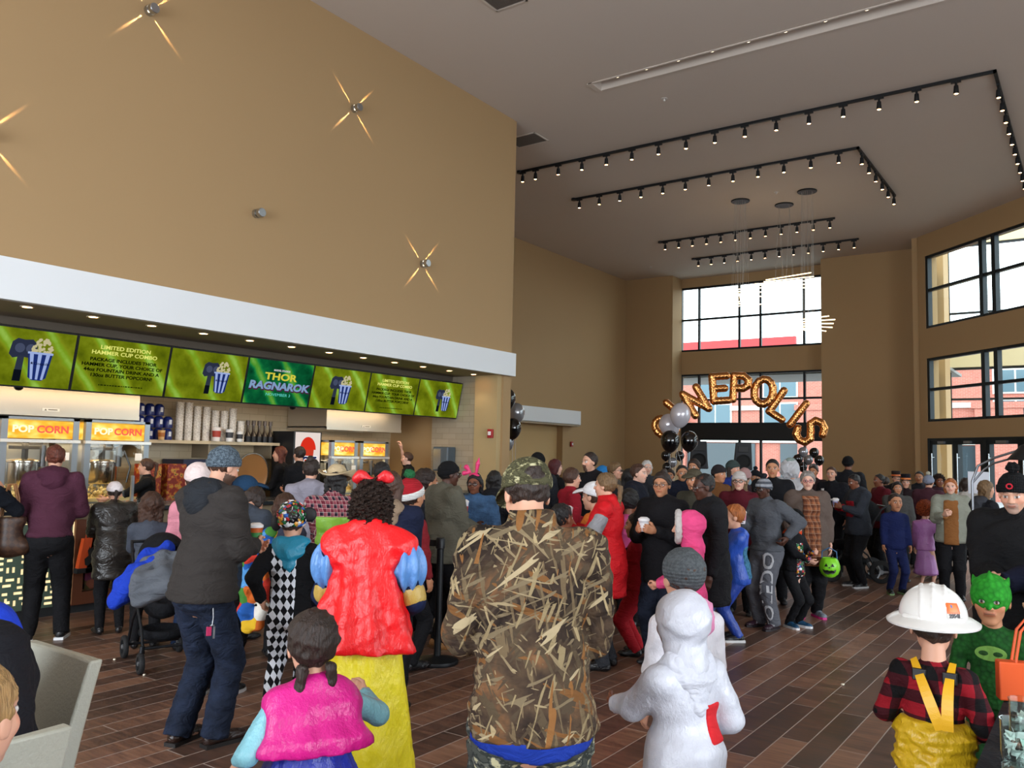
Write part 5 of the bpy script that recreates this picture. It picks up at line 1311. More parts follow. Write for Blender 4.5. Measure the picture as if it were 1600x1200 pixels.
            G = Body(); G.cone(h(0, -.05, .3), h(0, -.05, .75), .36*hh, .40*hh, .02, cut=True); hb_ = mk_mesh('top_hat', [G.mesh(rh*1.3, clip=local_clip(lambda x, y, z: .22-z))], hmt, root)
            MB().lathe([(.36*hh, 0), (.68*hh, .02*hh), (.68*hh, .05*hh), (.36*hh, .05*hh)], h(0, -.05, .2), 28).build('brim', hmt, hb_, True)
            MB().lathe([(.405*hh, 0), (.41*hh, .14*hh)], h(0, -.05, .27), 28, cap=False).build('hat_band', ho.get('band', mat('#d2682a', .5)), hb_, True)
        elif hk_ == 'headband':
            G = Body(); G.ell(h(0, -.07, .13), er(.40, .475, .45), .04*hh, Rh)
            hb_ = mk_mesh('headband', [G.mesh(rh*1.2, clip=[local_clip(lambda x, y, z: (.38-z+.9*np.maximum(0, -y-.05)-.0)), local_clip(lambda x, y, z: np.abs(y-.12)-.09)])], hmt, root)
            if ho.get('ears'):
                G = Body(); G.cone(h(-.1, .1, .55), h(-.16, .08, 1.0), .07*hh, .11*hh, .03*hh); G.cone(h(-.16, .08, 1.0), h(-.22, .05, 1.28), .11*hh, .03*hh, .03*hh)
                mk_mesh('bunny_ear', [G.mesh(rh*1.2)], hmt, hb_)
                G = Body(); G.cone(h(.18, .12, .56), h(.40, .12, .82), .05*hh, .13*hh, .02*hh); G.cone(h(.18, .12, .56), h(.5, .15, .52), .05*hh, .12*hh, .02*hh); mk_mesh('bow', [G.mesh(rh*1.2)], hmt, hb_)
        elif hk_ == 'bow':
            G = Body(); 
            for sx in (-1, 1): G.cone(h(sx*.03, .0, .62), h(sx*.30, -.02, .72), .05*hh, .15*hh, .02*hh); G.cone(h(sx*.30, -.02, .72), h(sx*.36, -.02, .68), .13*hh, .14*hh, .02*hh)
            G.ell(h(0, .0, .62), er(.08, .08, .09), .02*hh, Rh)
            hb_ = mk_mesh('hair_bow', [G.mesh(rh*1.2, disp=waves(seed, .005, 60))], hmt, root)
        elif hk_ == 'crest':      # green scaled mask hood with ridge
            G = Body(); G.ell(h(0, -.02, .11), er(.37, .47, .43), .04*hh, Rh); G.cone(h(0, .36, .04), h(0, .43, -.09), .05*hh, .06*hh, .03*hh)
            for k in range(4): G.cone(h(0, .22-.2*k, .50-.03*k*k), h(0, .16-.2*k, .60-.05*k*k), .06*hh, .02*hh, .03*hh)
            for sx in (-1, 1): G.cone(h(sx*.28, .0, .35), h(sx*.32, -.08, .47), .07*hh, .02*hh, .02*hh)
            for sx in (-1, 1): G.ell(h(sx*.135, .44, .0), er(.075, .16, .05), .01*hh, Rh, 's')
            hb_ = mk_mesh('mask_hood', [G.mesh(rh, clip=local_clip(lambda x, y, z: np.where(y > .1, -.15, -.34)-z))], hmt, root)
        elif hk_ == 'roundears':
            G = Body(); G.ell(h(0, -.06, .13), er(.40, .46, .44), .04*hh, Rh)
            hb_ = mk_mesh('bead_cap', [G.mesh(rh, clip=local_clip(lambda x, y, z: (-.12+.05*y-z)), disp=waves(seed, .006, 90))], hmt, root)
            
            for c_2, r_2 in ((h(.46, -.1, .18), er(.20, .08, .20)), (h(-.40, -.1, -.02), er(.14, .10, .22))):
                G = Body(); G.ell(c_2, r_2, .02*hh, Rh); mk_mesh('round_patch', [G.mesh(rh)], mat('#0d0d10', .6, name='black_felt'), hb_)
        elif hk_ == 'mane':
            G = Body(); G.ell(h(0, -.15, .15), er(.62, .55, .66), .05*hh, Rh); G.ell(h(0, .3, -.1), er(.3, .35, .3), .05*hh, Rh); G.ell(h(0, .55, -.2), er(.12, .1, .1), .03*hh, Rh)
            hb_ = mk_mesh('fluffy_head', [G.mesh(rh*1.3, disp=lambda X, Y, Z: .016*np.sin(X*60+3*np.sin(Z*20))*np.sin(Y*55+1)*np.sin(Z*70+2*np.sin(X*25)))], hmt, root)
            G = Body(); G.ell(h(.05, .0, .72), er(.3, .25, .16), .04*hh, Rh); mk_mesh('mane_tuft', [G.mesh(rh*1.3, disp=waves(seed, .015, 120))], cloth('#a9bcb6', 'fur'), hb_)
    if glasses:
        g = MB(); r_ = .085*hh; col_ = glasses if isinstance(glasses, str) else '#18181a'
        for sg in (-1, 1):
            g.tube([h(sg*.135+.088*math.cos(a)*1.15, .43, .005+.088*math.sin(a)*.85) for a in [2*PI*k/16 for k in range(16)]], .0022*(1.6 if D > 7 else 1), 6, closed=True)
            g.tube([h(sg*.235, .42, .02), h(sg*.34, .2, .03), h(sg*.34, -.02, .0)], .0018, 5)
        g.tube([h(-.04, .44, .02), h(.04, .44, .02)], .002, 5)
        g.build('glasses', mat(col_, .3, name='glasses_frame'), root, True)
    if extra: extra(root, J, h, hh, grips, seed)
    Mw = (Matrix.Translation((ox, oy, 0)) @ Matrix.Rotation(yaw, 4, 'Z'))
    return dict(root=root, J=J, H=H, grip={k: np.array(Mw@Vector(v)) for k, v in grips.items()}, M=Mw, h=h, hh=hh, yaw=yaw)
# ------------------------------------------------------------------ people
C = cloth
BLK = C('#141417'); BLK2 = C('#1b1c21'); NAVY = C('#161c30'); JEAN = C('#22324f', 'denim'); CHAR = C('#33353a'); GREY = C('#5d6066')
def D_at_x(px, py, X): return float((at_x(px, py, X)-CP)@FW)
def T(m, **k): return dict(m=m, **k)
PPL = {}
def face_on(name, *a, **k): PPL[name] = person(*a, **k); return PPL[name]

# --- extra garment builders (run with the figure's own joints)
def x_cape(m, z1, rw_, name='cape', back=True, t=.02):
    def f(root, J, h, hh, grips, seed):
        H = J['H']; N_ = J['N']; G = Body()
        G.cone(J['SL']*.97+J['SR']*.03, J['SR']*.97+J['SL']*.03, .056*H, .056*H, .03); G.cone(N_-np.array([0, .02*H, .02*H]), (N_[0], N_[1]-.04*H, z1*H), .07*H, rw_*H, .06, fy=.55)
        G.cone(N_-np.array([0, .0, .03*H]), N_+np.array([0, 0, .0]), .070*H, .050*H, .03)
        dsp = lambda X, Y, Z: .012*np.sin(np.arctan2(Y-N_[1], X-N_[0])*9+Z*4)*np.clip((N_[2]-Z)/.4, 0, 1)+waves(seed+8, .008, 18)(X, Y, Z)
        mk_mesh(name, [G.mesh(.012, disp=dsp, clip=[lambda X, Y, Z: z1*H-Z+0*X+0*Y, lambda X, Y, Z: (Y-(N_[1]+.03*H))+0*X+0*Z])], m, root)
    return f
def x_scarf(m, name='scarf'):
    def f(root, J, h, hh, grips, seed):
        H = J['H']; N_ = J['N']; Rl = J['Rl']; G = Body()
        G.cone(N_+Rl@np.array([-.05, -.01, -.005])*H, N_+Rl@np.array([.05, -.01, -.005])*H, .045*H, .045*H, .03); G.ell(N_+Rl@np.array([0, -.02, -.04])*H, np.array([.085, .065, .055])*H, .03); G.ell(N_+Rl@np.array([0, -.055, -.10])*H, np.array([.035, .025, .05])*H, .03)
        mk_mesh(name, [G.mesh(.010, disp=waves(seed+4, .008, 45))], m, root)
    return f
def x_multi(*fs):
    def f(*a):
        for g in fs: g(*a)
    return f
def x_overalls(root, J, h, hh, grips, seed):
    H = J['H']; P, N_, tl = J['P'], J['N'], J['tlen']; Y_ = C('#c9a21c', 'satin', name='yellow_oilcloth'); G = Body()
    G.ell(P+np.array([0, 0, tl*.30]), (.100*H*1.0+.034, .080*H+.034, .25*tl), .03); G.ell(P+np.array([0, 0, .01*H]), (.105*H+.03, .082*H+.03, .12*H), .03)
    bib = mk_mesh('overall_bib', [G.mesh(.009, disp=waves(seed, .012, 36), clip=[lambda X, Y, Z: Z-(P[2]+tl*.46)+0*X+0*Y])], Y_, root)
    ST = mat('#e0a81a', .45, name='yellow_strap', bump=.1, bscale=200); BK = mat('#111214', .3, name='black_buckle')
    def strap(p0, p1, p2, w_=.020, n=14, nm='strap'):
        mb = MB(); vs = []
        for i in range(n+1):
            t = i/n; p = (1-t)**2*p0+2*t*(1-t)*p1+t*t*p2; q_ = (1-t)**2*p0+2*t*(1-t)*p1+t*t*p2
            dt = nrm(2*(1-t)*(p1-p0)+2*t*(p2-p1)); nn = nrm(np.array([0, -1, .15])); sd = np.cross(dt, nn); vs += [p+sd*w_, p-sd*w_, p-sd*w_-nn*.003, p+sd*w_-nn*.003]
        fs = []
        for i in range(n):
            for j in range(4): fs.append((i*4+j, i*4+(j+1) % 4, (i+1)*4+(j+1) % 4, (i+1)*4+j))
        return mb.add(vs, fs).build(nm, ST, bib)
    yb = -.062*H-.030
    base = P+np.array([.045*H, yb-.032, tl*.44])
    for sx, nm in ((-1, 'strap'), (1, 'strap')):
        sh_ = J['SL' if sx < 0 else 'SR']; p2 = np.array([sh_[0]*.62, N_[1]-.01*H, sh_[2]+.055*H]); p1 = np.array([(base[0]+p2[0])/2, yb-.065, (base[2]+p2[2])/2+.03*H])
        so = strap(base+np.array([sx*.012, 0, 0]), p1, p2)
        bp = base*.12+p1*.26*1+p2*.62; MB().box(bp[0]-.026, bp[0]+.026, bp[1]-.012, bp[1]+.004, bp[2]-.022, bp[2]+.022, .004).build('buckle', BK, so)
def x_tail(m, z0, z1):
    def f(root, J, h, hh, grips, seed):
        H = J['H']; P = J['P']; G = Body(); r_ = .104*H
        G.cone((P[0], P[1], z0*H), (P[0], P[1], z1*H), r_+.022, r_+.018, .02, fy=.88)
        mk_mesh('shirt_tail', [G.mesh(.012, disp=waves(seed+2, .006, 22), clip=[lambda X, Y, Z: (z1+.02)*H+.45*np.abs(X)*.35-Z+0*Y, lambda X, Y, Z: Z-z0*H+0*X+0*Y])], m, root)
    return f
def x_panels(root, J, h, hh, grips, seed):
    """grey inset panels on the sleeves of the red jacket"""
    H = J['H']; g = C('#8e8d90', name='grey_panel')
    for k, sg in (('L', -1), ('R', 1)):
        S_, E_, W_ = J['S'+k], J['E'+k], J['W'+k]; G = Body()
        a_ = S_*.72+E_*.28; G.cone(a_+np.array([sg*.012*H, -.012*H, 0]), E_+np.array([sg*.012*H, -.012*H, 0]), .041*H, .045*H, .01); G.cone(E_+np.array([sg*.008*H, -.01*H, -.0]), E_*.4+W_*.6+np.array([sg*.006*H, 0, -.014*H]), .042*H, .020*H, .01)
        mk_mesh('sleeve_panel', [G.mesh(.012)], g, root)
def x_text(body, size, col, where, rx=0):
    def f(root, J, h, hh, grips, seed):
        H = J['H']
        if where == 'thigh':
            a_, b_ = J['hL'], J['AL']; M_ = (a_*.45+b_*.55); d_ = nrm(b_-a_)
            tx = text_mesh(body, size, 'leg_lettering', mat(col, .7), root, (0, 0, 0), rot=(0, 0, 0), bold=.003, extrude=.002)
            e1 = d_; e3 = nrm(np.array([-.45, 1, 0])); e2 = np.cross(e3, e1); off = .062*H*1.3+.034
            e1 = -e1; e2 = nrm(np.cross(e3, e1)); tx.data.transform(Matrix(np.stack([e1, e2, nrm(np.cross(e1, e2))], 1).tolist()).to_4x4()); tx.data.transform(Matrix.Translation(M_+e3*off))
            tg = [c for c in root.children if c.name.startswith('trousers')]
            if tg: sw_ = tx.modifiers.new('s', 'SHRINKWRAP'); sw_.target = tg[0]; sw_.wrap_method = 'NEAREST_SURFACEPOINT'; sw_.wrap_mode = 'ABOVE_SURFACE'; sw_.offset = .006
        if where == 'chest':
            M_ = J['N']-J['Rl']@np.array([0, 0, J['tlen']*.35])+J['Rl']@np.array([0, .060*H+.045, 0])
            tx = text_mesh(body, size, 'chest_lettering', mat(col, .7), root, (0, 0, 0), rot=(PI/2, 0, PI), extrude=.003, bold=.002); tx.data.transform(Matrix.Translation(M_))
    return f
def x_patch(col, cz, w_, h_, depth=.05, name='chest_print', back=False, dx=0):
    def f(root, J, h, hh, grips, seed):
        H = J['H']; sg = -1 if back else 1; G = Body(); c_ = J['P']+J['Rl']@np.array([dx*H, 0, cz*H]); G.ell(c_+J['Rl']@np.array([0, sg*(.063*H+.012), 0]), (w_*H, depth, h_*H), .01, J['Rl'])
        mk_mesh(name, [G.mesh(.012)], C(col), root)
    return f
def x_emblem(root, J, h, hh, grips, seed):
    H = J['H']; c_ = J['P']+J['Rl']@np.array([0, .062*H+.020, J['tlen']*.72])
    o = MB().lathe([(.0001, 0), (1, 0), (1, .008), (.0001, .012)], n=28).build('emblem', C('#6f9a48'), root, True)
    o.data.transform(Matrix.Diagonal((.058*H, .03*H, 1, 1))); o.data.transform(Matrix.Rotation(-PI/2, 4, 'X')); o.data.transform(Matrix.Translation(c_))
    for sx in (-1, 1):
        e = MB().lathe([(.0001, .0), (1, .0), (.0001, .006)], n=14).build('emblem_eye', C('#23451f'), o, True); e.data.transform(Matrix.Diagonal((.020*H, .010*H, 1, 1))); e.data.transform(Matrix.Rotation(-PI/2, 4, 'X')); e.data.transform(Matrix.Translation(c_+np.array([sx*.024*H, .010, 0])))
def x_puff(col='#6f9fd0'):
    def f(root, J, h, hh, grips, seed):
        H = J['H']
        for k in 'LR':
            S_, E_ = J['S'+k], J['E'+k]; G = Body(); c_ = S_*.62+E_*.38; G.ell(c_, (.060*H, .060*H, .075*H), .02)
            mk_mesh('puff_sleeve', [G.mesh(.010, disp=lambda X, Y, Z, c_=c_: .012*np.sin(np.arctan2(Y-c_[1], X-c_[0])*9))], C('#5b8cc8', 'satin', col2='#b8282e'), root)
            G = Body(); q_ = S_*.18+E_*.82; G.cone(q_, q_+(E_-S_)*.12, .040*H, .040*H, .01); mk_mesh('gold_cuff', [G.mesh(.010)], C('#b99a4a', 'satin'), root)
    return f

# ---------------- queue at the counter (left)
SM = person('person in a black jacket with a blue hood, seated on a grey chair', -18, 905, 2.55, H=1.76, yawd=176, lean=9, side=0, hp=35, b=1.55, arms=((.07, .13, -.22), (.07, .13, -.22)), sit=True, skin='fair',
       top=T(C('#17171c', 'plain'), hood='down', hoodm=C('#1f3fc0'), t=.03), bottom=('trousers', CHAR), hair=('short', 'brown'), pos=(-2.93, 1.30))
person('small blond child at the lower left edge, close to the seated person', -34, 1030, 1.85, child=2, face=40, arms=((-.03, .24, -.1), 'front'), skin='fair', top=T(C('#3a4a6a')), bottom=('trousers', JEAN), hair=('short', 'blonde'))
MAR = person('person in a maroon hooded top and black trousers, seen from behind at the counter', 88, 695, 7.35, face=4, b=1.22, lean=4, arms=((-.03, .17, -.14), (-.03, .17, -.14)), feet=((-.01, 0), (.02, .03)), skin='fair',
       top=T(C('#4b2636'), hood='down', hoodm=C('#472233'), hem=.53, t=.022, n='hooded_top'), bottom=('trousers', BLK), shoes=('#17171a', '#e8e8e8'), hair=('short', 'auburn'))
LBAG = person('person in a black coat at the left edge with the brown tote bag', -34, 712, 6.9, face=20, arms=('down', (-.02, .16, .0)), skin='fair', top=T(C('#141820'), hem=.42, t=.025), bottom=('trousers', BLK), hair=('long', 'dark'))
person('person in a white cap and long black leather jacket leaning on the counter', 180, 751, 7.7, face=-8, b=1.2, lean=14, arms=((-.05, .2, -.12), (-.05, .2, -.12)), skin='fair', top=T(C('#26221f', 'leather'), hem=.36, t=.03, amp=.014),
       bottom=('leggings', BLK), hair=('ponytail', 'dark', .6), hat=('cap', C('#e6dcdc')))
person('girl with long wavy brown hair and a grey hoodie, seen from behind at the counter', 238, 768, 7.15, face=0, child=1, lean=6, arms=((-.04, .2, -.15), (-.04, .2, -.15)), top=T(C('#474c57'), t=.02), bottom=('trousers', BLK), hair=('long', 'brown', 1.25))
person('worker with a dark ponytail in a black shirt reaching left at the popcorn machine', 228, 716, D_at_x(228, 716, -9.62), face=275, hy=5, arms=((.04, .28, -.13), 'front'), skin='fair', top=T(BLK, sleeve=.5, n='shirt'), bottom=('trousers', BLK), hair=('pony_high', 'brown', 1.1))
person('child in a pink and white cap behind the man in the knit beanie', 311, 722, 7.1, face=10, child=1, skin='fair', top=T(C('#d58a98')), bottom=('trousers', JEAN), hair=('short', 'brown'), hat=('cap', C('#ead6d2'), dict(visor=C('#d42a78'))))
BEAN = person('bearded man in a grey knit beanie, dark brown jacket and boot-cut jeans', 352, 697, 4.95, face=48, lean=3, hp=14, hy=10, b=1.18, arms=('front', (-.06, .175, -.17)), feet=((-.0, -.02), (.0, .03)), skin='fair',
       top=T(C('#34302e', rough=.9), hem=.485, t=.030, hood='down', hoodm=C('#24272c'), amp=.010, collar=.02), bottom=('flare', C('#1a2233', 'denim')), shoes=('#2c1c16', '#15100e'), hair=('buzz', 'brown'), beard=('full', 'dark'), hat=('beanie', C('#66747f', 'knit', col2='#3f4a54')))
person('woman in a slate grey jacket bending forward, dark hair hanging over her face', 398, 766, 6.2, face=30, lean=34, hp=25, b=1.25, arms=('front', 'front'), top=T(C('#3c424c'), hood='down', t=.028), bottom=('trousers', BLK), hair=('long', 'dark', .7), shoes=('#17171a', '#d8d8d8'))
person('child in a blue hat behind the bearded man, by the warming pan', 386, 742, 7.5, face=60, child=1, skin='fair', top=T(C('#23344e')), bottom=('trousers', BLK), hair=('short', 'brown'), hat=('cap', C('#22405e')))
person('auburn haired worker in black behind the counter, left of the dark haired worker', 437, 697, D_at_x(437, 697, -9.85), face=285, b=.85, arms=('front', 'front'), skin='fair', top=T(BLK, n='shirt'), bottom=('trousers', BLK), hair=('long', 'auburn', .8))
person('short haired worker in black seen from behind beside the iced drink poster', 468, 697, D_at_x(468, 697, -9.3), face=330, b=.95, arms=('front', 'front'), skin='fair', top=T(BLK, n='shirt'), bottom=('trousers', BLK), hair=('short', 'dark'))
person('woman with a dark hair bun and pale grey hoodie queueing left of the straw hat', 487, 716, 7.7, face=8, arms=('front', 'front'), top=T(C('#8b8792'), hood='down', t=.026), bottom=('leggings', BLK), hair=('bun', 'dark'))
person('girl with straight brown hair between the grey jacket and the bead cap', 446, 770, 6.9, face=0, child=1, top=T(C('#43475a')), bottom=('trousers', BLK), hair=('long', 'brown', .8))
person('person in a straw cowboy hat, red plaid shirt and lime green vest', 527, 727, 6.35, face=20, hp=10, b=1.15, arms=('front', (-.02, .2, -.2)), top=T(C('#6a2432', 'plaid', col2='#241a2a', col3='#8a4650', scale=1.5), t=.02, hem=.50, n='plaid_shirt', panels=[('vest', C('#86b83c', 'satin'), -.06, .10, -.04, .27, -1, .012)]), bottom=('trousers', JEAN), hair=('long', 'black', .8),
       hat=('cowboy', C('#b9a582', rough=.7)))
HARL = person('child in a black and white diamond costume with a bead covered cap', 458, 781, 5.5, face=8, lean=3, side=-2, child=1, b=1.12, arms=((.03, -.02, -.22), (.0, .16, -.17)), feet=((-.02, -.03), (0, .0)), skin='fair',
       top=T(C('#0e0e12', 'diamond', col2='#d9dce4', col3='.035', scale=1.001), t=.02, hem=.50, amp=.008, n='costume_top'), bottom=('trousers', C('#0e0e12', 'diamond', col2='#d9dce4', col3='.035')), shoes=('#dcd8d2', '#e8e8e8'), hair=('short', 'brown'), hat=('roundears', C('#101014', 'beads', name='bead_cap_cloth')), extra=x_scarf(C('#1f87a8', 'satin'), 'cowl'))
SNOW = person('woman with curly dark hair in a red cape, yellow skirt and red bow', 583, 752, 3.95, face=12, b=1.15, arms=((-.02, .17, -.16), (.0, .14, -.22)), skin='fair', top=T(C('#141d3c'), t=.014, sleeve=.9, n='bodice', hem=.55),
       bottom=('skirt', C('#f0dc22', 'satin', name='yellow_satin'), dict(hem=.115, r=.165, fy=.8, pleats=9, waist=.5)), shoes='#3a2a20', hair=('longcurly', 'dark', .72), hat=('bow', C('#d21f26', 'satin')), extra=x_multi(x_puff(), x_cape(C('#e8161c', 'satin', rough=.6), .52, .170)))
GIRL = person('small girl with dark braids in a shiny pink cape and royal blue skirt, front left', 490, 951, 2.85, child=2, face=-12, hr=0, b=1.05, arms=((.13, .05, -.20), (.11, .18, -.04)), skin='fair', top=T(C('#7fb8c4', 'satin'), t=.012, n='blouse', hem=.60),
       bottom=('skirt', C('#14279a', 'satin', name='blue_satin'), dict(hem=.13, r=.30, fy=.9, pleats=14, amp=.02, waist=.75)), shoes='#222222', hair=('braids', 'dark'), extra=x_cape(C('#cc1880', 'satin'), .63, .185, 'cape'))
person('brown haired woman in a navy parka with a fur edged hood', 612, 736, 5.5, face=15, b=1.15, arms=('front', 'front'), top=T(C('#141a30'), hood='down', hoodm=C('#a28a72', 'fur'), t=.032, hem=.44), bottom=('trousers', BLK), hair=('long', 'brown', .55))
person('person with black hair in the queue before the narrower hood', 596, 722, 7.9, face=-15, top=T(C('#22252c')), bottom=('trousers', BLK), hair=('mid', 'black'), skin='tan')
person('young worker in black raising one arm by the far popcorn machine', 636, 706, D_at_x(636, 706, -9.55), face=275, skin='pale', arms=('front', 'up'), top=T(BLK, sleeve=.4, n='shirt'), bottom=('trousers', BLK), hair=('short', 'brown'))
person('boy with short black hair between the counter and the olive hoodie', 667, 731, 7.9, face=60, child=1, skin='tan', top=T(C('#23262e')), bottom=('trousers', BLK), hair=('short', 'dark'))
person('child in a red and green knit hat behind the navy parka', 643, 746, 6.6, face=40, child=1, skin='tan', top=T(C('#7c1f26'), hood='down'), bottom=('trousers', BLK), hair=('short', 'dark'), hat=('beanie', C('#a8202a', 'knit'), dict(cuffm=C('#e0e0dc', 'knit'), pom=True, pomm=C('#2f7a4a', 'fur'))))
OLV = person('woman in a black beanie with gold lettering and an olive grey hoodie', 703, 719, 7.3, face=62, hy=12, b=1.42, arms=('front', 'front'), skin='dark', top=T(C('#5b584c'), hood='down', t=.035, hem=.47, amp=.013), bottom=('leggings', BLK), shoes=('#a0703e', '#6a4a2a'), hair=('mid', 'black'),
       hat=('beanie', C('#121214', 'knit'), dict(logo=('D', '#c9a23a'))), glasses=True)
DEN = person('woman in a denim jacket with glasses and a pink bunny ear headband', 742, 737, 7.9, face=192, hy=4, b=1.3, arms=('down', (-.03, .15, -.09)), skin='brown', top=T(C('#3f5d80', 'denim'), t=.022, hem=.50, n='denim_jacket'), bottom=('trousers', BLK), hair=('bob', 'black'), hat=('headband', C('#d8306c', 'satin'), dict(ears=True)), glasses=True)
person('person with long black braided hair just left of the camouflage cap', 773, 735, 8.5, face=10, b=1.1, skin='dark', top=T(C('#1a1b20'), hood='down', t=.03), bottom=('trousers', BLK), hair=('long', 'black', 1.0))
# ---------------- foreground
CAMO = person('man in a reed camouflage jacket and camouflage cap seen from behind, centre foreground', 824, 718, 2.85, face=-6, hp=16, hy=-14, lean=8, b=1.12, arms=((-.03, .16, -.19), (-.035, .16, -.19)), skin='fair', top=T(C('#4b3a2a', 'reeds', name='reed_camouflage'), hem=.49, t=.030, amp=.010, slr=1.0, n='jacket', collar=.035),
       bottom=('baggy', C('#3f423d', 'blotch', col2='#2c302c', col3='#585a52', scale=.7)), shoes=('#3a2c20', '#15100e'), hair=('short', 'dark'), hat=('cap', C('#4c4a34', 'blotch', col2='#3a3826', col3='#6d6a4c', scale=1.5), dict(gap=True)), extra=x_tail(C('#152f86'), .50, .44))
HAT = person('child in a white hard hat, red buffalo check shirt and yellow overalls', 1457, 924, 3.3, child=2, face=8, hy=-8, b=1.05, arms=((.03, .13, -.19), (.03, .12, -.20)), skin='fair', top=T(C('#8a1420', 'buffalo', col2='#0c0a0c', col3='#3a0c14'), t=.018, n='checked_shirt'),
       bottom=('baggy', C('#c9a21c', 'satin')), shoes='#c9a21c', hair=('short', 'dark'), hat=('hardhat', mat('#dedcd8', .25, name='white_plastic')), extra=x_overalls)
person('child in a green scaled mask and costume with a chest emblem', 1547, 892, 4.0, child=2, face=185, arms=('down', 'relax'), skin='tan', top=T(C('#1f5a22', 'scales', col2='#0f3312'), t=.014, n='costume_top'), bottom=('trousers', C('#1a4a1e', 'scales', col2='#0f3312')),
       shoes='#1a3a1a', hair=None, hat=('crest', C('#2f9a2c', 'scales', col2='#1b6a1c')), extra=x_emblem)
OHIO = person('man in a black pom-pom beanie with a red O and a black hoodie, right edge', 1583, 737, 4.7, face=190, hp=14, b=1.35, arms=('front', 'front'), skin='fair', beard=('stubble', 'grey'), top=T(C('#141416'), hood='down', t=.034), bottom=('trousers', BLK), hair=('short', 'dark'),
       hat=('beanie', C('#0f1012', 'knit'), dict(pom=True, logo=('O', '#c4162e'))))
person('adult in a dark navy top at the right edge, leaning over the masked child', 1688, 735, 4.1, face=230, lean=18, b=1.2, arms=((-.02, .2, -.2), (.0, .22, -.16)), top=T(C('#12162a'), t=.03), bottom=('trousers', BLK), hair=('short', 'dark'))
BEK = person('child in a grey ribbed beanie and white and pink robe, behind the white costume', 1067, 853, 3.65, child=1, face=-30, b=.95, arms=('down', 'down'), skin='fair', top=T(C('#d9d6dc', 'satin'), t=.022, hem=.2, flare=.03, n='robe'), bottom=('trousers', C('#cfccd4')), hair=('short', 'brown'), hat=('beanie', C('#5d6265', 'knit', col2='#4a4e51'), dict(cuff=False, low=.3)), extra=x_scarf(C('#e08ab4', 'satin'), 'pink_collar'))
WHI = person('small child in a white hooded costume with a red and green patch, reaching left', 1062, 922, 3.0, child=1, face=-40, b=1.05, arms=((-.02, .24, -.13), (.03, .1, -.2)), skin='brown', top=T(C('#c3c5cf', 'satin'), hood='up', t=.022, hem=.14, flare=.035, amp=.008, slr=1.15, freq=17, n='costume', panels=[('red_patch', C('#c4242a'), .02, .09, .13, .24, -1), ('green_patch', C('#1f7a34'), -.06, .0, -.22, -.1, -1)]), bottom=('trousers', C('#cfd1da')), shoes='#d0d0d4', hair=None, extra=x_scarf(C('#c6c8d2'), 'ruff'))
# ---------------- middle group around the red jacket
RED = person('woman with a long ponytail in a bright red jacket with grey sleeve panels', 945, 738, 6.75, face=288, b=1.15, arms=('hold', 'hold'), skin='fair', top=T(C('#c4161e', rough=.6), t=.028, hem=.37, collar=.03, n='jacket'), bottom=('trousers', CHAR), hair=('ponytail', 'dirty', 1.3), extra=x_panels)
GLA = person('woman with glasses, hair pulled back and a black hoodie, looking at the camera', 1034, 737, 6.9, face=205, hy=-8, b=1.15, arms=('hold', 'hold'), skin='tan', top=T(C('#141316'), hood='down', t=.028, hem=.42), bottom=('trousers', C('#1a1f2c', 'denim')), hair=('bun', 'dark'), glasses=True)
DARK = person('man with a shaved head and glasses in a black hooded jacket and blue jeans', 1099, 739, 6.55, face=250, hy=-5, hp=6, b=1.25, arms=('down', 'down'), skin='dark', top=T(C('#17171a'), hood='down', t=.03, hem=.36), bottom=('trousers', C('#35507c', 'denim')), hair=('buzz', 'black'), glasses=True)
person('child in a pink hood with white fur trim', 1074, 797, 6.1, face=268, child=1, arms=('front', 'front'), top=T(C('#d8487c'), hood='up', trim=C('#e6dfda', 'fur'), t=.03), bottom=('trousers', BLK), hair=None)
BLU = person('blond boy in a bright blue hooded costume', 1146, 787, 7.85, face=262, child=1, b=1.12, arms=('front', 'relax'), top=T(C('#2450b4', 'satin'), hood='down', t=.024, hem=.42, panels=[('printed_back', C('#4f8aa8', 'scales', col2='#1f4a6a'), -.09, .09, .0, .24, -1)]), bottom=('trousers', C('#1d3f9a', 'satin')), shoes=('#15161a', '#d8d8d8'), hair=('short', 'ginger'))
TOL = person('person in a striped pom-pom beanie, grey sweatshirt and grey sweatpants lettered down one leg', 1193, 746, 8.45, face=222, b=1.28, hp=6, arms=('hip', 'hold'), skin='dark', top=T(C('#51545a'), t=.024, hem=.52), bottom=('flare', C('#5b5d64')), shoes=('#2e1a26', '#1b1218'), hair=('short', 'black'),
       hat=('beanie', C('#4a4e56', 'stripe_h', col2='#8d9096'), dict(pom=True, pomm=C('#2c2d33', 'fur'))), glasses=True, extra=x_text('TOLEDO', .20, '#b4b6ba', 'thigh'))
OLD = person('older woman with short grey hair, taupe coat and plaid shirt', 1262, 736, 9.1, face=163, hy=14, b=1.35, arms=('down', 'down'), skin='pale', top=T(C('#5c4f48'), t=.034, hem=.40, flare=.02, n='coat', panels=[('plaid_shirt', C('#5a3324', 'check', col2='#9a6040', col3='#74462e'), -.058, .058, -.14, .34, 1, .010)]), bottom=('trousers', BLK), shoes=('#7d8894', '#d8348c'), hair=('mid', 'grey'), glasses='#a0505a')
person('boy in a black beanie and black costume before the older woman', 1243, 794, 8.5, face=132, child=1, arms=('hold', 'front'), skin='pale', top=T(C('#131418'), t=.02, hem=.48, n='costume_top', panels=[('costume_print', C('#2a5688', 'beads', scale=1.0), -.05, .045, -.02, .27, 1)]), bottom=('trousers', BLK), shoes=('#1f4a6a', '#e0e0e0'), hair=('short', 'brown'), hat=('beanie', C('#121214', 'knit')), extra=x_scarf(C('#d2461e'), 'orange_collar'))
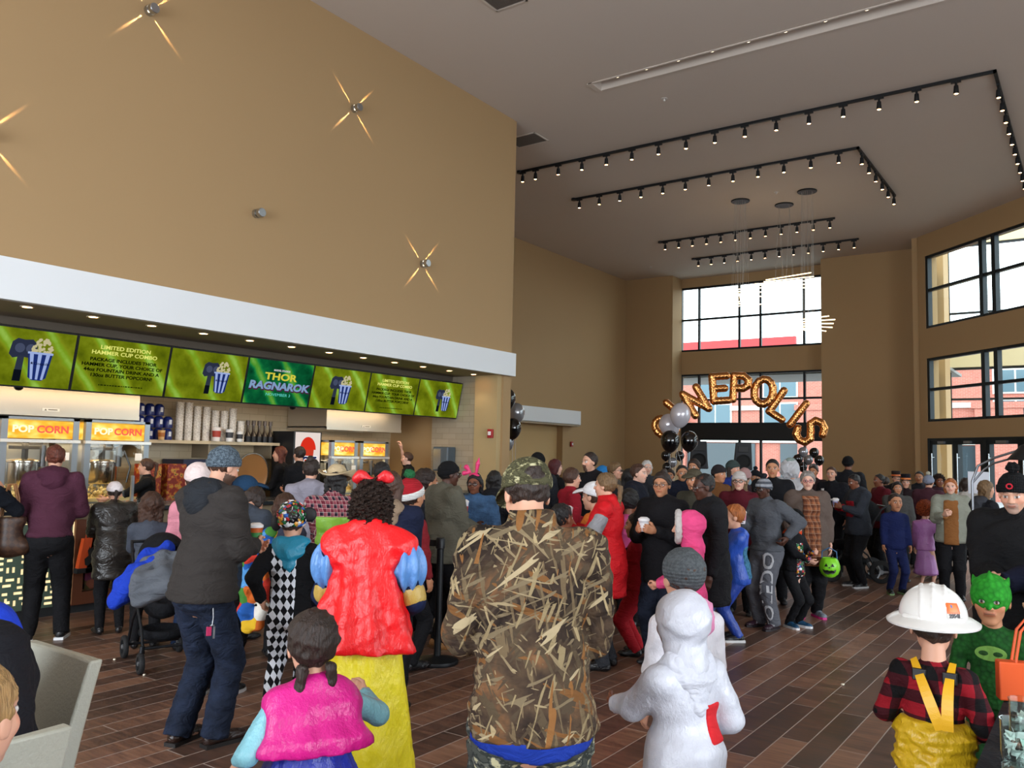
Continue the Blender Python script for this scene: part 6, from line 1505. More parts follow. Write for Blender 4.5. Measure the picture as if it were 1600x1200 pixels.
GRH = person('man in a graphite hoodie with a red print, holding a cup', 1334, 741, 11.3, face=235, hp=15, b=1.2, arms=('hold', 'hold'), skin='brown', top=T(C('#2f333b'), hood='down', t=.03, hem=.46, panels=[('red_print', C('#8c1420'), -.06, .06, .12, .27, 1)]), bottom=('trousers', BLK), hair=('short', 'black'), shoes=('#17171a', '#bbbbbb'))
person('boy in a navy boiler suit left of the girl with red curls', 1399, 770, 10.75, face=160, child=1, skin='tan', arms=('down', 'down'), top=T(C('#1a2452'), t=.022, hem=.44), bottom=('trousers', C('#19224c')), shoes=('#20241f', '#6f8a5a'), hair=('short', 'dark'))
PNK = person('girl with curly red hair in a lilac pink dress with teal sleeves', 1446, 784, 10.9, face=20, child=1, arms=('down', 'out'), skin='fair', top=T(C('#b679b8', 'satin'), t=.018, n='dress_top'), bottom=('skirt', C('#b077b4', 'satin'), dict(hem=.2, r=.13)), shoes='#c43a7a', hair=('curly', 'red'))
person('woman with strawberry blonde hair, pale jacket and tan top', 1485, 747, 10.4, face=182, b=1.2, arms=('down', 'hold'), skin='pale', top=T(C('#8c8f82'), t=.03, hem=.47, panels=[('tan_top', C('#8a5a30'), -.058, .058, -.04, .33, 1)]), bottom=('trousers', BLK), hair=('bob', 'ginger'))
person('woman with long blonde hair and a black jacket, left of the pom-pom beanie', 1541, 750, 9.3, face=55, b=1.1, arms=('front', 'front'), skin='fair', top=T(C('#1a1b20'), hood='down', hoodm=C('#3a3c42')), bottom=('trousers', BLK), hair=('long', 'dirty', .9))
# ---------------- background heads and shoulders
BG = [
 ('man in a black cap under the niche, with a phone', 840, 706, 10.1, 335, ('short', 'dark'), '#26282e', 'tan', ('cap', C('#101012'))),
 ('woman with a dark red bob in a black coat by the niche edge', 869, 717, 11.0, 60, ('bob', 'maroon'), '#131316', 'pale', None),
 ('person with short brown hair in a red jacket left of the tall man', 895, 731, 8.6, 70, ('mid', 'brown'), '#8c1826', 'fair', None),
 ('tall man with a goatee in a zipped black jacket', 921, 706, 9.7, 232, ('short', 'dark'), '#17161a', 'fair', None),
 ('child in a bright blue hat behind the tall man', 942, 727, 11.6, 10, ('short', 'brown'), '#2a4f7c', 'fair', ('beanie', C('#2b7ec2', 'knit'))),
 ('woman with blond hair and glasses behind the red jacket', 962, 722, 10.8, 110, ('mid', 'dirty'), '#4b443c', 'fair', None),
 ('person with straight black hair, back turned, right of the ponytail', 983, 732, 9.6, 8, ('long', 'black'), '#2b2d30', 'brown', None),
 ('young man with brown hair and a navy coat right of the black haired head', 999, 724, 9.2, 110, ('short', 'brown'), '#181b26', 'pale', None),
 ('white haired woman by the balloon strings', 1011, 719, 12.4, 165, ('bob', 'white'), '#2f3238', 'pale', None),
 ('child in a white baseball cap beside the red jacket', 927, 752, 8.0, 300, ('short', 'brown'), '#c8692a', 'fair', ('cap', C('#e4e2e4'))),
 ('child in a green camouflage top at the shoulder of the camouflage man', 879, 785, 6.6, 40, ('buzz', 'black'), '#26332a', 'brown', None),
 ('child in a pink knitted sweater behind the red jacket', 984, 764, 8.4, 15, ('mid', 'black'), '#b4487a', 'brown', None),
 ('child in a red and black puffer vest and red trousers', 993, 800, 7.2, 285, ('short', 'dark'), '#a01a24', 'tan', None),
 ('dark haired man right of the balloon strings', 1066, 726, 10.6, 170, ('short', 'black'), '#1b2030', 'tan', None),
 ('man with wavy brown hair in front of the left loudspeaker', 1084, 717, 11.4, 200, ('mid', 'dark'), '#22242a', 'tan', None),
 ('person in an olive cap behind the shaved head', 1084, 731, 8.4, 215, ('short', 'dark'), '#3c3a30', 'tan', ('cap', C('#4a4436'))),
 ('person in a dark headband and tan jacket', 1124, 725, 10.1, 128, ('short', 'dark'), '#6a4424', 'tan', ('beanie', C('#2a2628', 'knit'))),
 ('person in a grey green beanie and blue jacket before the right loudspeaker', 1146, 718, 11.4, 115, ('long', 'dark'), '#1c2f72', 'fair', ('beanie', C('#3c4a48', 'knit'))),
 ('woman in a white beanie, glasses and maroon top', 1155, 735, 9.15, 188, ('long', 'dirty'), '#521420', 'pale', ('beanie', C('#c9c2be', 'knit'))),
 ('person in a pinkish knit hat behind the white beanie', 1164, 730, 10.5, 10, ('short', 'brown'), '#3a2c34', 'fair', ('beanie', C('#c49a98', 'knit'))),
 ('man with short dark hair in a long black overcoat, facing the camera', 1207, 717, 9.9, 182, ('short', 'black'), '#141519', 'tan', None),
 ('person in a dark hat left of the man in the overcoat', 1180, 733, 11.8, 190, ('short', 'dark'), '#22262e', 'tan', ('beanie', C('#1e2028', 'knit'), dict(pom=True))),
 ('smiling man in a black sports top with white shoulder flashes', 1299, 729, 12.4, 195, ('short', 'brown'), '#15161c', 'fair', None),
 ('tall person in a black knit cap and grey hood, back turned', 1325, 712, 13.6, 8, ('short', 'black'), '#1a1b20', 'brown', ('beanie', C('#101012', 'knit'))),
 ('person in a dark red plaid top behind the graphite hoodie', 1373, 740, 12.6, 240, ('short', 'black'), '#5a1620', 'brown', None),
 ('person in a tall black hat, leftmost of the two hats', 1400, 738, 14.8, 170, ('mid', 'dark'), '#1b1a1c', 'fair', ('tall', C('#2a201c'))),
 ('person in a black hat with an orange band', 1415, 743, 13.5, 180, ('long', 'dirty'), '#24191c', 'fair', ('tall', C('#17141a'), dict(band=mat('#d8742a', .4)))),
 ('woman with long black hair and a grey knitted cardigan behind the navy boiler suit', 1402, 752, 11.9, 170, ('long', 'black'), '#4a4a48', 'tan', None),
 ('man with short dark hair left of the pom-pom hat', 1436, 736, 14.0, 190, ('short', 'black'), '#2c2e36', 'tan', None),
 ('person in a pale blue pom-pom hat, back turned', 1451, 741, 12.3, 15, ('mid', 'brown'), '#4a2a34', 'fair', ('beanie', C('#8b93a6', 'knit'), dict(pom=True, pomm=C('#d8d2bc', 'fur')))),
 ('person with dark curls behind the strawberry blonde woman', 1467, 742, 13.4, 160, ('curly', 'dark'), '#38222a', 'brown', None),
 ('person with a dark brown bob in front of the white board', 1509, 746, 11.4, 5, ('bob', 'dark'), '#b9b4ae', 'fair', None),
 ('person behind the overcoat man, near the fluffy costume', 1271, 727, 13.8, 200, ('short', 'dark'), '#2a1c1e', 'tan', None),
 ('person with dark hair seen between the hooded backs on the right', 1384, 745, 15.8, 10, ('mid', 'dark'), '#2a2622', 'tan', None),
 ('person with dark hair low behind the balloon weights', 1047, 733, 13.2, 185, ('mid', 'dark'), '#24262c', 'tan', None),
 ('child in a dark hood below the niche, nearest the column', 806, 733, 9.2, 20, ('short', 'black'), '#1c1e24', 'brown', ('beanie', C('#18191e', 'knit'))),
]
for (lab, px, py, D, fc_, hr_, tc_, sk_, ht_) in BG:
    ch = 1 if ('child' in lab) else False
    gl = 'glasses' in lab
    person(lab, px, py, D, face=fc_, child=ch, b=1.0+.25*rng.rand(), arms=('front', 'down') if rng.rand() < .5 else ('down', 'front'), skin=sk_, top=T(C(tc_), t=.024, hem=.46, hood='down' if rng.rand() < .4 else None, panels=[('puffer_vest', BLK, -.085, .085, -.1, .3, 1, .012), ('puffer_vest_back', BLK, -.085, .085, -.1, .3, -1, .012)] if 'puffer' in lab else ([('shoulder_flash', C('#d8d8dc'), .05, .09, .24, .31, 1), ('chest_print', C('#c9c9cc'), -.025, .03, .19, .215, 1)] if 'flashes' in lab else [])), bottom=('trousers', C('#a01a24') if 'red trousers' in lab else BLK),
           hair=hr_, hat=ht_, glasses=gl, beard=('goatee', 'dark') if 'goatee' in lab else None, extra=None if 'puffer' in lab else None)
person('performer in a shaggy white fluffy costume with a pale mane', 1236, 722, 11.2, face=150, b=1.5, arms=('front', 'front'), skin='pale', top=T(C('#dedde0', 'fur'), t=.05, hem=.35, n='fluffy_suit', amp=.02), bottom=('baggy', C('#d8d7da', 'fur')), shoes='#d8d7da', hair=None, hat=('mane', C('#e2e2e6', 'fur')))
# ------------------------------------------------------------------ furniture and loose things
def sdf_thing(name, B, m, label=None, cat=None, parent=None, res=.012, disp=None, clip=None, origin=None, group=None, rz=0):
    o = mk_mesh(name, [B.mesh(res, disp=disp, clip=clip)], m, parent)
    if label:
        tag(o, label, cat, group)
    return o
CH = mat('#a3a294', .5, name='grey_vinyl', bump=.25, bscale=90)
def chair(label, loc, rz):
    t = thing('dining_chair', label, 'chair', loc, rz)            # local: sitter faces -y, backrest at y = 0
    B = MB(); n = 8; vs = []
    for i in range(n+1):
        f_ = i/n; z = .40+.54*f_; w_ = .205+.03*f_; dy = .0+.10*f_**1.3; th = .036-.012*f_
        for sx in (-1, -.5, 0, .5, 1):
            cv = -.012*(1-sx*sx)
            vs += [(sx*w_, dy-th+cv*-1, z)]
        for sx in (1, .5, 0, -.5, -1): vs += [(sx*w_, dy+th, z)]
    fs = [(i*10+j, i*10+(j+1) % 10, (i+1)*10+(j+1) % 10, (i+1)*10+j) for i in range(n) for j in range(10)] + [tuple(range(10))[::-1], tuple(range(n*10, n*10+10))]
    B.add(vs, fs).build('backrest', CH, t, True, bevel=.008)
    MB().box(-.225, .225, -.46, .03, .38, .47, .02).build('seat', CH, t, True)
    for sx in (-1, 1):
        MB().add([(sx*.17+a*.022, -.44+b*.022, 0) for a, b in ((-.7, -.7), (.7, -.7), (.7, .7), (-.7, .7))]+[(sx*.195+a*.025, -.42+b*.025, .39) for a, b in ((-1, -1), (1, -1), (1, 1), (-1, 1))], [(0, 1, 2, 3), (4, 5, 6, 7), (0, 1, 5, 4), (1, 2, 6, 5), (2, 3, 7, 6), (3, 0, 4, 7)]).build('leg', CH, t)
        MB().add([(sx*.185+a*.022, .06+b*.022, 0) for a, b in ((-.8, -.8), (.8, -.8), (.8, .8), (-.8, .8))]+[(sx*.185+a*.028, .0+b*.030, .42) for a, b in ((-1, -1), (1, -1), (1, 1), (-1, 1))], [(0, 1, 2, 3), (4, 5, 6, 7), (0, 1, 5, 4), (1, 2, 6, 5), (2, 3, 7, 6), (3, 0, 4, 7)]).build('leg', CH, t)
chair('grey vinyl dining chair behind the seated person, its back fully in view', (-3.08, 1.50, 0), 0)
chair('nearest grey vinyl dining chair, only its top showing at the bottom left', (-2.36, .97, 0), -PI/2)
# table with a black cloth, jars and an orange bag
tb = thing('party_table', 'table under a black cloth at the lower right corner', 'table', (.45, 3.1, 0))
MB().box(-.78, .78, -.85, .85, .70, .735).build('tabletop', mat('#8f8a84', .5), tb)
for sx in (-1, 1):
    for sy in (-1, 1): MB().tube([(sx*.7, sy*.75, 0), (sx*.7, sy*.75, .7)], .018).build('leg', mat('#777777', .4, .6), tb)
cl = MB(); n = 40; vs = []; ring = []
for k in range(n):
    a = 2*PI*k/n; x, y = math.cos(a), math.sin(a); s_ = 1/max(abs(x), abs(y)); ring.append((x*s_*.80, y*s_*.87))
for j, (z, g) in enumerate([(.748, 1.0), (.70, 1.012), (.45, 1.02), (.2, 1.03), (.02, 1.04)]):
    for k, (x, y) in enumerate(ring): q_ = g+(.022*math.sin(k*2.4) if j > 1 else 0); vs.append((x*q_, y*q_, z))
fs = [(j*n+k, j*n+(k+1) % n, (j+1)*n+(k+1) % n, (j+1)*n+k) for j in range(4) for k in range(n)] + [tuple(range(n))]
co = cl.add(vs, fs).build('tablecloth', cloth('#1d1e22'), None, True); co.location = (.45, 3.1, 0); tag(co, 'black cloth draped over the table at the lower right', 'tablecloth')
for i, (px, py, hh_, lab) in enumerate([(1592, 1196, .15, 'nearer glass jar of paper notes on the black tablecloth'), (1603, 1158, .15, 'farther glass jar of paper notes on the black tablecloth')]):
    q = at_z(px, py+10, .75); t = thing('glass_jar', lab, 'jar', (q[0], q[1], .75))
    MB().lathe([(.0001, .003), (.045, .003), (.048, .012), (.048, hh_), (.050, hh_+.004), (.046, hh_+.004), (.045, .015), (.0001, .012)], n=24).build('jar_body', glass_mat((.93, .98, .96, 1)), t, True)
    rr = random.Random(i); pp = MB()
    for k in range(16):
        c_ = Vector((rr.uniform(-.025, .025), rr.uniform(-.025, .025), rr.uniform(.02, hh_*.75))); R_ = Matrix.Rotation(rr.random()*6, 3, 'Z') @ Matrix.Rotation(rr.random()*2, 3, 'X')
        pp.add([c_+R_@Vector(v) for v in ((-.018, -.012, 0), (.018, -.012, .002), (.018, .012, 0), (-.018, .012, .003))], [(0, 1, 2, 3)])
    tag(pp.build('paper_notes', mat('#cfd8d4', .7, name='paper'), t), kind='stuff')
q = at_z(1588, 1084, .75); ob = thing('treat_bag', 'orange paper bag with handles standing on the black tablecloth', 'bag', (q[0]+.05, q[1]-.1, .752), math.radians(20))
OR = mat('#d9541c', .5, name='orange_plastic')
MB().box(-.11, .11, -.03, .03, 0, .15, .006).build('bag_body', OR, ob)
for y in (-.025, .025): MB().tube([(-.05, y, .15), (-.03, y, .27), (.0, y, .31), (.03, y, .27), (.05, y, .15)], .006, 8).build('handle', OR, ob, True)
# stanchions
def stanchion(label, x, y, belt=None):
    t = thing('queue_post', label, 'stanchion', (x, y, 0))
    MB().lathe([(.0001, 0), (.165, 0), (.17, .012), (.165, .03), (.05, .055), (.03, .06), (.0001, .06)], n=40).build('base', BLACKM, t, True)
    MB().lathe([(.028, .05), (.028, .90), (.036, .905), (.036, .975), (.03, .985), (.0001, .985)], n=20).build('post', BLACKM, t, True)
    if belt:
        dx, dy = belt[0]-x, belt[1]-y; L_ = math.hypot(dx, dy); ux, uy = dx/L_, dy/L_
        b = MB(); a0 = (ux*.04, uy*.04); b0 = (dx-ux*.06, dy-uy*.06)
        b.add([(a0[0]-uy*.002, a0[1]+ux*.002, .915), (b0[0]-uy*.002, b0[1]+ux*.002, .915), (b0[0]-uy*.002, b0[1]+ux*.002, .965), (a0[0]-uy*.002, a0[1]+ux*.002, .965), (a0[0]+uy*.002, a0[1]-ux*.002, .915), (b0[0]+uy*.002, b0[1]-ux*.002, .915), (b0[0]+uy*.002, b0[1]-ux*.002, .965), (a0[0]+uy*.002, a0[1]-ux*.002, .965)], [(0, 1, 2, 3), (4, 5, 6, 7), (0, 1, 5, 4), (3, 2, 6, 7)]).build('belt', mat('#0e0f11', .7, name='black_webbing'), t)
s1, s2 = at_z(683, 1036), at_z(508, 1010)
stanchion('black queue post with round base right of the yellow skirt', s1[0], s1[1], (s2[0], s2[1]))
stanchion('black queue post hidden behind the curly haired woman, end of the belt', s2[0], s2[1])
# strollers
def wheel(parent, x, y, r, w_=.035, rz=0):
    o = MB().lathe([(r*.62, -w_/2), (r*.94, -w_/2), (r, -w_*.3), (r, w_*.3), (r*.94, w_/2), (r*.62, w_/2), (r*.62, -w_/2)], (0, 0, 0), 28, 'X').build('wheel', mat('#1b1c1e', .7, name='rubber'), parent, True)
    o.location = (x, y, r); o.rotation_euler = (0, 0, rz)
    h_ = MB()
    for k in range(3):
        a = 2*PI*k/3; h_.tube([(0, 0, 0), (0, math.cos(a)*r*.66, math.sin(a)*r*.66)], r*.11, 8)
    h_.lathe([(.0001, -w_*.6), (r*.2, -w_*.6), (r*.2, w_*.6), (.0001, w_*.6)], (0, 0, 0), 16, 'X').build('hub', mat('#8b8e92', .35, .5, name='grey_hub'), o, True)
    return o
def stroller(label, loc, rz, s=1.0, fab='#15161a', canopy=True, r=.085, wide=.19):
    t = thing('stroller', label, 'stroller', loc, rz)
    fr = MB()
    for sx in (-1, 1):
        X = sx*wide*s
        fr.tube([(X, -.30*s, .16*s), (X, -.18*s, .34*s), (X, .1*s, .58*s), (X, .34*s, .96*s), (X*.95, .40*s, 1.0*s)], .013*s)
        fr.tube([(X, .30*s, .12*s), (X, .16*s, .36*s), (X, -.02*s, .5*s)], .012*s)
        fr.tube([(X*1.1, -.30*s, .09*s), (X*1.05, -.30*s, .22*s)], .020*s)
    fr.tube([(-wide*s, .40*s, 1.0*s), (wide*s, .40*s, 1.0*s)], .014*s).tube([(-wide*s, -.30*s, .2*s), (wide*s, -.30*s, .2*s)], .012*s).tube([(-wide*s, .30*s, .12*s), (wide*s, .30*s, .12*s)], .012*s)
    fr.build('frame', mat('#26282c', .35, .5, name='stroller_frame'), t, True)
    for sx in (-1, 1): wheel(t, sx*wide*1.1*s, -.31*s, r*s); wheel(t, sx*wide*1.1*s, .32*s, r*1.15*s)
    F_ = cloth(fab); G = Body(); w_ = (wide-.015)*s
    G.ell((0, -.02*s, .27*s), (w_, .22*s, .08*s), .02); G.ell((0, -.02*s, .36*s), (w_*.93, .20*s, .11*s), .02, op='s'); sdf_thing('basket', G, F_, parent=t)
    G = Body(); G.cone((0, -.12*s, .50*s), (0, .05*s, .48*s), .10*s, .12*s, .03, fy=1); G.cone((-.05*s, .08*s, .50*s), (-.05*s, .22*s, .88*s), .10*s, .10*s, .05); G.cone((.05*s, .08*s, .50*s), (.05*s, .22*s, .88*s), .10*s, .10*s, .05); G.ell((0, -.1*s, .68*s), (w_*.8, .17*s, .17*s), .03, op='s'); sdf_thing('seat', G, F_, parent=t)
    if canopy:
        G = Body(); G.ell((0, .12*s, .88*s), (w_*1.02, .27*s, .22*s), .02); G.ell((0, .02*s, .80*s), (w_*.93, .27*s, .22*s), .02, op='s')
        sdf_thing('canopy', G, F_, parent=t, clip=lambda X, Y, Z: .80*s-Z+0*X+0*Y)
    return t
g = at_z(228, 1040); yw = math.radians(35.2)-math.atan((228-800)/FPX)
stroller('black stroller under a blue jacket and grey blanket, by the bearded man', (g[0], g[1]+.12, 0), yw+math.radians(12), .9, wide=.21)
def camw(px, py, D): return at_depth(px, py, D)
def drape(name, label, cat, pts, m, res=.012, seed=1, fold=.012, group=None, th=.018):
    """a hanging cloth: rows of pixel points at their own depths, blended into one folded sheet"""
    G = Body(); P_ = [[camw(*p) for p in row] for row in pts]
    for i, row in enumerate(P_):
        for j, p in enumerate(row):
            if j+1 < len(row): G.cone(p, row[j+1], th, th, .03)
            if i+1 < len(P_): G.cone(p, P_[i+1][min(j, len(P_[i+1])-1)], th, th, .03)
            if i+1 < len(P_) and j+1 < len(row): G.cone(p, P_[i+1][min(j+1, len(P_[i+1])-1)], th*.9, th*.9, .03)
    return sdf_thing(name, G, m, label, cat, res=res, disp=waves(seed, fold, 22))
drape('blue_jacket', 'royal blue jacket draped over the stroller', 'jacket', [[(262, 858, 6.0), (228, 868, 5.95)], [(250, 872, 5.85), (210, 893, 5.8)], [(222, 890, 5.75), (190, 912, 5.75)], [(205, 915, 5.7), (183, 935, 5.72)], [(197, 932, 5.72), (180, 938, 5.72)]], cloth('#1c3cb0'), seed=3, th=.045)
drape('grey_blanket', 'grey blanket draped over the stroller hood', 'blanket', [[(285, 870, 5.9), (255, 872, 5.85), (228, 882, 5.8)], [(290, 892, 5.75), (255, 895, 5.68), (216, 905, 5.65)], [(292, 912, 5.72), (262, 915, 5.65), (216, 920, 5.65)], [(240, 925, 5.66), (222, 935, 5.66), (218, 938, 5.66)]], cloth('#5b5f66'), seed=4, th=.045)
g = at_z(1322, 908); stroller('black stroller with grey wheels behind the green pumpkin bucket', (g[0]+.05, g[1]+.1, 0), math.radians(35.2-21-75), 1.05, r=.13, fab='#17181b', wide=.17)
# child's colourful printed costume hanging in front of the bent woman
drape('printed_towel', 'colourful printed towel hanging between the bearded man and the diamond costume', 'towel', [[(422, 832, 5.75), (395, 850, 5.75)], [(418, 868, 5.7), (388, 872, 5.7)], [(414, 915, 5.68), (384, 918, 5.7)], [(410, 955, 5.68), (382, 955, 5.7)], [(404, 976, 5.68), (388, 978, 5.7)]], cloth('#2a5fae', 'print', scale=.8), seed=6, th=.035)
# tote bag on the left
B_ = Body(); c0 = camw(14, 835, 7.05)
tt = thing('tote_bag', 'brown patterned tote bag hanging at the left edge', 'bag', tuple(c0), math.radians(50))
m, N, L, Bs = new_mat('patterned_leather'); v = ncoord(N, L, rot=(0, PI/4, 0)); ck = N.new('ShaderNodeTexChecker'); ck.inputs['Scale'].default_value = 26; L.new(v, ck.inputs['Vector']); ck.inputs['Color1'].default_value = srgb('#3a261c'); ck.inputs['Color2'].default_value = srgb('#4e3526'); L.new(ck.outputs[0], Bs.inputs['Base Color']); Bs.inputs['Roughness'].default_value = .45
G = Body(); G.cone((-.10, 0, -.10), (.10, 0, -.10), .075, .075, .02); G.cone((-.07, 0, .12), (.07, 0, .12), .055, .055, .06); G.cone((0, 0, -.08), (0, 0, .14), .11, .09, .05)
mk_mesh('bag_body', [G.mesh(.01, clip=lambda X, Y, Z: Z-.15+0*X+0*Y)], m, tt)
for y in (-.03, .03): MB().tube([(-.07, y, .13), (-.05, y, .30), (-.02, y, .42), (.02, y, .42), (.05, y, .30), (.07, y, .13)], .008, 8).build('handle', mat('#a8744a', .5, name='tan_leather'), tt, True)
# orange bags hanging from the counter front
for i, (px, lab) in enumerate([(140, 'orange bag with a black cat print hanging on the counter front, left one'), (153, 'plain orange bag hanging on the counter front, right of the cat print')]):
    q = at_x(px, 875, -8.30); t = thing('treat_bag', lab, 'bag', (-8.32, q[1], .42), PI/2)
    MB().add([(-.07, -.03, .32), (.07, -.03, .32), (.12, -.03, 0), (-.12, -.03, 0), (-.07, .03, .32), (.07, .03, .32), (.12, .03, 0), (-.12, .03, 0)], [(0, 1, 2, 3), (4, 5, 6, 7), (0, 3, 7, 4), (1, 2, 6, 5), (2, 3, 7, 6)]).build('bag_body', mat('#e2561e', .5, name='orange_felt', emit=0.0), t)
    MB().box(-.13, .13, -.035, .035, -.02, .03, .004).build('bag_base', mat('#17171a', .7), t); MB().tube([(-.04, 0, .32), (-.03, 0, .42), (.03, 0, .42), (.04, 0, .32)], .006, 6).build('handle', mat('#c8481c', .5), t)
    if i == 0:
        MB().add([(x, -.034, z) for x, z in [(-.05, .06), (-.06, .12), (-.02, .15), (-.03, .2), (-.01, .24), (.0, .21), (.02, .24), (.03, .19), (.02, .15), (.05, .13), (.03, .09), (.05, .05), (.01, .08), (-.02, .05)]], [tuple(range(14))]).build('cat_print', mat('#121214', .7), t)
# green pumpkin bucket
q = camw(1296, 886, 8.75); pb_ = thing('pumpkin_bucket', 'lime green pumpkin face bucket held by the older woman', 'bucket', (q[0], q[1], q[2]-.1), math.radians(35.2-21))
GR = mat('#7ed321', .35, name='green_plastic'); prof = [(.0001, 0), (.05, .0), (.085, .03), (.105, .08), (.105, .12), (.09, .17), (.07, .195), (.066, .19), (.0001, .17)]
vs = []; n = 36
for (r_, z) in prof:
    for k in range(n): a = 2*PI*k/n; rr_ = r_*(1-.05*abs(math.sin(a*4.5))); vs.append((rr_*math.cos(a), rr_*math.sin(a), z))
MB().add(vs, [(i*n+k, i*n+(k+1) % n, (i+1)*n+(k+1) % n, (i+1)*n+k) for i in range(len(prof)-1) for k in range(n)]).build('bucket', GR, pb_, True)
def onb(x, z): return (x, -math.sqrt(max(.0, .108**2-x*x))-.002, z)
fm = MB()
for sx in (-1, 1): fm.add([onb(sx*.05, .115), onb(sx*.015, .115), onb(sx*.03, .15)], [(0, 1, 2)])
fm.add([onb(0, .115), onb(-.01, .098), onb(.01, .098)], [(0, 1, 2)])
up_ = [(-.07, .088), (-.04, .075), (-.02, .08), (0, .072), (.02, .08), (.04, .075), (.07, .088)]; lo__ = [(.055, .055), (.03, .038), (.015, .05), (-.015, .034), (-.03, .038), (-.055, .055)]
fm.add([onb(*p) for p in up_+lo__], [tuple(range(13))]); fm.build('face_print', mat('#0d120a', .5), pb_)
MB().tube([(-.075, 0, .185), (-.07, 0, .26), (0, 0, .30), (.07, 0, .26), (.075, 0, .185)], .006, 8).build('handle', mat('#2f5f8c', .5), pb_, True)
# loudspeakers on stands
def speaker(label, px, py, D):
    q = camw(px, py, D); t = thing('loudspeaker', label, 'speaker', (q[0], q[1], 0), math.radians(35.2-12)); z = q[2]
    sb_ = MB().add([(-.17, -.12, z-.27), (.17, -.12, z-.27), (.19, .14, z-.27), (-.19, .14, z-.27), (-.15, -.14, z+.27), (.15, -.14, z+.27), (.13, .14, z+.27), (-.13, .14, z+.27)], [(0, 1, 2, 3), (4, 5, 6, 7), (0, 1, 5, 4), (1, 2, 6, 5), (2, 3, 7, 6), (3, 0, 4, 7)]).build('cabinet', mat('#202226', .6, name='speaker_plastic'), t, bevel=.015)
    MB().lathe([(.0001, .03), (.05, .03), (.12, -.0), (.135, -.01), (.13, .01)], (0, -.14, z-.1), 28, 'Y').build('woofer', mat('#0c0d0e', .8), t, True)
    MB().box(-.10, .10, -.155, -.138, z+.08, z+.2, .006).build('horn', mat('#0f1011', .5), t)
    st_ = MB().tube([(0, 0, .12), (0, 0, z-.27)], .018)
    for k in range(3): a = 2*PI*k/3+.5; st_.tube([(0, 0, .55), (math.cos(a)*.38, math.sin(a)*.38, .012)], .012)
    st_.build('stand', BLACKM, t, True)
speaker('black loudspeaker on a stand, left one before the far windows', 1092, 711, 16.6); speaker('black loudspeaker on a stand, right one before the far windows', 1161, 713, 16.6)
# arc lamp on the right
a0, a1, a2, a3 = camw(1519, 752, 8.3), camw(1528, 728, 8.3), camw(1552, 716, 8.2), camw(1600, 701, 8.0)
al = thing('arc_lamp', 'arched metal floor lamp with a black shade at the right edge', 'floor lamp', (a0[0], a0[1], 0))
o_ = np.array([a0[0], a0[1], 0]); MB().tube([(0, 0, .03), tuple(a0-o_), tuple(a1-o_), tuple(a2-o_), tuple(a3-o_)], .012, 10).tube([tuple(a0-o_+[.0, .0, -.02]), tuple(a1-o_+[.05, 0, -.035]), tuple(a2-o_+[0, 0, -.05]), tuple(a3-o_+[0, 0, -.06])], .010, 10).build('arm', mat('#7d8086', .3, .9, name='satin_metal'), al, True)
MB().lathe([(.0001, 0), (.18, 0), (.18, .03), (.0001, .03)], n=30).build('base', BLACKM, al, True)
MB().lathe([(.03, .0), (.08, -.02), (.2, -.16), (.195, -.16), (.07, -.03)], tuple(a3-o_+[0.05, .0, .05]), 28, cap=False).build('lamp_shade', mat('#111113', .6, name='black_shade'), al, True)
# white board in the crowd
q = camw(1529, 753, 10.75); wb = thing('white_board', 'blank white board raised above the crowd near the doors', 'board', (q[0], q[1], 0), math.radians(35.2-29))
MB().box(-.12, .12, -.01, .01, q[2]-.15, q[2]+.13, .003).build('panel', mat('#c9cdd6', .5, name='white_panel'), wb); MB().tube([(0, .02, 0.0), (0, .02, q[2])], .012).lathe([(.0001, 0), (.12, 0), (.12, .015), (.0001, .015)]).build('stand', BLACKM, wb, True)
# popcorn crumbs
for i, (px, py, lab) in enumerate([(178, 1032, 'popcorn crumb on the floor left of the stroller wheel'), (95, 1019, 'popcorn crumb on the floor behind the grey chair'), (1316, 1071, 'popcorn crumb on the planks in the open floor'), (225, 1056, 'popcorn crumb on the floor between the stroller wheels')]):
    q = at_z(px, py); G = Body()
    for k in range(4): G.ell(np.array([rng.uniform(-.008, .008), rng.uniform(-.008, .008), .008]), (.008, .008, .007), .003)
    o = sdf_thing('popcorn_piece', G, mat('#efe6cf', .8, name='popcorn'), lab, 'popcorn', res=.003); o.location = (q[0], q[1], 0)

# ------------------------------------------------------------------ balloons
GOLD = mat('#cf8d52', .27, 1., name='rose_gold_foil', bump=.10, bscale=14); PEARL = mat('#cfcbd2', .22, .35, name='pearl_latex'); BBLK = mat('#08080a', .08, name='black_latex', spec=.8); SILV = mat('#9a9a9e', .2, .6, name='silver_latex')
def frame_at(px):
    a = math.radians(35.2)-math.atan((px-800)/FPX); c, s = math.cos(a), math.sin(a)
    return Matrix(((c, -s, 0, 0), (s, c, 0, 0), (0, 0, 1, 0), (0, 0, 0, 1)))
def balloon(label, px, py, D, r, m, string=1.2, asp=1.2, tilt=0):
    q = camw(px, py, D); t = thing('balloon', label, 'balloon', tuple(q)); t.rotation_euler = (0, tilt, math.radians(35.2))
    prof = [(.0001, r*asp)]
    for k in range(1, 15):
        a = PI*k/15; z = math.cos(a); rr_ = math.sin(a)*(1-.16*max(0, -z)**1.5-.0*z); prof.append((r*rr_, r*asp*z*(1 if z > 0 else 1.12)))
    prof += [(r*.08, -r*asp*1.13), (r*.12, -r*asp*1.2), (.0001, -r*asp*1.19)]
    MB().lathe(prof[::-1], n=28).build('skin', m, t, True)
    if string: MB().tube([(0, 0, -r*asp*1.15), (.015, 0, -r*asp*1.15-string*.5), (0, 0, -r*asp*1.15-string)], .0025, 5).build('ribbon', mat('#c9c9cc', .4, name='ribbon'), t)
    return t
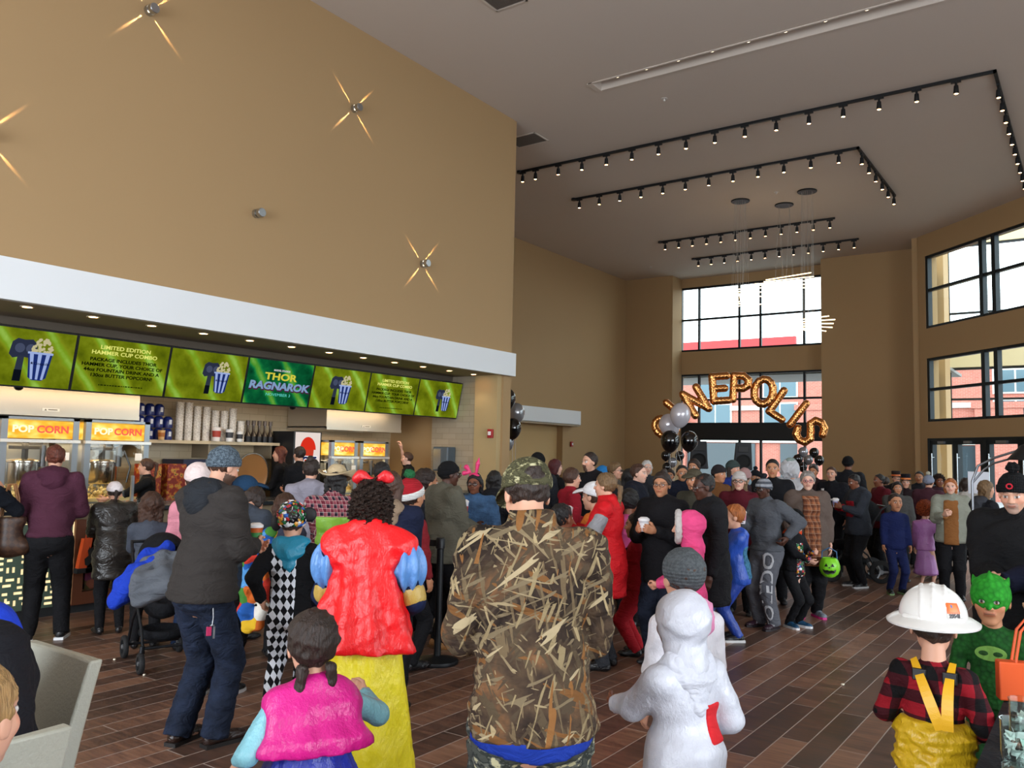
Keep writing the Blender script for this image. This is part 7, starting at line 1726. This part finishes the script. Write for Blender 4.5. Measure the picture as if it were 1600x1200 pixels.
balloon('upper pearl white balloon of the cluster left of the gold letters', 1063, 648, 14.9, .18, PEARL, 1.4, 1.2, .1)
balloon('lower pearl white balloon of the cluster left of the gold letters', 1046, 664, 15.3, .19, PEARL, 1.3, 1.1, -.3)
balloon('left black balloon under the two pearl balloons', 1047, 689, 14.7, .165, BBLK, 1.4, 1.15)
balloon('right black balloon under the two pearl balloons', 1077, 689, 14.9, .155, BBLK, 1.4, 1.15, .1)
for i, (px, py, m_, lab) in enumerate([(1040, 712, BBLK, 'small black balloon at the base of the left cluster, leftmost'), (1051, 722, SILV, 'small silver balloon at the base of the left cluster'), (1062, 712, BBLK, 'small black balloon at the base of the left cluster, rightmost'), (1042, 730, BBLK, 'small black balloon lowest in the left cluster')]): balloon(lab, px, py, 15.4, .085, m_, .9, 1.05)
for i, (px, py, m_, lab) in enumerate([(1255, 706, SILV, 'silver balloon at the top left of the right cluster'), (1272, 707, BBLK, 'black balloon at the top right of the right cluster'), (1247, 717, BBLK, 'black balloon at the left of the right cluster'), (1263, 718, SILV, 'silver balloon in the middle of the right cluster'), (1280, 719, BBLK, 'black balloon at the right of the right cluster'),
                                       (1254, 729, BBLK, 'black balloon low in the left of the right cluster'), (1271, 732, SILV, 'silver balloon low in the right cluster')]): balloon(lab, px, py, 15.3+.25*(i % 2), .088, m_, .9, 1.05)
balloon('black balloon highest behind the tan column, half hidden', 792, 623, 15.1, .16, BBLK, 1.7, 1.2); balloon('silver balloon between two black ones beside the tan column', 806, 645, 15.6, .165, SILV, 1.6, 1.15)
balloon('black balloon below the silver one beside the tan column', 801, 669, 15.05, .155, BBLK, 1.4, 1.2); balloon('silver balloon lowest behind the tan column', 791, 690, 15.6, .15, SILV, 1.2, 1.2)
S2 = .5
LET = {'N': [[(-.3, -.5), (-.3, .5)], [(-.3, .5), (.3, -.5)], [(.3, -.5), (.3, .5)]], 'E': [[(-.28, -.5), (-.28, .5)], [(-.28, .5), (.3, .5)], [(-.28, 0), (.18, 0)], [(-.28, -.5), (.3, -.5)]],
       'P': [[(-.28, -.5), (-.28, .5)], [(-.28, .5), (.1, .5), (.3, .35), (.3, .12), (.1, -.02), (-.28, -.02)]], 'O': [[(.36*math.cos(a), .5*math.sin(a)) for a in [2*PI*k/14 for k in range(15)]]],
       'L': [[(-.25, .5), (-.25, -.5)], [(-.25, -.5), (.32, -.5)]], 'I': [[(0, .55), (0, -.55)]], 'S': [[(.3, .36), (.12, .52), (-.12, .52), (-.3, .36), (-.26, .14), (0, .02), (.26, -.12), (.3, -.36), (.12, -.52), (-.12, -.52), (-.3, -.36)]],
       'C': [[(.38*math.cos(a), .5*math.sin(a)) for a in [PI*.25+1.5*PI*k/12 for k in range(13)]]]}
prevp = None
for i, (chh, px, py, D, rot, s_) in enumerate([('C', 1040, 668, 15.6, 60, .42), ('I', 1054, 640, 15.5, 50, .36), ('N', 1087, 627, 15.0, 30, .44), ('E', 1125, 607, 15.0, 4, .44), ('P', 1157, 606, 15.0, -3, .43), ('O', 1193, 612, 15.0, -9, .45), ('L', 1222, 632, 15.0, -34, .45), ('I', 1247, 647, 15.0, -36, .42), ('S', 1266, 674, 15.0, -65, .46)]):
    q = camw(px, py, D); G = Body(); ra = math.radians(rot)
    for stl in LET[chh]:
        for p, r_ in zip(stl, stl[1:]):
            f_ = lambda u: np.array([(u[0]*math.cos(ra)-u[1]*math.sin(ra))*s_, 0, (u[0]*math.sin(ra)+u[1]*math.cos(ra))*s_]); G.cone(f_(p), f_(r_), .068, .068, .010)
    o = sdf_thing('letter_balloon', G, GOLD, {'C': 'rose gold foil letter C balloon mostly hidden behind the pearl balloons'}.get(chh, 'rose gold foil letter '+chh+' balloon in the arch'+(', behind the pearl balloons' if i == 1 else (', next to the last letter' if i == 7 else ''))), 'balloon', res=.011, disp=lambda X, Y, Z: .003*np.sin(X*95)*np.sin(Z*90))
    o.location = tuple(q); o.rotation_euler = (0, 0, math.radians(35.2)-math.atan((px-800)/FPX))
    tag(o, group='foil letters of the balloon arch')
# ------------------------------------------------------------------ things in hands
def held(p, label, h=.16, which='both', dz=-.05, **k):
    g_ = p['grip']; q = (g_['L']+g_['R'])/2 if which == 'both' else g_[which]
    return cup(label, (q[0], q[1], q[2]+dz), h, .030, .043, **k)
held(BEAN, 'orange and green printed drink cup held by the bearded man', .14, 'R', -.04, col='#c8622a', stripe='#3f8a4a')
held(DEN, 'white and red drink cup held by the denim jacket woman', .15, 'R', -.03, col='#e4e4ea', stripe='#b8343a')
held(RED, 'white and red popcorn cup held by the woman in the red jacket', .17, 'both', -.04, col='#e8e6ea', stripe='#b0242c')
held(GLA, 'small clear lidded cup held by the woman in glasses', .09, 'both', -.03, col='#c9c9cc', stripe='#e8e8ea')
held(TOL, 'white and pink cup held by the person in the striped pom-pom beanie', .11, 'R', -.03, col='#e8e2e8', stripe='#d88a9c')
held(GRH, 'small white cup held by the man in the graphite hoodie', .10, 'both', -.03, col='#dcdce6', stripe='#8a8ab4')
g_ = DEN['grip']['R']; nb = thing('paper_napkin', 'white paper napkin beside the denim jacket woman, pointing to the left', 'napkin', (g_[0]-.08, g_[1]-.06, g_[2]-.07), .5)
MB().add([(-.12, 0, .05), (.0, 0, .0), (.02, .03, -.02), (-.1, .02, .0)], [(0, 1, 2, 3)]).build('sheet', mat('#d9dbe0', .7, name='paper'), nb).modifiers.new('s', 'SOLIDIFY').thickness = .004
# key ring on the jeans
kq = camw(333, 950, 4.62); kr = thing('key_ring', 'key ring with a pink fob hanging from the jeans pocket', 'keys', tuple(kq), math.radians(59))
MB().tube([(0, 0, .0), (.004, 0, -.05), (0, 0, -.09)], .003, 6).lathe([(.012, -.09), (.015, -.09), (.015, -.094), (.012, -.094)]).build('chain', STEEL, kr, True)
MB().box(-.03, -.002, -.004, .004, -.15, -.10, .003).build('fob', mat('#b82a5a', .4, name='pink_fob'), kr); MB().box(.006, .016, -.002, .002, -.165, -.10).build('key', STEEL, kr)
